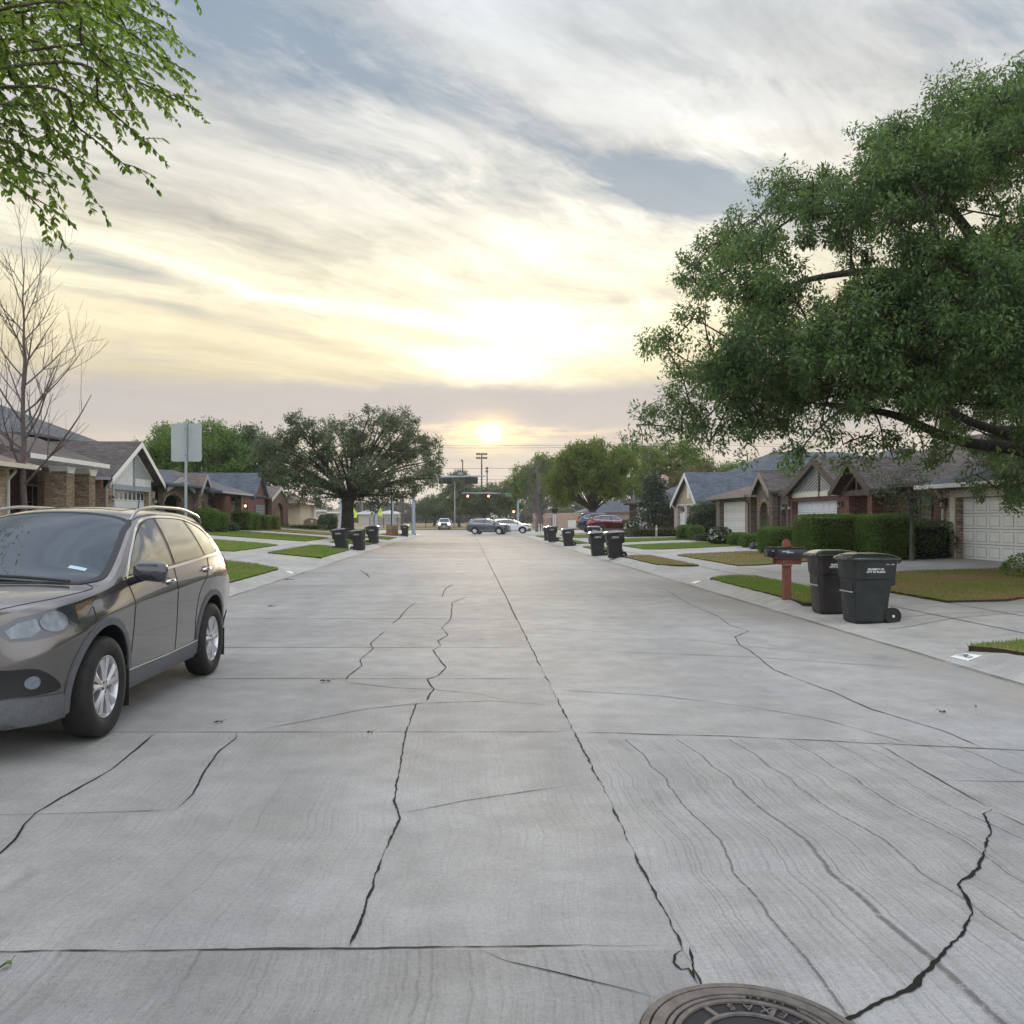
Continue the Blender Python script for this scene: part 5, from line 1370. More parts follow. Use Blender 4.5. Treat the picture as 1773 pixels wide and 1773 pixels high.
# ---- bare tree on the left -----------------------------------------------------------------------
def bare_tree(name, base, label, height, r0, seed, bark, spread=.55, lv=4, first=.16, n1=26, up=.55, view=None, cat='tree'):
    rn = random.Random(seed); b = Vector(base); root = thing(name, base, label, cat); T = MB()
    def grow(p, d, L, r, depth):
        n = 6 if depth < 2 else 4; pts, q = [p], p.copy(); dd = d.copy(); rs = [r]
        for i in range(n):
            dd = (dd + Vector((rn.gauss(0, .07), rn.gauss(0, .07), up * .16 + rn.gauss(0, .04)))).normalized(); q = q + dd * L / n; pts.append(q.copy()); rs.append(max(.0035, r * (1 - (i + 1) / n * .75)))
        T.tube(pts, rs, 7 if depth == 0 else (5 if depth < 3 else 4))
        if depth < lv:
            k = rn.randint(4, 6) if depth < 2 else rn.randint(2, 4)
            for _ in range(k):
                i = rn.randint(1, n - 1); t = (pts[i + 1] - pts[i]).normalized(); s_ = t.orthogonal().normalized(); s_.rotate(Matrix.Rotation(rn.uniform(0, 6.28), 3, t))
                d2 = (t * .72 + s_ * spread + Vector((0, 0, .12))).normalized(); grow(pts[i], d2, L * rn.uniform(.42, .66), rs[i] * .62, depth + 1)
    n = 14; pts = [b + Vector((rn.gauss(0, .03), rn.gauss(0, .03), height * i / n - (.3 if i == 0 else 0))) for i in range(n + 1)]
    rs = [r0 * (1.25 if i == 0 else 1) * (1 - .93 * i / n) for i in range(n + 1)]; T.tube(pts, rs, 10)
    for i in range(n1):
        t = first + (1 - first) * (i + .5) / n1 * .93; k = t * n; a = pts[int(k)].lerp(pts[min(n, int(k) + 1)], k % 1)
        az_ = i * 2.4 + rn.uniform(-.4, .4); e = .55 + .75 * t
        d = Vector((math.cos(az_), math.sin(az_), e)).normalized(); grow(a, d, height * (.42 - .26 * t) * rn.uniform(.8, 1.15), r0 * .42 * (1 - t * .75), 1)
    T.build('branches', bark, root, smooth=True, angle=60); return root
x, y = gx(40, 26.5), 26.5
bare_tree('bare_tree', (x, y, lot_z(x, y)), 'leafless young tree with upswept twigs in the yard behind the parked SUV', 8.6, .115, 21, mat('bare_twig_bark', (.10, .075, .07), .85, var=.3, vscale=3), .55, 3, .20, 24)

# ---- mid-distance trees ----------------------------------------------------------------------------
rn = random.Random(31)
def g0(x, y): return lot_z(x, y) if abs(x) < 46 and y < 89 else (-.25 if y > 140 else road_z(y))
# live oak by the left kerb
x, y = -7.4, 56.0
lob = []
for (u, v, r) in ((505, 800, 1.1), (490, 770, .9), (520, 745, .9), (540, 790, 1.3), (560, 830, 1.1), (530, 835, .9), (575, 765, 1.2), (600, 800, 1.4), (590, 845, 1.0), (610, 740, 1.0), (640, 770, 1.3), (650, 820, 1.3), (625, 845, .9), (655, 735, .9), (690, 790, 1.2), (690, 750, 1.0),
                  (680, 720, .6), (720, 770, 1.0), (735, 800, .9), (720, 830, .9), (690, 840, 1.0), (660, 855, .8), (745, 825, .6), (510, 725, .6), (575, 735, .7), (480, 790, .6), (500, 755, .8), (550, 860, .6), (705, 735, .7), (745, 770, .7), (640, 715, .5), (700, 712, .4)):
    t = y + rn.uniform(-3.2, 3.2); lob.append((gx(u, t), t, gz(v, t), r * 1.15, r * 1.3, r * .85)); lob.append((gx(u + rn.uniform(-30, 30), t + 1), t + rn.uniform(-1.5, 1.5), gz(v + rn.uniform(-10, 22), t), r * .8, r, r * .7))
tree('live_oak', (x, y, g0(x, y)), 'broad dark live oak behind the left-hand bins', lob, L_OAK, BARK_DARK, 2.6, .42, .15, .5, 27, 46, .30, seed=2, shell=.5)
# green trees behind the left-hand roofs
for (u, t, lab, L, sd, rx, rz, zc) in ((345, 84, 'bright green tree behind the stone house roofs, nearer the road sign', L_MID, 3, 5.4, 4.2, 6.6), (262, 86, 'bright green tree behind the white-gabled house', L_MID, 4, 3.2, 3.4, 6.2), (428, 88, 'dark green tree behind the left-hand roofs, touching the live oak', L_DEEP, 5, 4.8, 4.2, 6.6)):
    x = gx(u, t); tree('leafy_tree', (x, t, .7), lab, dome(x, t, zc, rx, rx * .9, rz, 26, rx * .30, rn, -.6), L, BARK_BROWN, 3.6, .3, .26, .55, 20, 34, .5, group='trees behind the left-hand roofs', seed=sd)
# right-hand trees beyond the houses
x, y = gx(1035, 84), 87.5
rt = dome(x, y, 5.6, 4.8, 4.4, 3.75, 60, 1.05, rn, -.62)
tree('round_tree', (x, y, .2), 'rounded fresh green tree behind the red car', rt, L_LIME, BARK_BROWN, 2.2, .38, .25, .5, 22, 36, .42, seed=6)
x, y = gx(925, 128), 128
tree('leafy_tree', (x + 1.5, y + 6, -.1), 'tall green tree behind the leafless grey one at the corner', dome(x + 1.5, y + 6, 6.4, 4.8, 4, 5.4, 30, 1.5, rn, -.5), L_MID, BARK_GREY, 3, .3, .34, .5, 16, 30, .55, seed=7)
bare_tree('bare_tree', (x, y - 6, -.15), 'leafless grey branching tree at the far right corner', 9.2, .30, 5, BARK_GREY, .6, 3, .16, 26, .5)
x, y = gx(877, 150), 150
tree('leafy_tree', (x, y, -.2), 'dark green street tree just left of the leafless grey one', dome(x, y, 4.4, 2.6, 2.6, 3.4, 16, 1.1, rn, -.5), L_DEEP, BARK_GREY, 2, .2, .36, .5, 14, 28, .5, seed=17)
for (u, t, lab, L, sd, rx, rz, zc) in ((1165, 108, 'tall pale green tree behind the utility pole', L_LIME, 8, 5.0, 5.2, 6.0), (1100, 122, 'green tree showing above the round tree and utility pole', L_MID, 18, 4.5, 5.0, 7.0), (1215, 98, 'olive-brown spring tree behind the white-gabled house', L_OLIVE, 9, 3.6, 3.4, 4.8), (1295, 112, 'green tree hidden low behind the steep slate roof', L_MID, 10, 5.0, 4.0, 5.2)):
    x = gx(u, t); tree('leafy_tree', (x, t, .3), lab, dome(x, t, zc, rx, rx * .9, rz, 26, rx * .30, rn, -.6), L, BARK_BROWN, 2.6, .26, .28, .5, 18, 32, .5, group='trees beyond the right-hand houses', seed=sd)
# park trees across the arterial
for (u, t, lab, L, sd, rx, rz, zc) in ((795, 176, 'dark pyramidal park tree straight behind the red signals', L_DEEP, 11, 4.4, 5.4, 6.4), (838, 184, 'dark spreading park tree below the stadium lights', L_DEEP, 12, 5.2, 3.6, 4.6), (752, 196, 'small park tree left of the white pickup', L_DEEP, 13, 4.6, 2.8, 3.6), (865, 186, 'park tree behind the right-hand signal pole', L_MID, 14, 4.2, 4.2, 5.0)):
    x = gx(u, t); lob = dome(x, t, zc, rx, rx * .9, rz, 24, rx * .30, rn, -.6)
    if sd == 11: lob = [(x + (lx - x) * max(.2, 1.25 - (lz - 1.5) / 10.5), ly, lz, a, b_, c) for lx, ly, lz, a, b_, c in lob]
    tree('park_tree', (x, t, 0), lab, lob, L, BARK_DARK, 2.2, .28, .42, .5, 13, 26, .6, group='park trees across the arterial', seed=sd)
# a small bare multi-stem tree by the left signal pole
x, y = gx(697, 88), 88
bare_tree('crepe_myrtle', (x, y, road_z(88)), 'small bare multi-stem tree beside the left traffic pole', 3.4, .10, 12, BARK_GREY, .5, 3, .12, 16, .5)

# far wooded skyline: one mass
def far_wood():
    rng = np.random.default_rng(40); lob = []
    for x in np.arange(-150, 190, 5.5):
        t = 330 + rng.uniform(-25, 25); h = rng.uniform(5.0, 8.5)
        if -60 < x < -32: h *= 1.05
        lob.append((x, t, h * .5, 5, 4, h * .62))
    P = crown_points(lob, 5, 26, rng, 1.1, .5, .8); V, Q = leaves_at(P, .85, .6, rng)
    prop(mesh_np('distant_woodland', V, Q, leaf_mat('distant_leaves', (.045, .062, .045), (.060, .080, .055), (.08, .10, .07), .2)), 'low wooded skyline far beyond the playing fields', 'woodland', kind='stuff')
far_wood()

# ---- hedges and shrubs -------------------------------------------------------------------------------
def hedge(name, x0, x1, y0, y1, h, label, leaf=L_HEDGE, size=.06, dens=900, rnd=.0, cat='hedge', group=None, seed=1, ripple=.03, base=None, core=True):
    rng = np.random.default_rng(seed); cx_, cy_ = (x0 + x1) / 2, (y0 + y1) / 2; z0 = lot_z(cx_, cy_) if base is None else base
    root = thing(name, (cx_, cy_, z0), label, cat, group); hx, hy = (x1 - x0) / 2, (y1 - y0) / 2
    A = 2 * (x1 - x0 + y1 - y0) * h + (x1 - x0) * (y1 - y0); n = int(A * dens)
    # superellipsoid shell: squarer when rnd is small
    e = 2 + (1 - rnd) * 8
    d = rng.normal(size=(n * 2, 3)); d[:, 2] = d[:, 2] * 1.0; m = np.abs(d).max(1, keepdims=True); d = d / m
    q = (np.abs(d) ** e).sum(1, keepdims=True) ** (1 / e); d = d / q
    d = d[d[:, 2] > -.96][:n]
    X = np.stack([d[:, 0] * hx, d[:, 1] * hy, (d[:, 2] * .5 + .5) * h], 1)
    k = 1 + ripple * (np.sin(X[:, 0] * 5 + seed) * np.sin(X[:, 1] * 4.3) + .6 * np.sin(X[:, 2] * 7 + X[:, 1] * 3)) + rng.normal(0, .014, len(X)) - .05 * rng.uniform(0, 1, len(X)) ** 2
    X[:, 0] *= k; X[:, 1] *= k; X[:, 2] = X[:, 2] * (1 + (k - 1) * .7)
    P = X + np.array([cx_, cy_, z0])
    V, Q = leaves_at(P, size, .6, rng, -.25)
    mesh_np('foliage', V, Q, leaf, root)
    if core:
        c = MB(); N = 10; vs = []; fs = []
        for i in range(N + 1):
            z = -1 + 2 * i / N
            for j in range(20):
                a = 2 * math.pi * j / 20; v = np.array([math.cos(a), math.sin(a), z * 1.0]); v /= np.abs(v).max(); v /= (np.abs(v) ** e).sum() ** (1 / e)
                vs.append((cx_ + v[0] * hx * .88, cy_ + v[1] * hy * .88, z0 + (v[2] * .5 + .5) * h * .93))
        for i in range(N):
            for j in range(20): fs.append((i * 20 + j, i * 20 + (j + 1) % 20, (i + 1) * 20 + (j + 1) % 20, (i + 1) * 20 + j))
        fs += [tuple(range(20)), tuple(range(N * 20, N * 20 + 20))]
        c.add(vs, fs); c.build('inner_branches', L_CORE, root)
    return root
# tall clipped hedge, two blocks, in front of the dark brick house
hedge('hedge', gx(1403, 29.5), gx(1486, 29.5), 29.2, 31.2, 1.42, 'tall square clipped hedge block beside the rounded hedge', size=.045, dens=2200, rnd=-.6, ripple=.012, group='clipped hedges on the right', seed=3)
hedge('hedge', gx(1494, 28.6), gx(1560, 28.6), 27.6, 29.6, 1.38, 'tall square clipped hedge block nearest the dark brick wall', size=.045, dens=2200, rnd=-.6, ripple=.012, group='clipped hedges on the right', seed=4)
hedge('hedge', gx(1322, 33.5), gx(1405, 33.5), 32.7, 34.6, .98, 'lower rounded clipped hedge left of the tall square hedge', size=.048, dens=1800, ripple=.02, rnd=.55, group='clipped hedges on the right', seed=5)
for i, (u0, u1, t, h, lab) in enumerate(((1284, 1320, 40.5, .62, 'small round clipped shrub beside the rounded hedge'), (1262, 1291, 43, .60, 'small round clipped shrub next to the white-flowered bush'), (1172, 1196, 55, .85, 'low clipped shrub under the twin white doors'), (1192, 1218, 53, .85, 'low clipped shrub in front of the grey-green bush'))):
    hedge('clipped_shrub', gx(u0, t), gx(u1, t), t - .6, t + .6, h, lab, size=.07, dens=700, rnd=.8, cat='shrub', group='low clipped shrubs', seed=10 + i)
hedge('shrub', gx(1196, 56), gx(1250, 56), 55, 57.2, 2.1, 'loose grey-green bush in front of the white-gabled house', L_SAGE, .10, 380, .9, 'shrub', None, 20, .14)
def flower_bush(u0, u1, t, h, lab, seed):
    r = hedge('flowering_bush', gx(u0, t), gx(u1, t), t - .55, t + .55, h, lab, L_MAG, .085, 500, .9, 'shrub', 'white-flowered bushes', seed, .16)
    rng = np.random.default_rng(seed + 50); n = 70; d = rng.normal(size=(n, 3)); d /= np.linalg.norm(d, axis=1, keepdims=True); d[:, 2] = np.abs(d[:, 2]) * .8 + rng.uniform(-.5, .2, n)
    hx = (gx(u1, t) - gx(u0, t)) / 2; C = np.array(r.location) + np.array([0, 0, h * .5]) + d * np.array([hx * 1.05, .58, h * .52])
    P = np.repeat(C, 7, 0) + rng.normal(0, .03, (n * 7, 3)); V, Q = leaves_at(P, .075, .8, rng, -.3); mesh_np('blossom', V, Q, L_FLOWER, r)
flower_bush(1230, 1264, 44.5, .85, 'white-flowered bush at the corner of the green lawn', 60)
flower_bush(1082, 1108, 66, 1.2, 'white-flowered bush beside the red car', 61)
# magnolia
x, y = gx(1135, 69), 69.5
lob = []
for i in range(34):
    z = .5 + 3.9 * (i / 33) ** .9; rr2 = 1.9 * (1 - (z - .3) / 4.6) ** .75; a = i * 2.4; k = rr2 * .62
    lob.append((x + math.cos(a) * k, y + math.sin(a) * k, lot_z(x, y) + z, .62, .62, .5))
tree('magnolia', (x, y, lot_z(x, y)), 'dark glossy cone-shaped magnolia beside the flag', lob, L_MAG, BARK_BROWN, 1.0, .12, .20, .5, 26, 26, .34, seed=22, droop=0)
hedge('ground_shrubs', gx(1085, 66), gx(1190, 66), 63.8, 65.2, .55, 'low dull border planting under the magnolia', L_OLIVE, .07, 300, .4, 'plants', None, 71, .2)
hedge('ground_shrubs', gx(1195, 52), gx(1258, 52), 50.2, 51.4, .35, 'low mulch border planting below the clipped shrubs', L_MAG, .07, 300, .4, 'plants', None, 72, .2)
# crape myrtle and shade planting against the dark wall on the right
x, y = gx(1590, 27), 27.4
tree('small_tree', (x, y, lot_z(x, y)), 'slender pale-trunked tree against the dark brick wall', [(x + dx, y + dy, 1.6 + dz, .55, .5, .5) for dx, dy, dz in ((-.5, 0, .3), (.2, .2, .6), (-.2, -.2, 1.0), (.4, 0, 1.2), (-.6, .1, .9), (0, 0, 1.5), (.5, .1, .2), (-.9, 0, 1.3))], L_DEEP, BARK_GREY, 1.3, .06, .085, .45, 34, 24, .26, seed=25)
hedge('shrub', gx(1555, 28.4), gx(1640, 28.4), 27.9, 29.2, 1.1, 'dark shade shrub below the slender pale-trunked tree', L_DEEP, .06, 900, .5, 'shrub', None, 26, .15)
x, y = gx(1775, 19.5), 19.5
hedge('shrub', gx(1752, 19.5), gx(1820, 19.5), 19.0, 20.0, .5, 'wispy green shrub at the edge of the patchy mound', L_HEDGE, .06, 420, .9, 'shrub', None, 27, .3, core=False)
# left side
hedge('clipped_shrub', gx(338, 52), gx(378, 52), 51, 53, 1.35, 'rounded clipped shrub just behind the SUV roof', size=.07, dens=900, rnd=.8, cat='shrub', group='clipped shrubs on the left', seed=30)
hedge('clipped_shrub', gx(368, 53), gx(392, 53), 52.4, 53.8, 1.15, 'smaller rounded clipped shrub beside the porch column', size=.07, dens=900, rnd=.8, cat='shrub', group='clipped shrubs on the left', seed=31)
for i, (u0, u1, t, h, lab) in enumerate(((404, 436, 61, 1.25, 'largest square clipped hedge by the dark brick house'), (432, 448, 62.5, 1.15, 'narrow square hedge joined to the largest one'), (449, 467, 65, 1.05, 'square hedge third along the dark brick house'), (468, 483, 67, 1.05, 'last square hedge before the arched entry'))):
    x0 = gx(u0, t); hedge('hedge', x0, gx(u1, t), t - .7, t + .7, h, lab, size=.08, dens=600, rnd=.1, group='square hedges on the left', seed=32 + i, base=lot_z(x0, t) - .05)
hedge('shrub', gx(553, 80), gx(583, 80), 79, 81, 1.35, 'dark round evergreen bush left of the oak trunk', L_MAG, .13, 260, .9, 'shrub', None, 40, .12)
hedge('ground_shrubs', gx(500, 78), gx(560, 78), 77, 78, .35, 'low ragged border plants by the cream house', L_DEEP, .1, 200, .5, 'plants', None, 41, .25)
hedge('shrub', gx(385, 56), gx(412, 56), 55.4, 56.4, .5, 'low grey-green plant at the foot of the porch column', L_SAGE, .08, 400, .8, 'shrub', None, 42, .2)
# ------------------------------------------------------------------ cars
def lerp_tab(tab, x):
    """tab: sorted [(x, v...)] -> smooth interpolation (monotone-ish cubic)"""
    xs = np.array([t[0] for t in tab]); vs = np.array([t[1] for t in tab])
    n = len(xs); m = np.zeros(n); dl = np.diff(vs) / np.diff(xs)
    for i in range(1, n - 1):
        if dl[i - 1] * dl[i] > 0:
            w1 = 2 * (xs[i + 1] - xs[i]) + (xs[i] - xs[i - 1]); w2 = (xs[i + 1] - xs[i]) + 2 * (xs[i] - xs[i - 1])
            m[i] = (w1 + w2) / (w1 / dl[i - 1] + w2 / dl[i])
    m[0], m[-1] = dl[0], dl[-1]
    x = np.clip(x, xs[0], xs[-1]); i = np.clip(np.searchsorted(xs, x) - 1, 0, n - 2)
    h = xs[i + 1] - xs[i]; t = (x - xs[i]) / h
    return (vs[i] * (1 + 2 * t) * (1 - t) ** 2 + h * m[i] * t * (1 - t) ** 2 + vs[i + 1] * t * t * (3 - 2 * t) + h * m[i + 1] * t * t * (t - 1))

CRV = dict(
    nose=.90, tail=-3.62,
    zc=[(-3.62, .82), (-3.60, .98), (-3.53, 1.12), (-3.45, 1.24), (-3.34, 1.44), (-3.24, 1.565), (-3.12, 1.625), (-2.8, 1.662), (-2.3, 1.685), (-1.8, 1.685), (-1.4, 1.665),
        (-1.2, 1.63), (-1.0, 1.55), (-.7, 1.41), (-.4, 1.27), (-.12, 1.15), (-.02, 1.115), (.15, 1.105), (.4, 1.09), (.6, 1.07), (.75, 1.045), (.84, 1.0), (.90, .90)],
    ze=[(-3.62, .80), (-3.60, .95), (-3.55, 1.08), (-3.47, 1.22), (-3.37, 1.36), (-3.22, 1.50), (-2.95, 1.575), (-2.4, 1.62), (-1.8, 1.625), (-1.4, 1.60), (-1.15, 1.54),
        (-.9, 1.425), (-.65, 1.295), (-.45, 1.185), (-.3, 1.115), (-.1, 1.08), (.15, 1.055), (.4, 1.03), (.6, 1.01), (.75, .985), (.84, .95), (.90, .86)],
    ye=[(-3.62, .60), (-3.5, .64), (-3.3, .60), (-3.0, .585), (-2.4, .60), (-1.8, .61), (-1.3, .625), (-1.1, .655), (-.8, .715), (-.5, .775), (-.3, .80), (0, .79), (.3, .76), (.55, .70),
        (.75, .61), (.85, .50), (.90, .42)],
    zb=[(-3.62, .76), (-3.58, .92), (-3.48, 1.06), (-3.3, 1.17), (-3.0, 1.205), (-2.6, 1.195), (-1.8, 1.165), (-1.2, 1.14), (-.8, 1.125), (-.5, 1.10), (-.3, 1.075), (-.1, 1.045), (.15, 1.015),
        (.4, .985), (.6, .965), (.75, .935), (.84, .89), (.90, .79)],
    yb=[(-3.62, .70), (-3.5, .785), (-3.3, .805), (-3.0, .83), (-2.4, .848), (-1.6, .85), (-.8, .845), (-.3, .84), (0, .83), (.3, .80), (.5, .76), (.65, .695), (.78, .60), (.86, .50), (.90, .43)],
    ym=[(-3.62, .72), (-3.5, .82), (-3.3, .87), (-3.0, .90), (-2.62, .912), (-2.2, .902), (-1.4, .898), (-.6, .903), (0, .912), (.3, .885), (.5, .83), (.65, .76), (.78, .65), (.86, .53), (.90, .45)],
    zm=[(-3.62, .62), (-3.3, .92), (-2.6, .985), (-1.5, .935), (-.5, .90), (0, .88), (.4, .78), (.9, .60)],
    ys=[(-3.62, .66), (-3.4, .77), (-3.1, .83), (-2.4, .855), (-1.3, .855), (-.4, .855), (.2, .855), (.45, .80), (.65, .73), (.80, .62), (.90, .45)],
    zs=[(-3.62, .46), (-3.3, .32), (-2.9, .27), (-2.2, .25), (-1.3, .245), (-.4, .25), (.2, .25), (.6, .23), (.90, .26)])

def body_verts(T, nx, ns):
    xs = np.concatenate([np.linspace(T['tail'], T['tail'] + .3, nx // 8, endpoint=False),
                         np.linspace(T['tail'] + .3, T['nose'] - .35, nx - nx // 4, endpoint=False), np.linspace(T['nose'] - .35, T['nose'], nx // 8 + 1)])
    rows = []
    for x in xs:
        g = {k: float(lerp_tab(T[k], x)) for k in ('zc', 'ze', 'ye', 'zb', 'yb', 'ym', 'zm', 'ys', 'zs')}
        P = [(0, g['zs'] - .02), (g['ys'] * .8, g['zs'] - .02), (g['ys'] * .97, g['zs'] - .005), (g['ys'], g['zs'] + .04)]
        zm = min(g['zm'], g['zb'] - .06)
        # side: sill -> widest -> shoulder, with a soft crease under the shoulder
        hb = g['zb'] - zm; hs = zm - g['zs']
        A = np.array([(g['ys'], g['zs'] + .04), (g['ys'] + (g['ym'] - g['ys']) * .45, g['zs'] + .04 + hs * .30), (g['ym'] - .012, zm - hs * .32), (g['ym'] - .006, zm - .04), (g['ym'], zm),
                      (g['ym'] - (g['ym'] - g['yb']) * .30, zm + hb * .38), (g['yb'] + .010, g['zb'] - .035), (g['yb'], g['zb'])])
        s_ = np.linspace(0, 1, len(A)); q = np.linspace(0, 1, ns)
        yy = lerp_tab(list(zip(s_, A[:, 0])), q); zz = lerp_tab(list(zip(s_, A[:, 1])), q)
        P += list(zip(yy[1:], zz[1:]))
        # greenhouse side, slightly barrelled
        n2 = ns // 2 + 2
        for i in range(1, n2 + 1):
            t = i / n2; b = math.sin(t * math.pi) * .02 * min(1, max(0, (g['ze'] - g['zb']) / .3))
            P.append((g['yb'] + (g['ye'] - g['yb']) * t + b, g['zb'] + (g['ze'] - g['zb']) * t))
        # over the top
        n3 = ns // 2 + 4
        for i in range(1, n3 + 1):
            t = i / n3; y = g['ye'] * (1 - t)
            P.append((y, g['ze'] + (g['zc'] - g['ze']) * (1 - (1 - t) ** 2.6)))
        rows.append([(x, y, z) for y, z in P])
    return rows
def body_mesh(T, nx=96, ns=12):
    rows = body_verts(T, nx, ns); n = len(rows[0]); V, Fc = [], []
    for r in rows: V += r + [(x, -y, z) for x, y, z in r[1:-1]][::-1]
    k = n + n - 2
    for i in range(len(rows) - 1):
        for j in range(k):
            Fc.append((i * k + j, i * k + (j + 1) % k, (i + 1) * k + (j + 1) % k, (i + 1) * k + j))
    Fc.append(tuple(range(k))); Fc.append(tuple(range((len(rows) - 1) * k, len(rows) * k))[::-1])
    return V, Fc

def patch(tree, poly, axis, off, grid=.05, sign=1, depth=.0, mirror=False):
    """polygon drawn on the side ('Y'), front ('X') or top ('Z') and laid on the body, off metres proud"""
    bm = bmesh.new()
    def p3(a, b): return {'Y': (a, 0, b), 'X': (0, a, b), 'Z': (a, b, 0)}[axis]
    bm.faces.new([bm.verts.new(p3(a, b)) for a, b in poly])
    ia, ib = {'Y': (0, 2), 'X': (1, 2), 'Z': (0, 1)}[axis]
    for i in (ia, ib):
        lo = min(v.co[i] for v in bm.verts); hi = max(v.co[i] for v in bm.verts)
        for s_ in np.arange(math.ceil(lo / grid) * grid, hi, grid):
            no = [0, 0, 0]; no[i] = 1; co = [0, 0, 0]; co[i] = s_
            bmesh.ops.bisect_plane(bm, geom=bm.verts[:] + bm.edges[:] + bm.faces[:], plane_co=co, plane_no=no)
    k = {'Y': 1, 'X': 0, 'Z': 2}[axis]; bad = []
    for v in bm.verts:
        o = v.co.copy(); o[k] = 4.0 * sign; dr = Vector((0, 0, 0)); dr[k] = -sign
        hit, nrm, _, _ = tree.ray_cast(o, dr, 10)
        if hit is None: bad.append(v); continue
        if nrm.dot(dr) > 0: nrm = -nrm
        v.co = hit + nrm * off
    if bad: bmesh.ops.delete(bm, geom=bad, context='VERTS')
    bmesh.ops.triangulate(bm, faces=[f for f in bm.faces if len(f.verts) > 4])
    V = [tuple(v.co) for v in bm.verts]; bm.verts.index_update(); Fc = [tuple(v.index for v in f.verts) for f in bm.faces]; bm.free()
    if mirror: V = [(x, -y, z) for x, y, z in V]
    return V, Fc
def curve2(pts, n=8, closed=False):
    """Catmull-Rom through 2-D points"""
    P = [Vector(p) for p in pts]; m = len(P); out = []
    for i in range(m if closed else m - 1):
        a, b, c, d_ = (P[(i - 1) % m] if closed or i else P[0]), P[i], P[(i + 1) % m], (P[(i + 2) % m] if closed or i + 2 < m else P[-1])
        for k in range(n):
            t = k / n
            out.append(tuple(.5 * ((2 * b) + (c - a) * t + (2 * a - 5 * b + 4 * c - d_) * t * t + (3 * b - a - 3 * c + d_) * t ** 3)))
    if not closed: out.append(tuple(P[-1]))
    return out
def densify(pts, d=.04):
    out = []
    for a, b in zip(pts[:-1], pts[1:]):
        n = max(1, int(math.hypot(b[0] - a[0], b[1] - a[1]) / d))
        out += [(a[0] + (b[0] - a[0]) * i / n, a[1] + (b[1] - a[1]) * i / n) for i in range(n)]
    return out + [tuple(pts[-1])]
def on_body(tree, pts, axis, off, sign=1):
    out = []
    for a, b in pts:
        o = Vector({'Y': (a, 4 * sign, b), 'X': (4 * sign, a, b), 'Z': (a, b, 4 * sign)}[axis]); dr = Vector({'Y': (0, -sign, 0), 'X': (-sign, 0, 0), 'Z': (0, 0, -sign)}[axis])
        hit, nrm, _, _ = tree.ray_cast(o, dr, 10)
        if hit is None: continue
        if nrm.dot(dr) > 0: nrm = -nrm
        out.append((hit + nrm * off, nrm))
    return out
def strip(mb, tree, pts, axis, w, off, sign=1, mirror=False, thick=.006):
    """flat moulding of width w following a line on the body"""
    L = on_body(tree, pts, axis, off, sign); n = len(L)
    if n < 2: return
    vs = []
    for i, (p, nr) in enumerate(L):
        t = (L[min(i + 1, n - 1)][0] - L[max(i - 1, 0)][0]).normalized(); b = t.cross(nr).normalized() * w / 2
        vs += [p - b - nr * thick, p - b, p + b, p + b - nr * thick]
    if mirror: vs = [Vector((v.x, -v.y, v.z)) for v in vs]
    fs = [(i * 4 + j, i * 4 + j + 1, i * 4 + 4 + j + 1, i * 4 + 4 + j) for i in range(n - 1) for j in range(3)]
    mb.add(vs, fs)

def paint(name, c, fleck=.30, rough=.20, metal=.72):
    def fn(nt, b):
        n = noise(nt, coord(nt), 900, 2, .8); f = n.step(.3, .75, 1 - fleck, 1 + fleck)
        brown_mix = coord(nt); _, _, z = sep(nt, brown_mix); dn = noise(nt, brown_mix, 6, 5, .7)
        link(nt, mix(nt, 1.0, c, comb(nt, f, f, f), 'MULTIPLY'), b, 'Base Color')
    return mat(name, c, rough, metal, coat=1.0, fn=fn)
M_GLASS = mat('car_glass', (.010, .016, .022), .02, 0, .5, ior=1.55, fn=lambda nt, b: setattr(b.inputs['Specular Tint'], 'default_value', (.62, .84, 1.0, 1)))
M_GLASS2 = mat('tinted_car_glass', (.02, .022, .026), .025, .35, .5, ior=1.9, coat=1.0)
M_CHROME = mat('chrome', (.72, .72, .74), .12, 1.0)
M_ALLOY = mat('alloy', (.74, .74, .76), .38, .9)
M_RUBBER = mat('rubber', (.022, .021, .021), .75, spec=.3, var=.3, vscale=12, bumpk=.15, bscale=90)
M_PLAST = mat('grey_plastic_trim', (.10, .103, .11), .6, spec=.35, var=.2, vscale=25)
M_BLACK = mat('black_plastic', (.014, .014, .016), .5, spec=.4)
M_RAIL = mat('satin_rail', (.42, .41, .41), .3, .85)
M_MIRROR = mat('dark_mirror_shell', (.045, .047, .055), .15, .4, coat=1.0)
M_GAP = mat('panel_gap', (.012, .011, .011), .7)
def lens_fn(nt, b):
    n = noise(nt, coord(nt), 14, 4, .6)
    link(nt, ramp(nt, n, [(.3, (.09, .11, .13)), (.62, (.19, .225, .26))]), b, 'Base Color')
M_LENS = mat('headlamp_lens', (.35, .4, .45), .16, .2, coat=1.0, fn=lens_fn)
M_LHOUSE = mat('headlamp_housing', (.075, .082, .095), .08, .6, coat=1.0)
M_AMBER = mat('amber_lens', (.20, .135, .085), .12, .4, coat=1.0)
M_TAIL = mat('red_lens', (.42, .015, .012), .15, coat=1.0)
M_LAMPON = mat('lit_headlamp', (1, 1, .9), .2, emit=(1.0, .96, .85), estr=9)

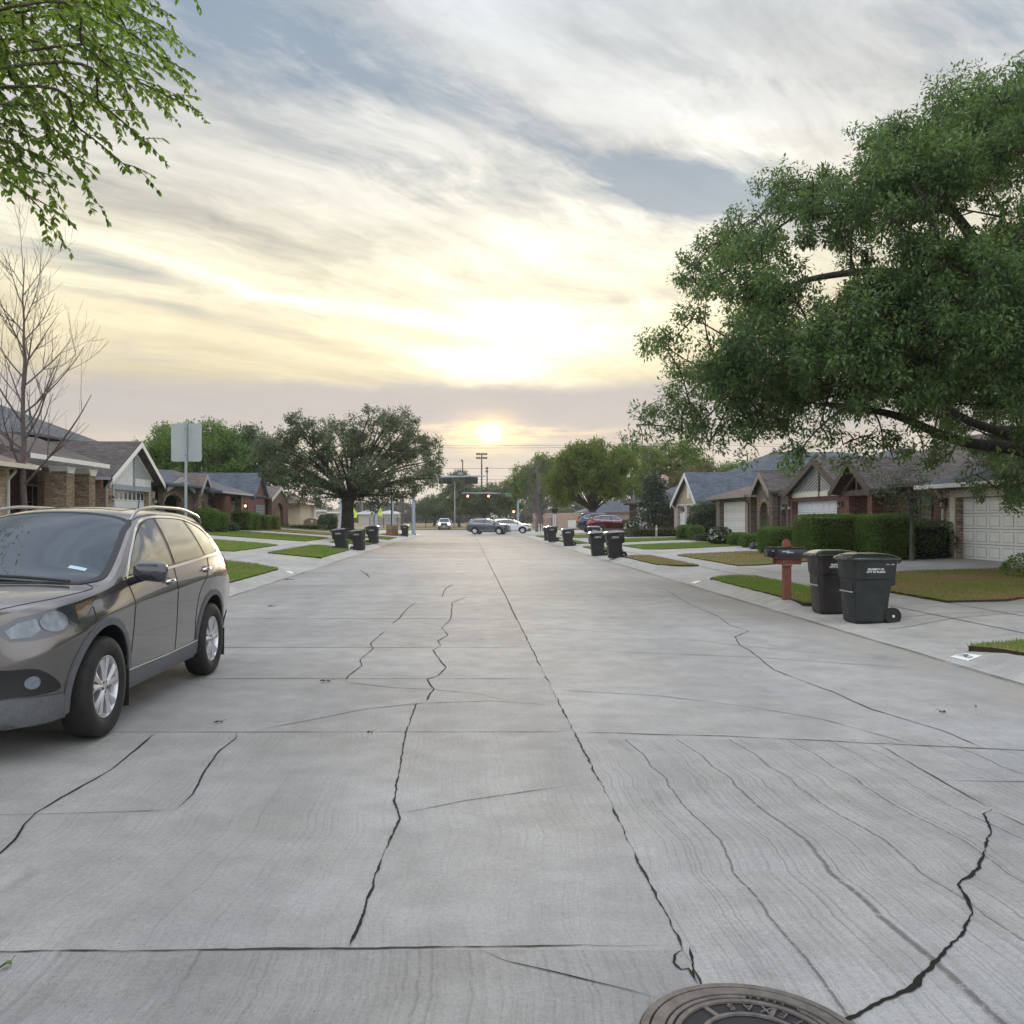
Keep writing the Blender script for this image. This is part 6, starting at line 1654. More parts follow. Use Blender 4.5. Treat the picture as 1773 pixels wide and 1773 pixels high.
def wheel(name, parent, x, y, side, rr=.362, width=.215, tyre=M_RUBBER, alloy=M_ALLOY, fine=True, zc=None):
    seg = 64 if fine else 24; z = zc if zc is not None else rr; w = width / 2; s = side
    T = MB(); rim = rr * .625
    T.lathe((x, y, z), [(rim, -w * .9 * s), (rr * .86, -w * s), (rr * .965, -w * .9 * s), (rr, -w * .6 * s), (rr, w * .6 * s), (rr * .975, w * .84 * s), (rr * .93, w * .98 * s), (rr * .80, w * 1.03 * s),
                        (rr * .70, w * .99 * s), (rim * 1.03, w * .9 * s), (rim, w * .78 * s)], 'Y', seg, cap=False)
    if fine:
        for k in range(40):                       # tread blocks on the shoulder
            q = 2 * math.pi * k / 40
            pass
    t = T.build(name, tyre, parent, local=True, smooth=True, angle=40)
    Rm = MB()
    Rm.lathe((x, y, z), [(rim * .99, w * .86 * s), (rim * .955, w * .86 * s), (rim * .93, w * .70 * s), (rim * .90, w * .1 * s), (rim * .85, -w * .3 * s)], 'Y', seg, cap=False)
    yo = w * .80 * s; dish = w * .30 * s
    ns = 5
    for k in range(ns):
        for m_, da in ((-1, -.235), (1, .235)):
            q = 2 * math.pi * k / ns + math.pi / 2
            def pt(r, a, d_): return (x + r * math.cos(q + a), y + d_, z + r * math.sin(q + a))
            r0, r1, r2 = rim * .15, rim * .55, rim * .95
            pts_in = [pt(r0, m_ * -.5, yo - dish * .25), pt(r1, m_ * .03, yo - dish * .05), pt(r2, m_ * .06, yo)]
            pts_out = [pt(r0, m_ * .62, yo - dish * .25), pt(r1, m_ * .36, yo - dish * .30), pt(r2, m_ * .44, yo - dish * .12)]
            back = Vector((0, -.035 * s, 0))
            V_ = [Vector(p) for p in pts_in + pts_out]
            mid = [(a + b) / 2 + Vector((0, .012 * s, 0)) for a, b in zip(V_[:3], V_[3:])]
            VV = V_[:3] + mid + V_[3:] + [v + back for v in V_[:3]] + [v + back for v in V_[3:]]
            Rm.add(VV, [(0, 1, 4, 3), (1, 2, 5, 4), (3, 4, 7, 6), (4, 5, 8, 7), (0, 9, 10, 1), (1, 10, 11, 2), (6, 7, 13, 12), (7, 8, 14, 13)])
    Rm.lathe((x, y, z), [(rim * .24, yo - dish * .7), (rim * .22, yo - dish * .15), (rim * .10, yo - dish * .02), (0, yo)], 'Y', 20, cap=False)
    r_ = Rm.build('rim', alloy, t, local=True, smooth=True, angle=28)
    H = MB()
    H.lathe((x, y, z), [(0, -w * .05 * s), (rim * .62, -w * .05 * s), (rim * .64, -w * .15 * s), (rim * .92, -w * .35 * s)], 'Y', 24)
    H.build('brake_disc', M_BLACK, t, local=True)
    if fine:
        N = MB()
        for k in range(5):
            q = 2 * math.pi * (k + .5) / 5 + math.pi / 2
            N.lathe((x + rim * .17 * math.cos(q), y + yo - dish * .35, z + rim * .17 * math.sin(q)), [(.009, 0), (.009, .012 * s), (0, .013 * s)], 'Y', 8)
        N.build('wheel_nuts', M_BLACK, t, local=True)
    return t

def mirror_of(VF): return [(x, -y, z) for x, y, z in VF[0]], VF[1]
SIDE_F = curve2([(-.56, 1.135), (-.70, 1.235), (-.92, 1.365), (-1.10, 1.455), (-1.27, 1.515), (-1.45, 1.56)], 5) + [(-1.585, 1.572), (-1.535, 1.17)] + [(-1.1, 1.155), (-.8, 1.138)]
SIDE_R = [(-1.61, 1.173), (-1.665, 1.574), (-1.9, 1.576), (-2.2, 1.57), (-2.40, 1.555), (-2.44, 1.38), (-2.47, 1.209), (-2.2, 1.198)]
SIDE_Q = [(-2.535, 1.216), (-2.505, 1.38), (-2.47, 1.545)] + curve2([(-2.6, 1.53), (-2.82, 1.475), (-2.97, 1.395), (-3.05, 1.305)], 4) + [(-3.02, 1.26), (-2.95, 1.238), (-2.8, 1.228)]
TRIM = curve2([(-.50, 1.115), (-.69, 1.250), (-.92, 1.385), (-1.12, 1.495), (-1.32, 1.56), (-1.6, 1.588), (-2.0, 1.59), (-2.45, 1.568), (-2.82, 1.503), (-3.01, 1.415), (-3.10, 1.305),
               (-3.06, 1.235), (-2.95, 1.212), (-2.6, 1.198), (-1.8, 1.158), (-1.1, 1.13), (-.50, 1.108)], 6)

def build_suv(name, loc, rz, label, body_m, group=None, T=CRV, fine=True, sx=1.0, sy=1.0, sz=1.0, rails=True, lamps_on=False, alloy=M_ALLOY, glass=None):
    root = thing(name, loc, label, 'car', group, rz)
    gl = glass or M_GLASS
    V, Fc = body_mesh(T, 128 if fine else 64, 14 if fine else 9)
    tree = BVHTree.FromPolygons([Vector(v) for v in V], Fc)
    kw = dict(local=True)
    grid = .05 if fine else .12
    made = []
    def part(mb_or_vf, nm, m, par=root, smooth=True, angle=35):
        if isinstance(mb_or_vf, tuple): q = MB(); q.add(*mb_or_vf)
        else: q = mb_or_vf
        o = q.build(nm, m, par, local=True, smooth=smooth, angle=angle); made.append(o); return o
    # body with wheel arches cut out
    b = MB(); b.add(V, Fc); bo = part(b, 'body', body_m, angle=32)
    cut = MB()
    for x in (0, -2.62):
        for s in (1, -1):
            cut.lathe((x, 0, .372), [(.436, s * .50), (.436, s * 1.2)], 'Y', 40)
    co = cut.build('cutter', M_BLACK, root, local=True)
    md = bo.modifiers.new('arch', 'BOOLEAN'); md.operation = 'DIFFERENCE'; md.object = co; md.solver = 'EXACT'
    bpy.context.view_layer.update()
    me = bpy.data.meshes.new_from_object(bo.evaluated_get(bpy.context.evaluated_depsgraph_get()))
    bo.modifiers.clear(); old = bo.data; bo.data = me; me.name = 'body'
    bpy.data.objects.remove(co); bpy.data.meshes.remove(old)
    if len(me.materials) < 2: me.materials.append(M_BLACK)
    me.materials[1] = M_BLACK
    for p in me.polygons:                         # inside of the wheel wells is bare black liner
        c = p.center
        for x in (0, -2.62):
            r = math.hypot(c.x - x, c.z - .372)
            if r < .442 and abs(c.y) < .93 and (r > .41 and abs(p.normal.y) < .5 or abs(c.y) < .53): p.material_index = 1
    me.shade_smooth()
    # keep the smooth normals of the uncut body
    from mathutils.interpolate import poly_3d_calc
    vn = [Vector((0, 0, 0)) for _ in V]; VV = [Vector(v) for v in V]
    for f in Fc:
        if len(f) != 4: continue
        n_ = (VV[f[2]] - VV[f[0]]).cross(VV[f[3]] - VV[f[1]])
        for i_ in f: vn[i_] += n_
    c0 = VV[Fc[len(Fc) // 2][0]]
    if vn[Fc[len(Fc) // 2][0]].dot(c0 - Vector((c0.x, 0, .7))) < 0: vn = [-q_ for q_ in vn]
    vn = [q_.normalized() if q_.length > 1e-12 else Vector((0, 0, 1)) for q_ in vn]
    LN = [Vector((0, 0, 0))] * len(me.loops)
    for p in me.polygons:
        if p.material_index == 1:
            for li in p.loop_indices: LN[li] = p.normal.copy()
            continue
        for li in p.loop_indices:
            co_ = me.vertices[me.loops[li].vertex_index].co
            h_, n_, fi, _ = tree.find_nearest(co_)
            if fi is None or len(Fc[fi]) != 4: LN[li] = p.normal.copy(); continue
            w_ = poly_3d_calc([VV[i_] for i_ in Fc[fi]], h_)
            q_ = Vector((0, 0, 0))
            for a_, i_ in zip(w_, Fc[fi]): q_ += vn[i_] * a_
            LN[li] = q_.normalized() if q_.length > 1e-6 and q_.dot(p.normal) > .3 else p.normal.copy()
    me.normals_split_custom_set(LN)
    # arch trims and sills in grey plastic
    for s, mir in ((1, False), (-1, True)):
        for x in (0, -2.62):
            tr = MB(); a0, a1 = (-.42, math.pi + .30) if x == 0 else (-.30, math.pi + .42)
            pts = [(x + .462 * math.cos(a0 + (a1 - a0) * i / 40), .372 + .462 * math.sin(a0 + (a1 - a0) * i / 40)) for i in range(41)]
            strip(tr, tree, pts, 'Y', .052, .012, mirror=mir, thick=.03)
            part(tr, 'arch_trim', M_PLAST)
    sill = [(-2.16, .225), (-.46, .225), (-.46, .40), (-.9, .385), (-1.7, .39), (-2.16, .41)]
    for mir in (False, True):
        so_ = part(patch(tree, sill, 'Y', .010, grid, mirror=mir), 'sill_trim', M_PLAST)
        q = MB(); strip(q, tree, [(x, .395 + .012 * abs(x + 1.3)) for x in np.linspace(-2.17, -.45, 16)], 'Y', .012, .013, mirror=mir); part(q, 'sill_moulding', M_ALLOY, so_)
    # glass
    for nm, pl in (('front_side_window', SIDE_F), ('rear_side_window', SIDE_R), ('quarter_window', SIDE_Q)):
        for mir in (False, True):
            part(patch(tree, pl, 'Y', .004, grid, mirror=mir), nm, glass or M_GLASS2)
    # black pillars behind the glass
    for mir in (False, True):
        part(patch(tree, TRIM, 'Y', .0015, grid, mirror=mir), 'window_surround', M_BLACK)
    for mir in (False, True): q = MB(); strip(q, tree, TRIM + TRIM[:1], 'Y', .022, .008, mirror=mir); part(q, 'window_trim', M_CHROME)
    ws = [(-.07, -.60), (-.13, -.68), (-.30, -.735), (-.62, -.70), (-.95, -.635), (-1.145, -.595), (-1.19, -.30), (-1.20, 0), (-1.19, .30), (-1.145, .595), (-.95, .635), (-.62, .70), (-.30, .735), (-.13, .68), (-.07, .60), (-.005, .3), (.01, 0), (-.005, -.3)]
    wso = part(patch(tree, ws, 'Z', .004, grid), 'windshield', M_GLASS)
    fr = MB()
    strip(fr, tree, curve2(ws, 4, True) + [ws[0]], 'Z', .05, .0055); part(fr, 'windshield_seal', M_BLACK, wso)
    if fine:
        w = MB()
        for y0, y1 in ((.60, -.05), (-.12, -.66)):
            L = on_body(tree, [(-.045 - .05 * (i / 8), y0 + (y1 - y0) * i / 8) for i in range(9)], 'Z', .022)
            w.tube([p for p, _ in L], .011, 6)
        part(w, 'wiper', M_BLACK, wso)
        part(patch(tree, [(-.30, .47), (-.30, .60), (-.345, .60), (-.345, .47)], 'Z', .0065, grid), 'registration_sticker', mat('sticker', (.45, .58, .66), .5), wso)
    rg = [(1.16, -.60), (1.16, .60), (1.47, .52), (1.47, -.52)]
    part(patch(tree, [(b_, a_) for a_, b_ in [(z, y) for z, y in rg]], 'X', .004, grid, sign=-1), 'rear_window', M_GLASS)
    # lamps
    hl = curve2([(.40, .70), (.55, .735), (.66, .80), (.72, .865), (.765, .935)], 4)   # placeholder line along the hood edge
    HL = [(.05, 1.022), (.2, 1.006), (.4, .988), (.6, .966), (.74, .942), (.82, .902), (.85, .85), (.80, .79), (.70, .785), (.55, .805), (.40, .84), (.25, .895), (.14, .96)]
    for s, mir in ((1, False), (-1, True)):
        hb = part(patch(tree, HL, 'Y', .005, .03 if fine else .1, mirror=mir), 'headlight', M_LHOUSE if not lamps_on else M_LAMPON)
        def ell(cx, cz, rx, rz, t=0, n=28): return [(cx + rx * math.cos(a) * math.cos(t) - rz * math.sin(a) * math.sin(t), cz + rx * math.cos(a) * math.sin(t) + rz * math.sin(a) * math.cos(t)) for a in np.linspace(0, 2 * math.pi, n, endpoint=False)]
        if fine:
            part(patch(tree, ell(.55, .893, .090, .056, -.12), 'Y', .009, .03, mirror=mir), 'main_lens', M_LENS, hb)
            part(patch(tree, [(.665, .925), (.76, .905), (.815, .862), (.80, .81), (.71, .812), (.655, .85)], 'Y', .009, .03, mirror=mir), 'inner_lens', M_LENS, hb)
            part(patch(tree, [(.07, 1.012), (.20, .998), (.33, .98), (.36, .88), (.25, .91), (.15, .965)], 'Y', .008, .03, mirror=mir), 'turn_signal', M_AMBER, hb)
            q = MB(); strip(q, tree, ell(.55, .893, .094, .060, -.12, 40) + ell(.55, .893, .094, .060, -.12, 40)[:1], 'Y', .010, .011, mirror=mir); part(q, 'lens_ring', M_LENS, hb)
        TL = [(-3.30, 1.20), (-3.42, 1.22), (-3.52, 1.12), (-3.58, 1.0), (-3.60, .90), (-3.50, .90), (-3.46, 1.0), (-3.36, 1.12)]
        part(patch(tree, TL, 'Y', .006, .05, mirror=mir), 'taillight', M_TAIL)
    # front: grille, lower cladding, fog lamps
    part(patch(tree, [(-.43, .70), (-.43, .84), (-.30, .86), (.30, .86), (.43, .84), (.43, .70), (.30, .68), (-.30, .68)], 'X', .006, grid), 'grille', M_BLACK)
    q = MB()
    for z in (.72, .77, .82): strip(q, tree, [(y, z) for y in np.linspace(-.42, .42, 15)], 'X', .016, .013)
    part(q, 'grille_bars', M_CHROME)
    CL = [(.90, .20), (.90, .43), (.80, .425), (.70, .42), (.58, .415), (.50, .41), (.46, .36), (.44, .225)]
    vf = patch(tree, CL, 'Y', .008, .04); q = MB(); q.add(*vf); q.add(*mirror_of(vf)); q.add(*patch(tree, [(-.46, .21), (.46, .21), (.46, .43), (-.46, .43)], 'X', .008, .06)); part(q, 'lower_bumper_trim', M_PLAST)
    for mir in (False, True):
        f0 = part(patch(tree, curve2([(.885, .60), (.80, .61), (.68, .595), (.56, .505), (.54, .445), (.70, .43), (.80, .435), (.89, .44)], 4, True), 'Y', .006, .03, mirror=mir), 'fog_lamp_recess', M_BLACK)
        part(patch(tree, [(.715 + .040 * math.cos(a), .518 + .042 * math.sin(a)) for a in np.linspace(0, 6.283, 20, endpoint=False)], 'Y', .012, .02, mirror=mir), 'fog_lamp', M_LENS if not lamps_on else M_LAMPON, f0)
    RB = [(-3.62, .30), (-3.62, .60), (-3.40, .56), (-3.18, .50), (-3.10, .28)]
    vf = patch(tree, RB, 'Y', .008, .06); q = MB(); q.add(*vf); q.add(*mirror_of(vf)); q.add(*patch(tree, [(-.7, .36), (.7, .36), (.7, .56), (-.7, .56)], 'X', .008, .1, sign=-1)); part(q, 'rear_bumper_trim', M_PLAST)
    # panel gaps
    gw = .005 if fine else .012
    gaps = [curve2([(-.50, 1.09), (-.53, .9), (-.50, .6), (-.455, .42)], 6), [(-1.56, 1.16), (-1.565, .8), (-1.55, .4)], curve2([(-2.60, 1.19), (-2.50, 1.08), (-2.20, .86), (-2.10, .62), (-2.13, .42)], 6),
            curve2([(-.42, 1.06), (-.2, 1.03), (.0, .998)], 4), curve2([(.14, .955), (.17, .90), (.20, .84)], 4), [(-3.22, 1.19), (-3.45, .98), (-3.52, .75)]]
    for pl in gaps:
        for mir in (False, True): q = MB(); strip(q, tree, densify(pl), 'Y', gw, .0035, mirror=mir, thick=.003); part(q, 'panel_gap', M_GAP)
    for s in (1, -1):
        q = MB(); strip(q, tree, [(x, s * y) for x, y in curve2([(-.10, .69), (-.05, .765), (.05, .785), (.3, .735), (.55, .655), (.74, .55), (.83, .42), (.85, .2), (.855, 0)], 5)], 'Z', gw, .0025, thick=.002); part(q, 'panel_gap', M_GAP)
    # door handles
    for x, z in ((-1.36, 1.03), (-2.40, 1.075)):
        for mir in (False, True):
            L = on_body(tree, [(x + dx, z) for dx in np.linspace(-.095, .095, 9)], 'Y', .0)
            cup = patch(tree, [(x + .075 * math.cos(a) + .01, z + .035 * math.sin(a)) for a in np.linspace(0, 6.283, 16, endpoint=False)], 'Y', .003, .03, mirror=mir)
            h = MB(); pts = []
            for i, (p, nr) in enumerate(L):
                e = .034 * math.sin(math.pi * i / 8) ** .5 + .003; pp = p + nr * e
                pts.append(Vector((pp.x, -pp.y if mir else pp.y, pp.z)))
            h.tube(pts, [.010, .013, .0145, .015, .015, .015, .0145, .013, .010], 8)
            ho = part(h, 'door_handle', M_CHROME); part(cup, 'handle_recess', M_BLACK, ho)
    # mirrors
    for s in (1, -1):
        m_ = MB()
        prof = [(-.075, .55), (-.055, .85), (-.01, 1.0), (.03, .96), (.062, .72), (.078, .30)]
        vs, fs = [], []; n = 24
        for dx, k in prof:
            for i in range(n):
                a = 2 * math.pi * i / n; cy, cz = math.cos(a), math.sin(a)
                ey = math.copysign(abs(cy) ** .55, cy) * .135 * k; ez = math.copysign(abs(cz) ** .55, cz) * (.080 + .012 * cy) * k
                vs.append((-.545 + dx, s * (1.015 + ey), 1.165 + ez - .10 * ey * (1 if cy > 0 else .4)))
        for i in range(len(prof) - 1):
            for j in range(n): fs.append((i * n + j, i * n + (j + 1) % n, (i + 1) * n + (j + 1) % n, (i + 1) * n + j))
        fs += [tuple(range(n)), tuple(range((len(prof) - 1) * n, len(prof) * n))]
        m_.add(vs, fs); mo = part(m_, 'side_mirror', M_MIRROR)
        a_ = MB(); a_.tube([(-.56, s * .85, 1.085), (-.555, s * .90, 1.10), (-.55, s * .96, 1.12)], [.034, .03, .034], 10); part(a_, 'mirror_foot', M_BLACK, mo)
        gk = MB(); gk.box(-.622, -.6185, s * .93, s * 1.10, 1.115, 1.215); part(gk, 'mirror_glass', M_CHROME, mo, False)
    # roof rails, aerial
    if rails:
        for s in (1, -1):
            r = MB(); pts = []
            for i in range(25):
                t = i / 24; x = -1.16 - t * 1.98; k = min(1, t / .08, (1 - t) / .06) ** .6
                hit = on_body(tree, [(x, s * .60)], 'Z', 0)[0][0]
                pts.append(hit + Vector((0, s * .015, .008 + .048 * k)))
            r.tube(pts, [.010] + [.0145] * 23 + [.009], 8); part(r, 'roof_rail', M_RAIL)
    an = MB(); h = on_body(tree, [(-2.95, 0)], 'Z', 0)[0][0]; an.tube([h, h + Vector((-.02, 0, .03)), h + Vector((-.09, 0, .22))], [.02, .008, .004], 6); part(an, 'aerial', M_BLACK)
    if fine:
        sr = part(patch(tree, [(-1.45, -.42), (-1.45, .42), (-2.15, .42), (-2.15, -.42)], 'Z', .003, .06), 'sunroof', M_GLASS)
    # plates at the rear
    # underside: keeps daylight from showing through
    u = MB(); u.box(-3.3, .6, -.55, .55, .24, .5); part(u, 'underbody', M_BLACK, smooth=False)
    for x in (0, -2.62):
        for s in (1, -1): wheel('wheel', root, x, s * .795, s, fine=fine, alloy=alloy)
    if fine:
        for x, s in ((-.42, 1), (-.42, -1), (-3.05, 1), (-3.05, -1)):
            f = MB(); f.prism([(x, s * .66, .40), (x - .02, s * .66, .13), (x - .02, s * .88, .13), (x, s * .89, .42)], (-.012, 0, 0)); part(f, 'mud_flap', M_RUBBER, smooth=False)
    if (sx, sy, sz) != (1, 1, 1): root.scale = (sx, sy, sz)
    return root

if 'FAST_CAR' not in globals():
    M_TAUPE = paint('taupe_metallic_paint', (.165, .150, .145))
    build_suv('parked_suv', (-3.50, 6.54, road_z(6) + .003), R(-90.6), 'taupe metallic family SUV parked facing the camera at the left kerb', M_TAUPE)
# ------------------------------------------------------------------ wheeled bins
def grain(name, c, rough=.46):
    def fn(nt, b):
        co = coord(nt); n = noise(nt, co, 5, 5, .65); g = noise(nt, co, 150, 3, .7)
        f = n.step(.3, .75, .75, 1.45)
        link(nt, mix(nt, 1.0, c, comb(nt, f, f, f), 'MULTIPLY'), b, 'Base Color'); link(nt, n.step(.3, .7, rough - .12, rough + .15), b, 'Roughness')
        link(nt, bump(nt, g, .25, .004), b, 'Normal')
    return mat(name, c, rough, spec=.45, fn=fn)
BIN_GREEN = grain('bin_dark_green_plastic', (.0135, .0175, .0165)); BIN_BROWN = grain('bin_dark_brown_plastic', (.018, .0145, .014)); BIN_BLACK = grain('bin_black_plastic', (.011, .011, .012))
LID = mat('bin_lid_plastic', (.020, .022, .021), .26, spec=.9, var=.3, vscale=6, coat=.8)
M_PRINT = mat('white_print', (.68, .70, .70), .6)
def rrect(hx, hy, r, z, n=5):
    out = []
    for cx, cy, a0 in ((hx - r, hy - r, 0), (-hx + r, hy - r, 90), (-hx + r, -hy + r, 180), (hx - r, -hy + r, 270)):
        for i in range(n + 1):
            a = R(a0 + 90 * i / n); out.append((cx + r * math.cos(a), cy + r * math.sin(a), z))
    return out
def loft(mb, rings, cap=(True, True)):
    n = len(rings[0]); vs = [p for r in rings for p in r]
    fs = [(i * n + j, i * n + (j + 1) % n, (i + 1) * n + (j + 1) % n, (i + 1) * n + j) for i in range(len(rings) - 1) for j in range(n)]
    if cap[0]: fs.append(tuple(range(n))[::-1])
    if cap[1]: fs.append(tuple(range((len(rings) - 1) * n, len(rings) * n)))
    mb.add(vs, fs)
def sh(ring, dx): return [(x + dx, y, z) for x, y, z in ring]
def make_bin(name, loc, label, body_m, rz=0.0, tilt=0.0, group=None, text=True, lid_tilt=0.0):
    root = thing(name, loc, label, 'bin', group, rz); root.rotation_euler = (0, tilt, rz)
    b = MB()
    loft(b, [sh(rrect(.215, .215, .05, .015), -.03), sh(rrect(.235, .235, .06, .05), -.03), sh(rrect(.262, .262, .06, .42), -.02), sh(rrect(.283, .282, .06, .655), -.01), sh(rrect(.300, .300, .06, .668), .0),
             sh(rrect(.305, .302, .06, .70), .0), sh(rrect(.325, .315, .06, .925), .005), sh(rrect(.345, .332, .06, .930), .005), sh(rrect(.348, .335, .06, .965), .005)])
    bo = b.build('body', body_m, root, local=True, smooth=True, angle=25)
    bk = MB(); bk.box(.24, .355, -.19, .19, .56, .90); bk.box(.15, .30, -.20, -.10, .03, .16); bk.box(.15, .30, .10, .20, .03, .16); bk.build('handle_mount', body_m, root, local=True, bevel=.02)
    h = MB(); h.tube([(.37, -.22, .90), (.415, -.22, .945), (.425, -.1, .955), (.425, .1, .955), (.415, .22, .945), (.37, .22, .90)], .017, 8); h.build('handle', body_m, root, local=True, smooth=True)
    l = MB(); loft(l, [sh(rrect(.372, .350, .07, .955), .0), sh(rrect(.372, .350, .07, .972), .0), sh(rrect(.355, .333, .08, .990), .0), sh(rrect(.335, .31, .08, .998), 0), sh(rrect(.300, .27, .08, 1.022), .0), sh(rrect(.20, .18, .08, 1.045), -.03), sh(rrect(.09, .09, .06, 1.050), -.04)])
    for i in range(3): l.box(-.40 + i * .018, -.36 + i * .018, -.22, .22, .953 + i * .012, .965 + i * .014)
    l.box(.34, .40, -.24, -.16, .945, .985); l.box(.34, .40, .16, .24, .945, .985)
    l.build('lid', LID, root, local=True, smooth=True, angle=25)
    g = MB(); g.tube([(-.300, -.19, .47), (-.318, -.18, .475), (-.318, .18, .475), (-.300, .19, .47)], .012, 6); g.build('grab_bar', mat('grab_bar_metal', (.42, .42, .42), .4, .8), root, local=True, smooth=True)
    rc = MB(); rc.box(-.30, -.262, -.19, .19, .50, .60); rc.build('grab_recess', M_BLACK, bo, local=True)
    for s in (1, -1):
        w = MB(); y = s * .235
        w.lathe((.275, y, .125), [(.07, -.028), (.118, -.03), (.125, -.02), (.125, .02), (.118, .03), (.105, .03), (.09, .018), (.05, .016), (.045, .03), (0, .03)], 'Y', 28)
        wo = w.build('wheel', M_RUBBER, root, local=True, smooth=True, angle=40)
        c = MB(); c.lathe((.275, y + s * .032, .125), [(.020, 0), (.018, s * .006), (0, s * .008)], 'Y', 12); c.build('hub_cap', M_PRINT, wo, local=True)
    ax = MB(); ax.tube([(.275, -.23, .125), (.275, .23, .125)], .011, 6); ax.build('axle', M_IRON, root, local=True)
    if text:
        for s in ((1, -1) if text == 2 else (text,)):
            # upright on the bin's side wall (its y = -s*.31 face)
            Mx = Matrix.Translation((-.01, -s * .314, .795)) @ (Matrix.Rotation(R(90), 4, 'X') if s > 0 else Matrix.Rotation(R(180), 4, 'Z') @ Matrix.Rotation(R(90), 4, 'X')) @ Matrix.Rotation(R(-3.2), 4, 'X')
            text_mesh('lettering', 'PROPERTY OF\nCITY OF PLANO', .038, M_PRINT, bo, Mx, bold=.0012)
            Mx = Matrix.Translation((.20, -s * .3235, .885)) @ (Matrix.Rotation(R(90), 4, 'X') if s > 0 else Matrix.Rotation(R(180), 4, 'Z') @ Matrix.Rotation(R(90), 4, 'X')) @ Matrix.Rotation(R(-3.2), 4, 'X')
            text_mesh('serial_number', '1909   0425', .026, M_PRINT, bo, Mx)
    return root
GB = 'wheeled bins put out along the kerb'
def put_bin(px_, t, label, m, left=False, tilt=0.0, rz=None):
    x = gx(px_, t); z = lz(x, t) if (x > 5.85 or x < -5.3) else max(.02, kerb_k(1 if x > 0 else -1, t) * .10) + road_z(t)
    return make_bin('wheeled_bin', (x, t, z - .012), label, m, (math.pi if left else 0.0) + (rz or 0), (-tilt if left else tilt) , GB, text=(-1 if left else 1))
put_bin(1500, 13.45, 'dark green wheeled bin in front, its lid half covering the second bin beside the mailbox', BIN_GREEN, rz=R(2))
put_bin(1441, 14.75, 'dark brown wheeled bin standing between the mailbox and the front green bin', BIN_BROWN, rz=R(-3))
put_bin(1066, 34.0, 'dark brown wheeled bin with its wheel showing, at the edge of the dry verge strip', BIN_BROWN, tilt=-R(4))
put_bin(1036, 38.0, 'dark green wheeled bin just behind the brown one at the dry verge strip', BIN_GREEN, tilt=-R(4))
put_bin(1028, 50.0, 'dark bin half hidden behind the green bin, below the navy SUV', BIN_GREEN)
put_bin(985, 51.2, 'dark brown bin standing alone on the kerb cut, leaning to the street', BIN_BROWN, tilt=-R(5))
put_bin(957, 57.5, 'dark green bin leaning at the far kerb with another bin right behind it', BIN_GREEN, tilt=-R(6))
put_bin(949, 64.5, 'furthest right-hand bin, greyish green, behind the leaning green bin', BIN_GREEN)
put_bin(592, 42.0, 'dark green bin nearest on the left kerb, its bright lid tipped up', BIN_GREEN, True, -R(6), rz=R(-14))
put_bin(622, 44.2, 'dark brown bin in the middle of the three left-hand bins', BIN_BROWN, True, -R(5), rz=R(-10))
put_bin(647, 52.0, 'dark green bin furthest of the three left-hand bins, on the grass strip edge', BIN_GREEN, True, -R(5), rz=R(-8))
put_bin(701, 77.0, 'black bin beside the brown yard-waste bags by the left traffic pole', BIN_BLACK, True, 0)
# yard waste bags
M_KRAFT = mat('kraft_paper', (.17, .105, .065), .85, var=.3, vscale=6, bumpk=.4, bscale=14)
for u, t, lab in ((674, 76.2, 'brown paper yard-waste bag, left one of the pair beside the black bin'), (684, 77.2, 'brown paper yard-waste bag squeezed against the black bin')):
    x = gx(u, t); r = thing('yard_waste_bag', (x, t, lz(x, t)), lab, 'bag', 'yard-waste bags')
    b = MB(); rn_ = random.Random(int(u)); rings = []
    for z, hx, hy in ((0, .24, .17), (.2, .25, .19), (.55, .24, .18), (.78, .23, .17), (.86, .22, .10)): rings.append([(a + rn_.uniform(-.015, .015), c + rn_.uniform(-.015, .015), d_) for a, c, d_ in rrect(hx, hy, .05, z)])
    loft(b, rings); b.build('paper_sack', M_KRAFT, r, local=True, smooth=True, angle=40)
    f = MB(); f.box(-.21, .21, -.06, .06, .855, .92); f.build('rolled_top', M_KRAFT, r, local=True, bevel=.01)

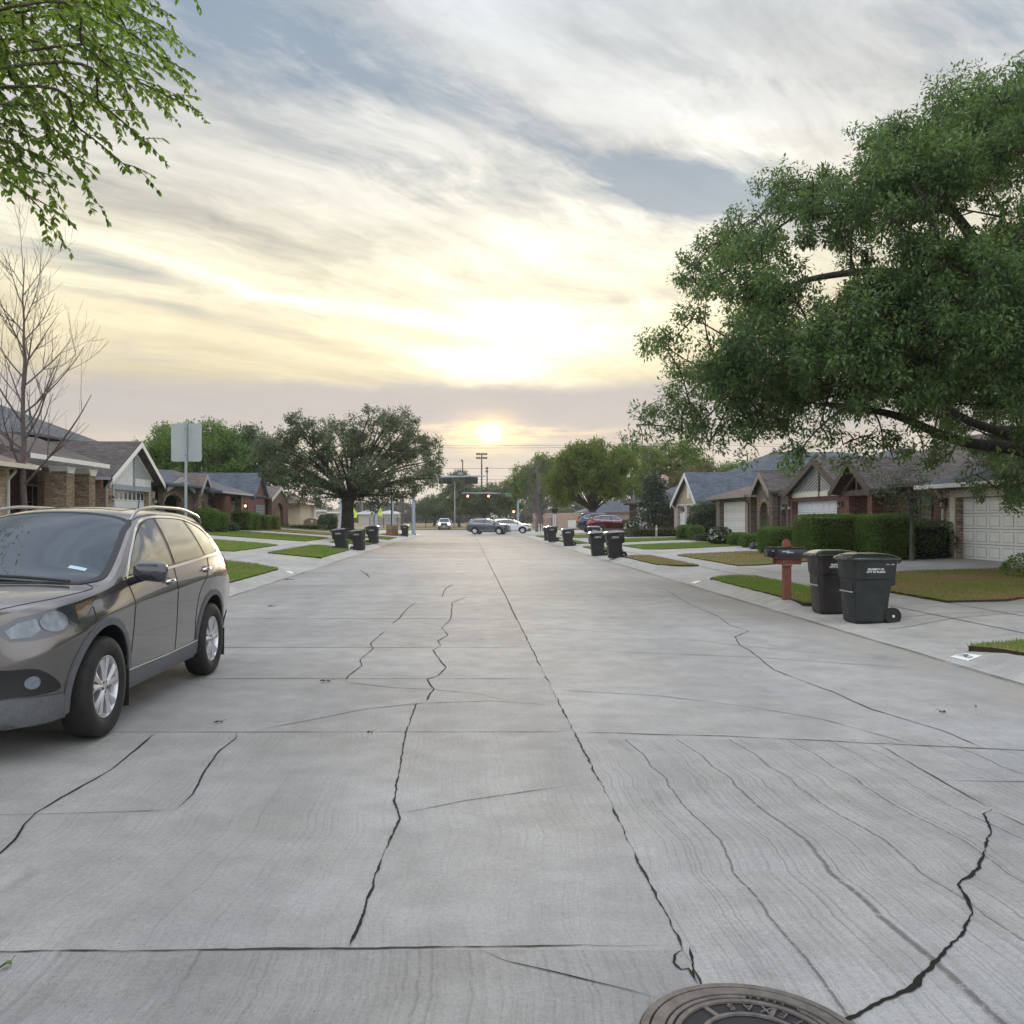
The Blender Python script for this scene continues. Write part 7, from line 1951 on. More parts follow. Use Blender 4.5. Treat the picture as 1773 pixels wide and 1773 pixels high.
# ------------------------------------------------------------------ twin mailbox
def mailbox():
    t = 16.2; x = gx(1362, t); z = lz(x, t); r = thing('mailbox_post', (x, t, z), 'red-brown wooden post carrying two black mailboxes on the verge', 'mailbox')
    M_RED = mat('red_brown_stain', (.17, .058, .038), .75, var=.25, vscale=7, bumpk=.3, bscale=30); M_MB = mat('black_mailbox_metal', (.014, .015, .017), .35, spec=.5, coat=.2)
    p = MB(); loft(p, [rrect(.066, .066, .012, -.1), rrect(.066, .066, .012, .80)]); p.build('post', M_RED, r, local=True, smooth=True, angle=30)
    p = MB(); loft(p, [rrect(.066, .066, .012, .80), rrect(.066, .066, .012, 1.0), rrect(.058, .058, .03, 1.045), rrect(.038, .038, .03, 1.075), rrect(.01, .01, .01, 1.085)]); p.build('post_cap', M_RED, r, local=True, smooth=True, angle=40)
    a = MB(); a.box(-.215, .235, -.10, -.068, .63, .735); a.box(-.215, .235, .068, .10, .63, .735); a.box(-.23, .23, -.19, .19, .735, .755); a.build('cross_arm', M_RED, r, local=True, bevel=.012)
    q = MB(); q.box(-.105, .065, -.112, -.101, .60, .715); pl = q.build('number_plaque', mat('plaque_wood', (.24, .10, .065), .7, var=.2), r, local=True, bevel=.004)
    text_mesh('numerals', '3909', .075, M_BLACK, pl, Matrix.Translation((-.02, -.1135, .657)) @ Matrix.Rotation(R(90), 4, 'X'))
    for nm, dx, y in (('mailbox', .04, -.10), ('mailbox', -.07, .115)):
        m = MB(); n = 12; w, hh, L = .085, .12, .255
        prof = [(-w, 0)] + [(w * math.cos(math.pi - math.pi * i / n), hh + w * .75 * math.sin(math.pi * i / n)) for i in range(n + 1)] + [(w, 0)]
        m.prism([(dx - L, y + a_, .757 + b_) for a_, b_ in prof], (2 * L, 0, 0))
        bo = m.build(nm, M_MB, r, local=True, smooth=True, angle=40)
        d_ = MB(); d_.prism([(dx - L - .012, y + a_ * 1.05, .755 + b_ * 1.03) for a_, b_ in prof], (.03, 0, 0)); d_.box(dx - L - .03, dx - L - .01, y - .012, y + .012, .90, .935); d_.build('mailbox_door', M_MB, bo, local=True)
        f = MB(); f.box(dx - L + .07, dx - L + .17, y - w - .012, y - w - .006, .855, .875); f.box(dx - L + .155, dx - L + .19, y - w - .012, y - w - .006, .835, .885)
        f.build('mail_flag', mat('flag_white', (.5, .52, .53), .5), bo, local=True)
        if y < 0:
            s_ = MB(); s_.box(dx - .11, dx + .02, y - w - .004, y - w - .001, .84, .862); s_.build('name_label', mat('pale_label', (.42, .43, .44), .6), bo, local=True)
mailbox()

# ------------------------------------------------------------------ street number on the kerb, manhole
def kerb_quad(side, s0, s1, y0, y1, lift=.004):
    """points on the kerb slope; s measured from the gutter"""
    prof = [(0, .0), (.06, .006), (.20, .03), (.36, .095), (.48, .125), (.60, .13)]
    def h(s_, y):
        k = kerb_k(side, y); z = np.interp(s_, [p[0] for p in prof], [p[1] for p in prof]); return road_z(y) + .003 + z * (k if z > .02 else 1) + lift
    X0, X1 = (GR + s0, GR + s1) if side > 0 else (GL - s0, GL - s1)
    return [(X0, y0, h(s0, y0)), (X0, y1, h(s0, y1)), (X1, y1, h(s1, y1)), (X1, y0, h(s1, y0))]
M_KPAINT = mat('kerb_number_paint', (.74, .75, .75), .6, var=.08, vscale=20); M_DIGIT = mat('kerb_digits', (.02, .025, .035), .6)
def kerb_number(name, side, y0, y1, label, digits=None):
    q = kerb_quad(side, .20, .36, y0, y1, .006); c = sum((Vector(p) for p in q), Vector()) / 4
    r = thing(name, c, label, 'house number', 'house numbers painted on the kerb')
    m = MB(); m.prism(q, (0, 0, -.004)); m.build('painted_panel', M_KPAINT, r)
    if digits:
        e1 = (Vector(q[0]) - Vector(q[1])).normalized(); e2 = (Vector(q[2]) - Vector(q[1])); e2 = (e2 - e1 * e2.dot(e1)).normalized(); n = e1.cross(e2)
        if n.z < 0: n = -n
        Mx = Matrix((e1, e2, n)).transposed().to_4x4(); Mx.translation = n * .006
        text_mesh('digits', digits, .12, M_DIGIT, r, Mx, space=1.15, bold=.003)
kerb_number('kerb_house_number', 1, 9.80, 10.16, 'white painted kerb number 1909 at the near right driveway', '1909')
kerb_number('kerb_house_number', 1, 21.5, 21.9, 'white painted number panel on the kerb past the mailbox strip')
kerb_number('kerb_house_number', -1, 25.4, 25.9, 'white painted number panel on the left kerb behind the SUV')

def manhole():
    c = Vector((.87, 2.70, .0)); Rr = .338; r = thing('manhole_cover', c, 'round cast-iron manhole cover lettered TEXAS in the near right lane', 'manhole cover')
    def iron(nt, b):
        co = coord(nt); n = noise(nt, co, 18, 5, .7); g = noise(nt, co, 220, 3, .8)
        link(nt, mix(nt, n.step(.3, .7), (.075, .068, .066), (.15, .135, .128)), b, 'Base Color'); link(nt, bump(nt, g, .5, .004), b, 'Normal')
    M_CI = mat('cast_iron', (.11, .1, .1), .6, .45, fn=iron); M_CD = mat('cast_iron_recess', (.028, .026, .026), .8, .2)
    b = MB(); b.lathe((0, 0, 0), [(0, .004), (Rr + .012, .004)], 'Z', 96, cap=False); b.build('dark_bed', M_CD, r, local=True)
    def ring(mb, r0, r1, z, a0=0, a1=360, n=96):
        k = max(4, int(n * (a1 - a0) / 360)); vs, fs = [], []
        for i in range(k + 1):
            a = R(a0 + (a1 - a0) * i / k); ca_, sa_ = math.cos(a), math.sin(a)
            for q, zz in ((r0, z - .006), (r0 + .002, z), (r1 - .002, z), (r1, z - .006)): vs.append((q * ca_, q * sa_, zz))
        for i in range(k):
            for j in range(3): fs.append((i * 4 + j, i * 4 + j + 1, i * 4 + 5 + j, i * 4 + 4 + j))
        mb.add(vs, fs)
    f = MB(); ring(f, .318, .345, .012); f.build('frame_ring', M_CI, r, local=True, smooth=True, angle=30)
    L = MB(); ring(L, .272, .314, .013); ring(L, .250, .268, .012, 80, 395); ring(L, .250, .268, .012, 35, 42)
    ring(L, .224, .244, .013); ring(L, .150, .166, .013)
    for k in range(6):
        a = R(60 * k + 118); d_ = Vector((math.cos(a), math.sin(a), 0)); L.bar(d_ * .164 + Vector((0, 0, .0080)), d_ * .226 + Vector((0, 0, .0080)), .016, .007)
    for k in range(3):
        a = R(120 * k + 135); p = Vector((math.cos(a) * .20, math.sin(a) * .20, .008)); L.box(p.x - .012, p.x + .012, p.y - .02, p.y + .02, .004, .0125) if False else None
    lid = L.build('lid', M_CI, r, local=True, smooth=True, angle=30)
    def arc_text(body, rad, a_mid, size, step):
        n = len(body)
        for i, ch in enumerate(body):
            if ch == ' ': continue
            a = a_mid + (i - (n - 1) / 2) * step            # read from the far side: heads point at the centre
            ar = R(a); Mx = Matrix.Translation((math.cos(ar) * rad, math.sin(ar) * rad, .0105)) @ Matrix.Rotation(ar + R(90), 4, 'Z')
            text_mesh('cast_letter', ch, size, M_CI, lid, Mx, .003)
    arc_text('TEXAS', .196, 64, .05, 16)
    arc_text('A TEXAS', .259, 60, .022, 5.6)
manhole()

# small litter: single dead leaves and twigs
M_DEADLEAF = mat('dead_leaf', (.10, .065, .035), .85, var=.4, vscale=30); M_GREENLEAF = mat('fallen_green_leaf', (.08, .12, .03), .7)
def litter(u, v, lab, m=M_DEADLEAF, s_=.045, rz=0.0):
    x, y, _ = gp(u, v); r = thing('fallen_leaf', (x, y, .006), lab, 'leaf', 'fallen leaves on the street', rz)
    b = MB(); n = 9; vs = []
    for i in range(n):
        t = i / (n - 1); w = math.sin(math.pi * t) ** .7 * .38; vs += [(s_ * (t - .5) * 2, -s_ * w, .012 * math.sin(t * 5) + .010), (s_ * (t - .5) * 2, 0, .004 + .008 * t), (s_ * (t - .5) * 2, s_ * w, .016 * math.cos(t * 4) ** 2)]
    fs = [(i * 3 + j, i * 3 + j + 1, i * 3 + 4 + j, i * 3 + 3 + j) for i in range(n - 1) for j in (0, 1)]
    b.add(vs, fs); b.build('blade', m, r, local=True, smooth=True)
    st = MB(); st.tube([(s_, 0, .012), (s_ * 1.5, .004, .02), (s_ * 1.9, .012, .012)], .0015, 5); st.build('stalk', m, r, local=True)
litter(563, 1181, 'curled brown dead leaf by the joint in the middle of the left lane', s_=.05)
litter(378, 1253, 'small brown dead leaf beside the front wheel of the SUV', s_=.035, rz=.6)
litter(8, 1678, 'green fallen leaf at the lower left edge of the street', M_GREENLEAF, .03, 1.2)
litter(1632, 1235, 'small dark dead leaf alone in the right lane', s_=.03, rz=2)
litter(640, 1271, 'thin brown leaf next to the long transverse joint', s_=.02, rz=.2)
litter(1690, 1226, 'tiny dark leaf near the right gutter', s_=.02, rz=1.2)
litter(500, 1004, 'dark curled leaf in the left gutter below the kerb number', s_=.12, rz=.1)
litter(470, 1050, 'pale twig-like leaf in the left lane behind the SUV', mat('pale_twig', (.32, .27, .2), .8), .10, .9)

# a dark bundle dropped on the far lawn, white stake
x, y = gx(1315, 38.5), 38.5; r = thing('dark_bundle', (x, y, lz(x, y)), 'dark plastic-wrapped bundle lying on the driveway edge by the hedge', 'bundle')
b = MB(); rn_ = random.Random(3); loft(b, [[(a + rn_.uniform(-.04, .04), c + rn_.uniform(-.04, .04), d_) for a, c, d_ in sh(rrect(hx, hy, .12, z), dx)] for z, hx, hy, dx in ((0, .38, .25, 0), (.10, .40, .26, 0), (.2, .34, .2, -.03), (.27, .2, .13, -.1))]); b.build('wrapping', mat('black_plastic_sheet', (.03, .03, .033), .35, bumpk=.6, bscale=12), r, local=True, smooth=True)
b = MB(); loft(b, [sh(rrect(.16, .16, .07, 0), .55), sh(rrect(.17, .17, .07, .1), .55), sh(rrect(.1, .1, .05, .16), .55)]); b.build('loose_end', mat('grey_plastic_sheet', (.2, .2, .2), .5), r, local=True, smooth=True)

# ------------------------------------------------------------------ traffic furniture
M_GALV = mat('galvanised_steel', (.30, .33, .36), .45, .7, var=.12, vscale=3); M_SIGBK = mat('sign_back', (.36, .38, .38), .5, .55, var=.1, vscale=2.5); M_POLE = mat('painted_blue_grey_steel', (.30, .36, .42), .5, .3, var=.1, vscale=2)
M_REDON = mat('red_signal_lit', (1, .1, .05), .3, emit=(1.0, .16, .08), estr=22); M_REDHALO = mat('red_visor_glow', (.35, .03, .03), .4, emit=(1.0, .05, .03), estr=.7); M_SIGN_G = mat('green_sign', (.03, .30, .20), .5); M_YG = mat('fluorescent_yellow_green', (.58, .70, .02), .5, emit=(.6, .75, .02), estr=.0)
t = 17.95; x = gx(322, t); z = lz(x, t)
r = thing('road_sign', (x, t, z), 'grey back of a rectangular road sign on a post at the left kerb', 'sign')
p = MB(); p.box(-.022, .022, -.022, .022, -.3, 3.52 - z); po = p.build('post', M_GALV, r, local=True)
p = MB(); hw, zb, zt = .305, gz(799, t) - z, gz(733, t) - z
pl = rrect(hw, (zt - zb) / 2, .045, 0, 5); p.prism([(a, .026, (zt + zb) / 2 + b_) for a, b_, _ in pl], (0, .004, 0)); pa = p.build('plate', M_SIGBK, r, local=True)
p = MB()
for zz in (zt - .12, zb + .12): p.lathe((0, -.022, zz), [(.012, 0), (.012, -.008), (0, -.01)], 'Y', 8)
p.build('bolts', M_IRON, pa, local=True)
def mast(name, x, y, z0, label, r0, h, arm_z0, tip, arm_z1, m, group):
    r = thing(name, (x, y, z0), label, 'traffic signal', group)
    p = MB(); p.lathe((0, 0, 0), [(r0 * 1.7, 0), (r0 * 1.7, .05), (r0 * 1.1, .06), (r0, .3), (r0 * .7, h), (0, h + .02)], 'Z', 16); p.build('pole', m, r, local=True, smooth=True, angle=30)
    b = MB(); 
    for k in range(4): b.lathe((r0 * 1.4 * math.cos(k * 1.57 + .78), r0 * 1.4 * math.sin(k * 1.57 + .78), .05), [(.04, 0), (.04, .12), (0, .13)], 'Z', 6)
    b.build('anchor_bolts', M_IRON, r, local=True)
    if tip is not None:
        a = MB(); a.tube([(0, 0, arm_z0 - z0), ((tip - x) * .5, 0, (arm_z0 + arm_z1) / 2 - z0 + .08), (tip - x, 0, arm_z1 - z0)], [.13, .10, .06], 10); a.build('mast_arm', m, r, local=True, smooth=True)
    return r
def signal_head(parent, x, y, z, org, facing, lit=False, w=1.25, h=.42):
    """horizontal three-lamp head; facing -1 looks at the camera"""
    ox = org; b = MB(); b.box(x - w / 2 - ox.x, x + w / 2 - ox.x, y - .12 - ox.y, y + .12 - ox.y, z - h / 2 - ox.z, z + h / 2 - ox.z); bo = b.build('signal_head', M_BLACK, parent, local=True, bevel=.03)
    k = MB(); k.box(x - w / 2 - .12 - ox.x, x + w / 2 + .12 - ox.x, y + .0 - ox.y, y + .02 - ox.y, z - h / 2 - .12 - ox.z, z + h / 2 + .12 - ox.z); k.build('backplate', M_IRON, bo, local=True)
    for i in range(3):
        cx_ = x + (i - 1) * w * .32 - ox.x; on = lit and i == 0
        v = MB(); v.lathe((cx_, y + facing * .13 - ox.y, z - ox.z), [(.17, 0), (.17, facing * .20), (.155, facing * .20), (.155, .0)], 'Y', 16, cap=False); v.build('visor', M_REDHALO if on else M_BLACK, bo, local=True)  # visor of the lit lamp glows red, a halo put into its material
        l = MB(); l.lathe((cx_, y + facing * .135 - ox.y, z - ox.z), [(.15, 0), (.12, facing * .03), (0, facing * .05)], 'Y', 16); l.build('lamp', M_REDON if on else mat('dark_signal_lens', (.03, .03, .03), .3), bo, local=True)
    return bo
z0 = road_z(88.6) - .0
x = gx(716, 88.6); r = mast('traffic_signal', x, 88.6, z0, 'near traffic signal mast with two dark heads seen from behind, left corner', .19, 6.3, 5.45, gx(841, 88.6), gz(824, 88.6), M_POLE, 'traffic signal masts')
for u in (771, 816): signal_head(r, gx(u, 88.6), 88.6, gz(831.5, 88.6) - .02, Vector((x, 88.6, z0)), 1, False, 1.05, .42)
c = MB(); c.box(gx(793, 88.6) - x, gx(801, 88.6) - x, -.1, .1, gz(822, 88.6) - z0, gz(818, 88.6) - z0); c.build('camera_box', M_GALV, r, local=True)
x = gx(896.5, 148); z0 = road_z(148); r = mast('traffic_signal', x, 148, z0, 'far traffic signal mast showing two red lights and a green street sign', .21, 6.5, gz(856, 148), gx(799, 148), gz(853.5, 148), M_POLE, 'traffic signal masts')
for u in (815, 851): signal_head(r, gx(u, 148), 147.8, gz(859, 148), Vector((x, 148, z0)), -1, True, 1.5, .45)
s_ = MB(); s_.box(gx(875, 148) - x, gx(892, 148) - x, -.35, -.31, gz(859.5, 148) - z0, gz(854, 148) - z0); so_ = s_.build('street_name_sign', M_SIGN_G, r, local=True)
s_ = MB(); s_.box(gx(875.6, 148) - x, gx(891.4, 148) - x, -.36, -.352, gz(854.6, 148) - z0 - .02, gz(854.3, 148) - z0); s_.box(gx(875.6, 148) - x, gx(891.4, 148) - x, -.36, -.352, gz(859.2, 148) - z0, gz(858.9, 148) - z0 + .02); s_.build('sign_border', M_PRINT, so_, local=True)
s_ = MB(); s_.box(gx(887, 148) - x, gx(891.5, 148) - x, -.45, -.2, gz(889.5, 148) - z0, gz(883, 148) - z0); po = s_.build('pedestrian_signal', M_BLACK, r, local=True, bevel=.03)
s_ = MB(); s_.lathe((gx(889.2, 148) - x, -.46, gz(886, 148) - z0), [(.16, 0), (0, -.03)], 'Y', 14); s_.build('stop_lamp', M_REDON, po, local=True)
x = gx(1096, 89.5); mast('traffic_pole', x, 89.5, road_z(89) + .1, 'blue-grey steel pole rising between the round tree and the magnolia', .17, 5.0, 0, None, 0, M_POLE, None)['category'] = 'pole'
# crossing signs
for u, t, w, lab in ((612, 118, .92, 'yellow-green pentagon crossing sign just right of the oak trunk'), (658.5, 126, .55, 'yellow-green crossing sign turned nearly edge-on, further right')):
    x = gx(u, t); z0 = -.2; zc = gz(888 if u < 640 else 886, t); r = thing('crossing_sign', (x, t, z0), lab, 'sign', 'school crossing signs')
    p = MB(); p.tube([(0, .03, 0), (0, .03, zc - z0 + .55)], .04, 6); p.build('post', M_GALV, r, local=True)
    p = MB(); h = .62; p.prism([(-w / 2, 0, zc - z0 - h), (w / 2, 0, zc - z0 - h), (w / 2, 0, zc - z0), (0, 0, zc - z0 + h), (-w / 2, 0, zc - z0)], (0, .02, 0)); pp = p.build('plate', M_YG, r, local=True)
    if u < 640:
        q = MB(); q.lathe((-.05, -.006, zc - z0 + .05), [(.09, 0), (0, -.002)], 'Y', 10); q.prism([(-.15, -.006, zc - z0 - .45), (.10, -.006, zc - z0 - .45), (.06, -.006, zc - z0 - .08), (-.13, -.006, zc - z0 - .08)], (0, .004, 0)); q.build('pictogram', M_BLACK, pp, local=True)
# tall poles
def pole(name, u, t, ytop, rad, lab, group, m=M_POLE, z0=-.25, cat='pole'):
    x = gx(u, t); r = thing(name, (x, t, z0), lab, cat, group); h = gz(ytop, t) - z0
    p = MB(); p.lathe((0, 0, 0), [(rad * 1.5, 0), (rad * 1.4, .25), (rad, .3), (rad * .65, h), (0, h + .02)], 'Z', 10); p.build('shaft', m, r, local=True); return r, h
pole('steel_pole', 590, 118, 838, .20, 'pale blue steel pole just left of the oak trunk', 'pale steel poles'); pole('steel_pole', 652, 128, 862, .22, 'pale blue steel pole right of the three bins', 'pale steel poles')
pole('steel_pole', 680.5, 104, 852, .10, 'slim pale pole behind the yard-waste bags', 'pale steel poles'); pole('timber_pole', 678, 106, 836, .10, 'slim dark pole beside the slim pale pole', None, M_IRON)
pole('dark_pole', 524.5, 150, 832, .10, 'dark tall pole above the cream house roof, left of two', 'dark poles above the cream house', M_IRON); pole('dark_pole', 528, 154, 838, .08, 'dark tall pole above the cream house roof, right of two', 'dark poles above the cream house', M_IRON)
for i, (u, yt) in enumerate(((532.5, 862), (537.5, 862.5), (543, 863), (552.5, 862), (555.5, 860), (566, 862), (641, 856), (627, 862))):
    pole('netting_post', u, 235, yt, .11, 'thin backstop netting post on the playing field beyond the arterial', 'backstop netting posts', M_GALV if i % 2 else M_IRON)
pole('street_pole', 787.5, 160, 838, .11, 'thin grey pole in front of the pyramidal park tree', None, M_GALV)
def floodlight(u, t, ytop, rows, cols, lab, sidew=False):
    r, h = pole('floodlight_mast', u, t, ytop, .28, lab, 'stadium floodlight masts', M_IRON, -.2, 'floodlight')
    for k in range(rows):
        b = MB(); z = h - .1 - k * 1.15
        w = 1.3 if not sidew else .25
        b.bar((-w, 0, z), (w, 0, z), .12); b.build('crossbar', M_IRON, r, local=True)
        for i in range(cols):
            x = -w + 2 * w * i / max(1, cols - 1); l = MB(); l.lathe((x, -.2 if not sidew else 0, z + .05), [(.12, .2), (.30, -.05), (.34, -.3), (0, -.3)], 'Y' if not sidew else 'X', 10); l.build('lamp', M_IRON, r, local=True)
floodlight(834, 262, 786, 2, 5, 'stadium floodlight mast with two rows of lamps under the sun'); floodlight(843.5, 300, 810, 2, 2, 'floodlight mast seen side-on right of the double-row one', True); floodlight(801, 290, 797, 1, 1, 'thin mast with a single small head above the pyramidal tree', True)
r, h = pole('utility_pole', 1127, 112, 768, .17, 'timber utility pole with a crossarm behind the round tree', None, mat('weathered_pole_wood', (.13, .11, .10), .9, var=.2), .2)
b = MB(); b.bar((-1.0, 0, h - .35), (1.0, 0, h - .35), .12); b.bar((-.8, 0, h - .38), (0, 0, h - 1.1), .06); b.bar((.8, 0, h - .38), (0, 0, h - 1.1), .06); b.build('crossarm', BARK_GREY, r, local=True)
b = MB()
for x in (-.9, -.4, .4, .9): b.lathe((x, 0, h - .29), [(.05, 0), (.08, .08), (.03, .16), (0, .17)], 'Z', 8)
b.build('insulators', M_GALV, r, local=True); b = MB(); b.lathe((-.32, -.05, h - 1.9), [(.22, 0), (.24, .05), (.24, .75), (.2, .8), (0, .85)], 'Z', 12); b.build('transformer', M_GALV, r, local=True)
def wire(t, y0, y1, lab, x0=-95, x1=95, rad=.022, sag=.5):
    za, zb = gz(y0, t), gz(y1, t); r = thing('power_line', (0, t, 0), lab, 'cable', 'overhead wires along the arterial')
    b = MB(); b.tube([(x0 + (x1 - x0) * i / 24, 0, za + (zb - za) * i / 24 - sag * (1 - (2 * ((i / 24 * 3) % 1) - 1) ** 2)) for i in range(25)], rad, 4); b.build('wire', M_IRON, r, local=True)
wire(116, 762, 768, 'upper overhead wire crossing just below the sun'); wire(116.5, 766, 772, 'second overhead wire crossing just below the sun'); wire(116, 803, 806, 'single thin overhead wire across the middle of the far sky')
wire(158, 825, 826, 'overhead wire level with the near signal heads', rad=.03); wire(158.6, 831, 831.5, 'overhead wire just under the near signal heads', rad=.03); wire(159, 836, 837, 'lowest overhead wire above the red signals', rad=.03)

# ------------------------------------------------------------------ fence, walls and buildings across the arterial
def iron_fence():
    y = 157; x0, x1 = gx(640, y), gx(965, y); r = thing('iron_fence', ((x0 + x1) / 2, y, -.1), 'black iron picket fence along the far side of the arterial', 'fence')
    rl = MB()
    for z in (.15, 1.25, 1.62): rl.box(x0, x1, y - .02, y + .02, z - .1, z - .05)
    rl.build('rails', M_IRON, r)
    pk = MB(); xx = x0
    while xx < x1: pk.box(xx - .012, xx + .012, y - .012, y + .012, -.1, 1.68); xx += .17
    pk.build('pickets', M_IRON, r)['kind'] = 'stuff'
    for k in range(int((x1 - x0) / 2.44) + 1):
        p = MB(); xx = x0 + k * 2.44; p.box(xx - .045, xx + .045, y - .045, y + .045, -.1, 1.80); p.build('fence_post', M_IRON, r)
iron_fence()
def monument():
    y = 86.3; x0, x1 = gx(523, y), gx(556, y); r = thing('entry_wall', ((x0 + x1) / 2, y, .5), 'low brick entry wall with a white arched cap beside the cream house', 'wall'); n = 14
    b = MB(); c = MB(); pts = [(x0 + (x1 - x0) * i / n, 1.30 + .42 * math.sin(math.pi * i / n) ** .8 - .1) for i in range(n + 1)]
    b.prism([(x0, y, -.1), (x1, y, -.1)] + [(a, y, z) for a, z in pts[::-1]], (0, .4, 0)); b.build('brickwork', B_TAN, r)
    for (a, z), (a2, z2) in zip(pts[:-1], pts[1:]): c.prism([(a, y - .06, z + .002), (a2, y - .06, z2 + .002), (a2, y - .06, z2 + .13), (a, y - .06, z + .13)], (0, .52, 0))
    c.build('cap', P_WHITE, r); s_ = MB(); s_.prism([((x0 + x1) / 2 - .1, y - .02, 1.45), ((x0 + x1) / 2 + .16, y - .02, 1.45), ((x0 + x1) / 2 + .03, y - .02, 1.15)], (0, .015, 0)); s_.build('plaque', P_WHITE, r)
monument()
def shed(u0, u1, t, yt, ye, lab, wall, roof, group='low buildings beyond the playing fields'):
    x0, x1 = gx(u0, t), gx(u1, t); zr, ze = gz(yt, t), gz(ye, t); r = thing('low_building', ((x0 + x1) / 2, t, -.2), lab, 'building', group)
    w = MB(); w.box(x0 + .4, x1 - .4, t, t + 9, -.3, ze); w.build('wall', wall, r); q = MB(); hip_roof(q, x0 + .4, x1 - .4, t, t + 9, ze, zr, .5, axis='x'); q.build('roof', roof, r)
    g = MB(); g.box(x0 - .1, x1 + .1, t - .55, t - .5, ze - .25, ze + .12); g.build('fascia', P_WHITE, r)
M_WB = mat('pale_block_wall', (.35, .34, .33), .8, var=.1)
shed(506, 566, 232, 880, 884, 'long low school building roofline left of the oak', M_WB, S_GREY); shed(567, 598, 225, 881, 887, 'small hip-roofed building seen just left of the oak trunk', mat('tan_block_wall', (.36, .28, .22), .8, var=.1), S_TAN)
shed(618, 648, 225, 884, 889, 'pale green-roofed building between the crossing signs', M_WB, mat('pale_green_metal_roof', (.32, .37, .31), .6, var=.1)); shed(652, 692, 229, 884, 889, 'pale flat-roofed building behind the small bare tree', M_WB, mat('pale_metal_roof', (.40, .42, .43), .6, var=.1)); shed(853, 880, 205, 889, 893, 'white low building glimpsed below the park trees', P_WHITE, S_GREY)
h = thing('brick_building', (22, 164, 0), 'low brick building with a white door across the arterial at right', 'building')
w = MB(); w.box(gx(930, 163), gx(1120, 163), 163, 174, -.4, 2.6); w.build('wall', B_PALE, h); r_ = MB(); hip_roof(r_, gx(1010, 163), gx(1125, 163), 162.5, 175, 2.6, 5.0, .5, axis='x'); r_.build('roof', S_BLUE, h)
d_ = MB(); d_.box(gx(983, 163), gx(1001, 163), 162.9, 162.96, -.3, 1.3); d_.build('white_door', P_WHITE, h)
# corner house behind the magnolia
h = thing('brick_house', (XR + 4, 80, .4), 'brick corner house half hidden by the magnolia and red car', 'house')
w = MB(); w.box(XR + .6, XR + 11, 74.5, 87.5, -.3, 2.9); w.build('wall', B_RED, h); r_ = MB(); hip_roof(r_, XR + .6, XR + 11, 74.5, 87.5, 2.9, 5.0, .5, axis='y'); r_.build('roof', S_BLUE, h)
garage_door(h, XR + .58, 79, 83.6, .35, 2.5, wp_, -1); door_frame(h, XR + .597, 79, 83.6, .35, 2.5, P_WHITE, -1, .12); window(h, XR + .6, 75.6, 77.4, 1.1, 2.3, -1, P_WHITE, 1, 1)
# twin-post box
t = 86; x = gx(960, t); r = thing('hooded_post_box', (x, t, lz(x, t)), 'dark hooded box on two pale posts at the far right corner', 'post box')
p = MB(); hz = gz(889, t) - lz(x, t); p.box(-.13, -.04, -.05, .05, 0, hz + .1); pq = p.build('pale_post', P_WHITE, r, local=True); p = MB(); p.box(.05, .14, -.05, .05, 0, hz + .1); p.build('pale_post', P_WHITE, r, local=True)
p = MB(); loft(p, [rrect(.20, .2, .03, hz), rrect(.24, .22, .03, hz + .28), rrect(.34, .32, .03, hz + .33), rrect(.34, .32, .03, hz + .38), rrect(.08, .08, .03, hz + .48)]); p.build('hood', M_IRON, r, local=True)
for u, t in ((933.5, 104), (938, 103), (919.5, 112)):
    x = gx(u, t); r = thing('white_marker_post', (x, t, road_z(t) - .02), 'short white marker post at the foot of the leafless grey tree', 'post', 'white marker posts')
    p = MB(); p.lathe((0, 0, 0), [(.07, 0), (.07, 1.05), (.05, 1.1), (0, 1.12)], 'Z', 8); p.build('shaft', P_WHITE, r, local=True); p = MB(); p.lathe((0, 0, .80), [(.074, 0), (.074, .15)], 'Z', 8, cap=False); p.build('band', M_GALV, r, local=True)
# flag
def flag():
    t = 73.0; x = gx(1140, t); z0 = lz(x, t); r = thing('flag', (x, t, z0), 'red and white striped flag hanging limp above the magnolia', 'flag')
    p = MB(); p.tube([(0, 0, 0), (.0, 0, 4.2), (.0, 0, 4.75)], .03, 8); p.build('flagpole', M_GALV, r, local=True)
    W_, H_ = 26, 13; vs = []; a = .04; wd = gx(1157, t) - gx(1140, t)
    zt, zb = gz(822, t) - z0, gz(844, t) - z0
    for j in range(H_ + 1):
        for i in range(W_ + 1):
            q, s_ = i / W_, j / H_; arc = math.sin(q * 2.1) * .12
            vs.append((a + wd * q * (1 - .15 * s_), .12 * math.sin(q * 9 + s_ * 2) * q + .02, zt - (zt - zb) * .80 * s_ - (zt - zb) * .25 * q * q + arc * (1 - s_)))
    M_FR = mat('flag_red', (.36, .05, .045), .8); M_FW = mat('flag_white_cloth', (.68, .66, .62), .8); M_FB = mat('flag_navy', (.03, .04, .12), .8)
    m = MB()
    for j in range(H_):
        for i in range(W_): m.add([], []); m.f.append((j * (W_ + 1) + i, j * (W_ + 1) + i + 1, (j + 1) * (W_ + 1) + i + 1, (j + 1) * (W_ + 1) + i)); m.mi.append(2 if (j < 7 and i < 6) else j % 2)
    m.v = vs; o = m.build('cloth', [M_FR, M_FW, M_FB], r, local=True, smooth=True)
flag()
# white garden stake
x, y = gx(1136.5, 62.5), 62.5; r = thing('garden_stake', (x, y, lz(x, y)), 'short pale wooden stake in the border below the magnolia', 'stake'); p = MB(); loft(p, [rrect(.06, .06, .02, -.05), rrect(.06, .06, .02, .75), rrect(.02, .02, .01, .85)]); p.build('stake_body', mat('pale_wood', (.36, .29, .22), .8, var=.2), r, local=True)
p = MB(); p.box(-.065, .065, -.066, -.061, .5, .62); p.build('tag', P_WHITE, r, local=True)

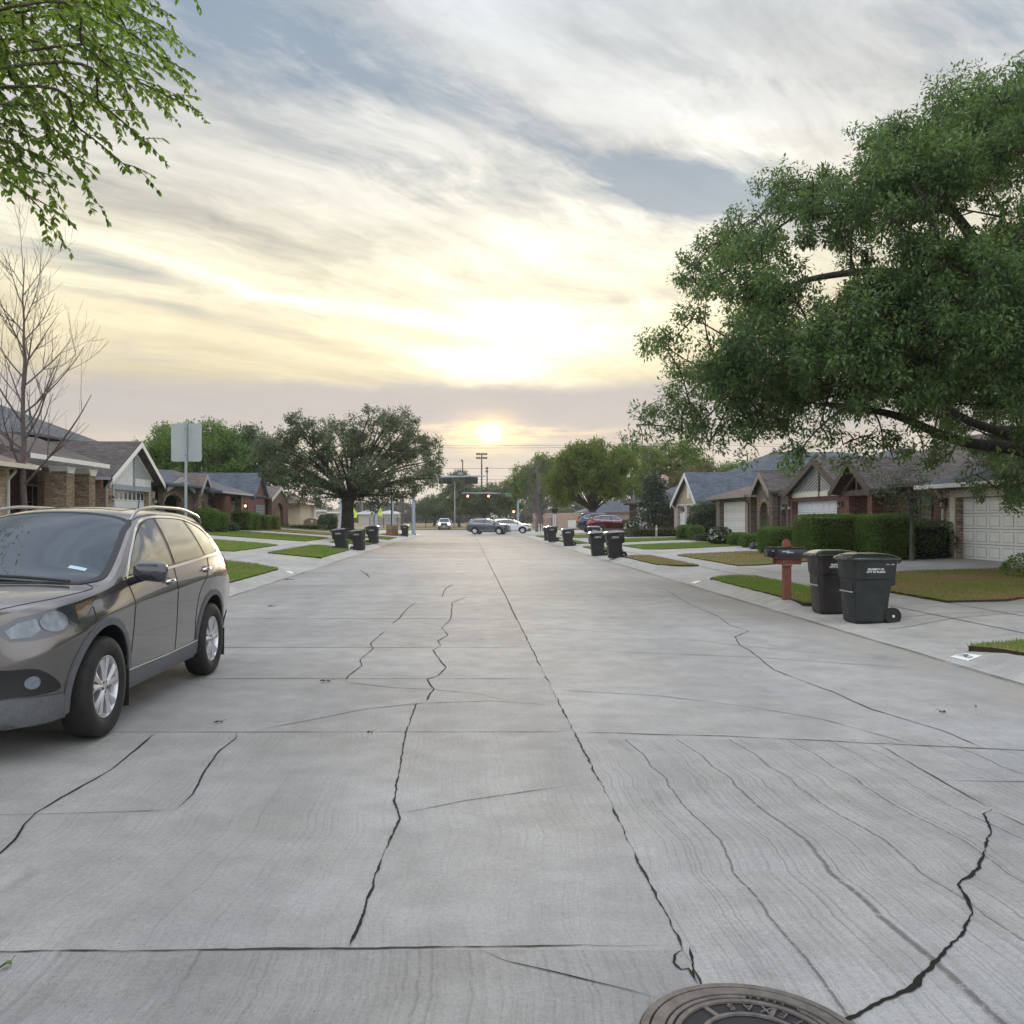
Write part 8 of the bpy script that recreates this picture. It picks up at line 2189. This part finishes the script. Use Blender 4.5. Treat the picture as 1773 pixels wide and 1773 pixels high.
# ------------------------------------------------------------------ other vehicles
def place_suv(u, t, ang, lab, paint_m, name='suv', **kw):
    c = Vector((gx(u, t), t)); a = R(ang); s_ = kw.get('sx', 1.0); f = c + Vector((math.cos(a), math.sin(a))) * 1.36 * s_
    z = road_z(t) if t > 89 else lz(f.x, t)
    return build_suv(name, (f.x, f.y, z + .003), a, lab, paint_m, fine=False, **kw)
place_suv(846, 97.5, -18, 'slate grey SUV turning across the intersection, in front of the white one', paint('slate_grey_paint', (.10, .115, .145)), name='suv', sx=1.03, sz=1.02)
place_suv(885, 106, -8, 'white SUV following behind the grey one in the intersection', paint('white_car_paint', (.66, .70, .74), .05, .3, .0), name='suv', rails=False, sx=1.03)
place_suv(1060, 80.5, 0, 'dark red SUV parked on the far right driveway', paint('dark_red_paint', (.12, .010, .020)), name='suv', rails=False)
place_suv(1043, 84.5, 0, 'navy blue large SUV parked behind the dark red one', paint('navy_paint', (.025, .04, .09)), name='suv', sx=1.06, sy=1.05, sz=1.13)
def pickup(u, t, lab):
    x = gx(u, t); r = thing('pickup_truck', (x, t, road_z(t)), lab, 'truck', None, 0); pm = paint('white_truck_paint', (.62, .64, .66), .05, .3, .0)
    w = 1.0
    b = MB(); b.prism([(-w, 0, .55), (-w, 0, 1.12), (-w, .25, 1.22), (-w, 1.5, 1.28), (-w, 1.55, 1.28), (-w, 5.6, 1.28), (-w, 5.6, .5), (-w, 0, .45)], (2 * w, 0, 0)); b.build('body', pm, r, local=True, bevel=.06)
    c = MB(); c.prism([(-.93, 1.45, 1.26), (-.80, 2.25, 1.90), (.80, 2.25, 1.90), (.93, 1.45, 1.26)], (0, 0, 0)) if False else None
    c = MB(); loft(c, [[(-.93, 1.35, 1.27), (.93, 1.35, 1.27), (.93, 3.6, 1.27), (-.93, 3.6, 1.27)], [(-.78, 2.15, 1.88), (.78, 2.15, 1.88), (.78, 3.45, 1.88), (-.78, 3.45, 1.88)], [(-.66, 2.35, 1.94), (.66, 2.35, 1.94), (.66, 3.3, 1.94), (-.66, 3.3, 1.94)]]); c.build('cab', pm, r, local=True, smooth=True, angle=30)
    g = MB(); g.add([(-.82, 1.40, 1.315), (.82, 1.40, 1.315), (.70, 2.07, 1.845), (-.70, 2.07, 1.845)], [(0, 1, 2, 3)]); q = g.build('windshield', M_GLASS, r, local=True)
    for s_ in (1, -1):
        g = MB(); g.add([(s_ * .928, 1.75, 1.33), (s_ * .928, 3.45, 1.33), (s_ * .80, 3.35, 1.84), (s_ * .80, 2.30, 1.84)], [(0, 1, 2, 3)]); g.build('side_window', M_GLASS2, r, local=True)
        m_ = MB(); m_.box(s_ * 1.03, s_ * 1.26, 1.55, 1.68, 1.28, 1.52); m_.build('side_mirror', pm, r, local=True, bevel=.03)
        l = MB(); l.box(s_ * .62, s_ * .98, -.03, .04, .90, 1.10); l.build('headlight', M_LAMPON, r, local=True, bevel=.02)
    g = MB(); g.box(-.60, .60, -.04, .03, .72, 1.10); g.build('grille', M_BLACK, r, local=True, bevel=.02); g = MB(); g.box(-1.0, 1.0, -.12, .1, .45, .66); g.build('bumper', M_PLAST, r, local=True, bevel=.04)
    g = MB(); g.box(-.16, .16, -.135, -.122, .54, .68); g.build('licence_plate', P_WHITE, r, local=True)
    for y in (.95, 4.6):
        for s_ in (1, -1):
            wq = wheel('wheel', r, 0, 0, 1, rr=.40, width=.26, fine=False); 
            for o in [wq] + list(wq.children): o.data.transform(Matrix.Translation((s_ * .85, y, 0)) @ Matrix.Rotation(R(90 if s_ < 0 else -90), 4, 'Z'))
pickup(769, 150, 'white pickup with lit headlights facing the camera across the arterial')
# car waiting on the arterial, left of the oak
place_suv(548, 108, 0, 'pale car passing behind the entry wall at far left', paint('silver_paint', (.5, .52, .55), .1), name='suv', rails=False, sz=.86)
# ------------------------------------------------------------------ evening haze
hz_ = MB(); hz_.box(-900, 900, -60, 900, -1.9, 60)
hm = bpy.data.materials.new('evening_haze'); hm.use_nodes = True
hn = hm.node_tree; hn.nodes.clear(); ho_ = hn.nodes.new('ShaderNodeOutputMaterial'); hv = hn.nodes.new('ShaderNodeVolumePrincipled')
hv.inputs['Color'].default_value = (.86, .90, .97, 1); hv.inputs['Density'].default_value = .00032; hv.inputs['Anisotropy'].default_value = .55
hn.links.new(hv.outputs[0], ho_.inputs['Volume'])
hb = hz_.build('haze', hm); prop(hb, kind='stuff')
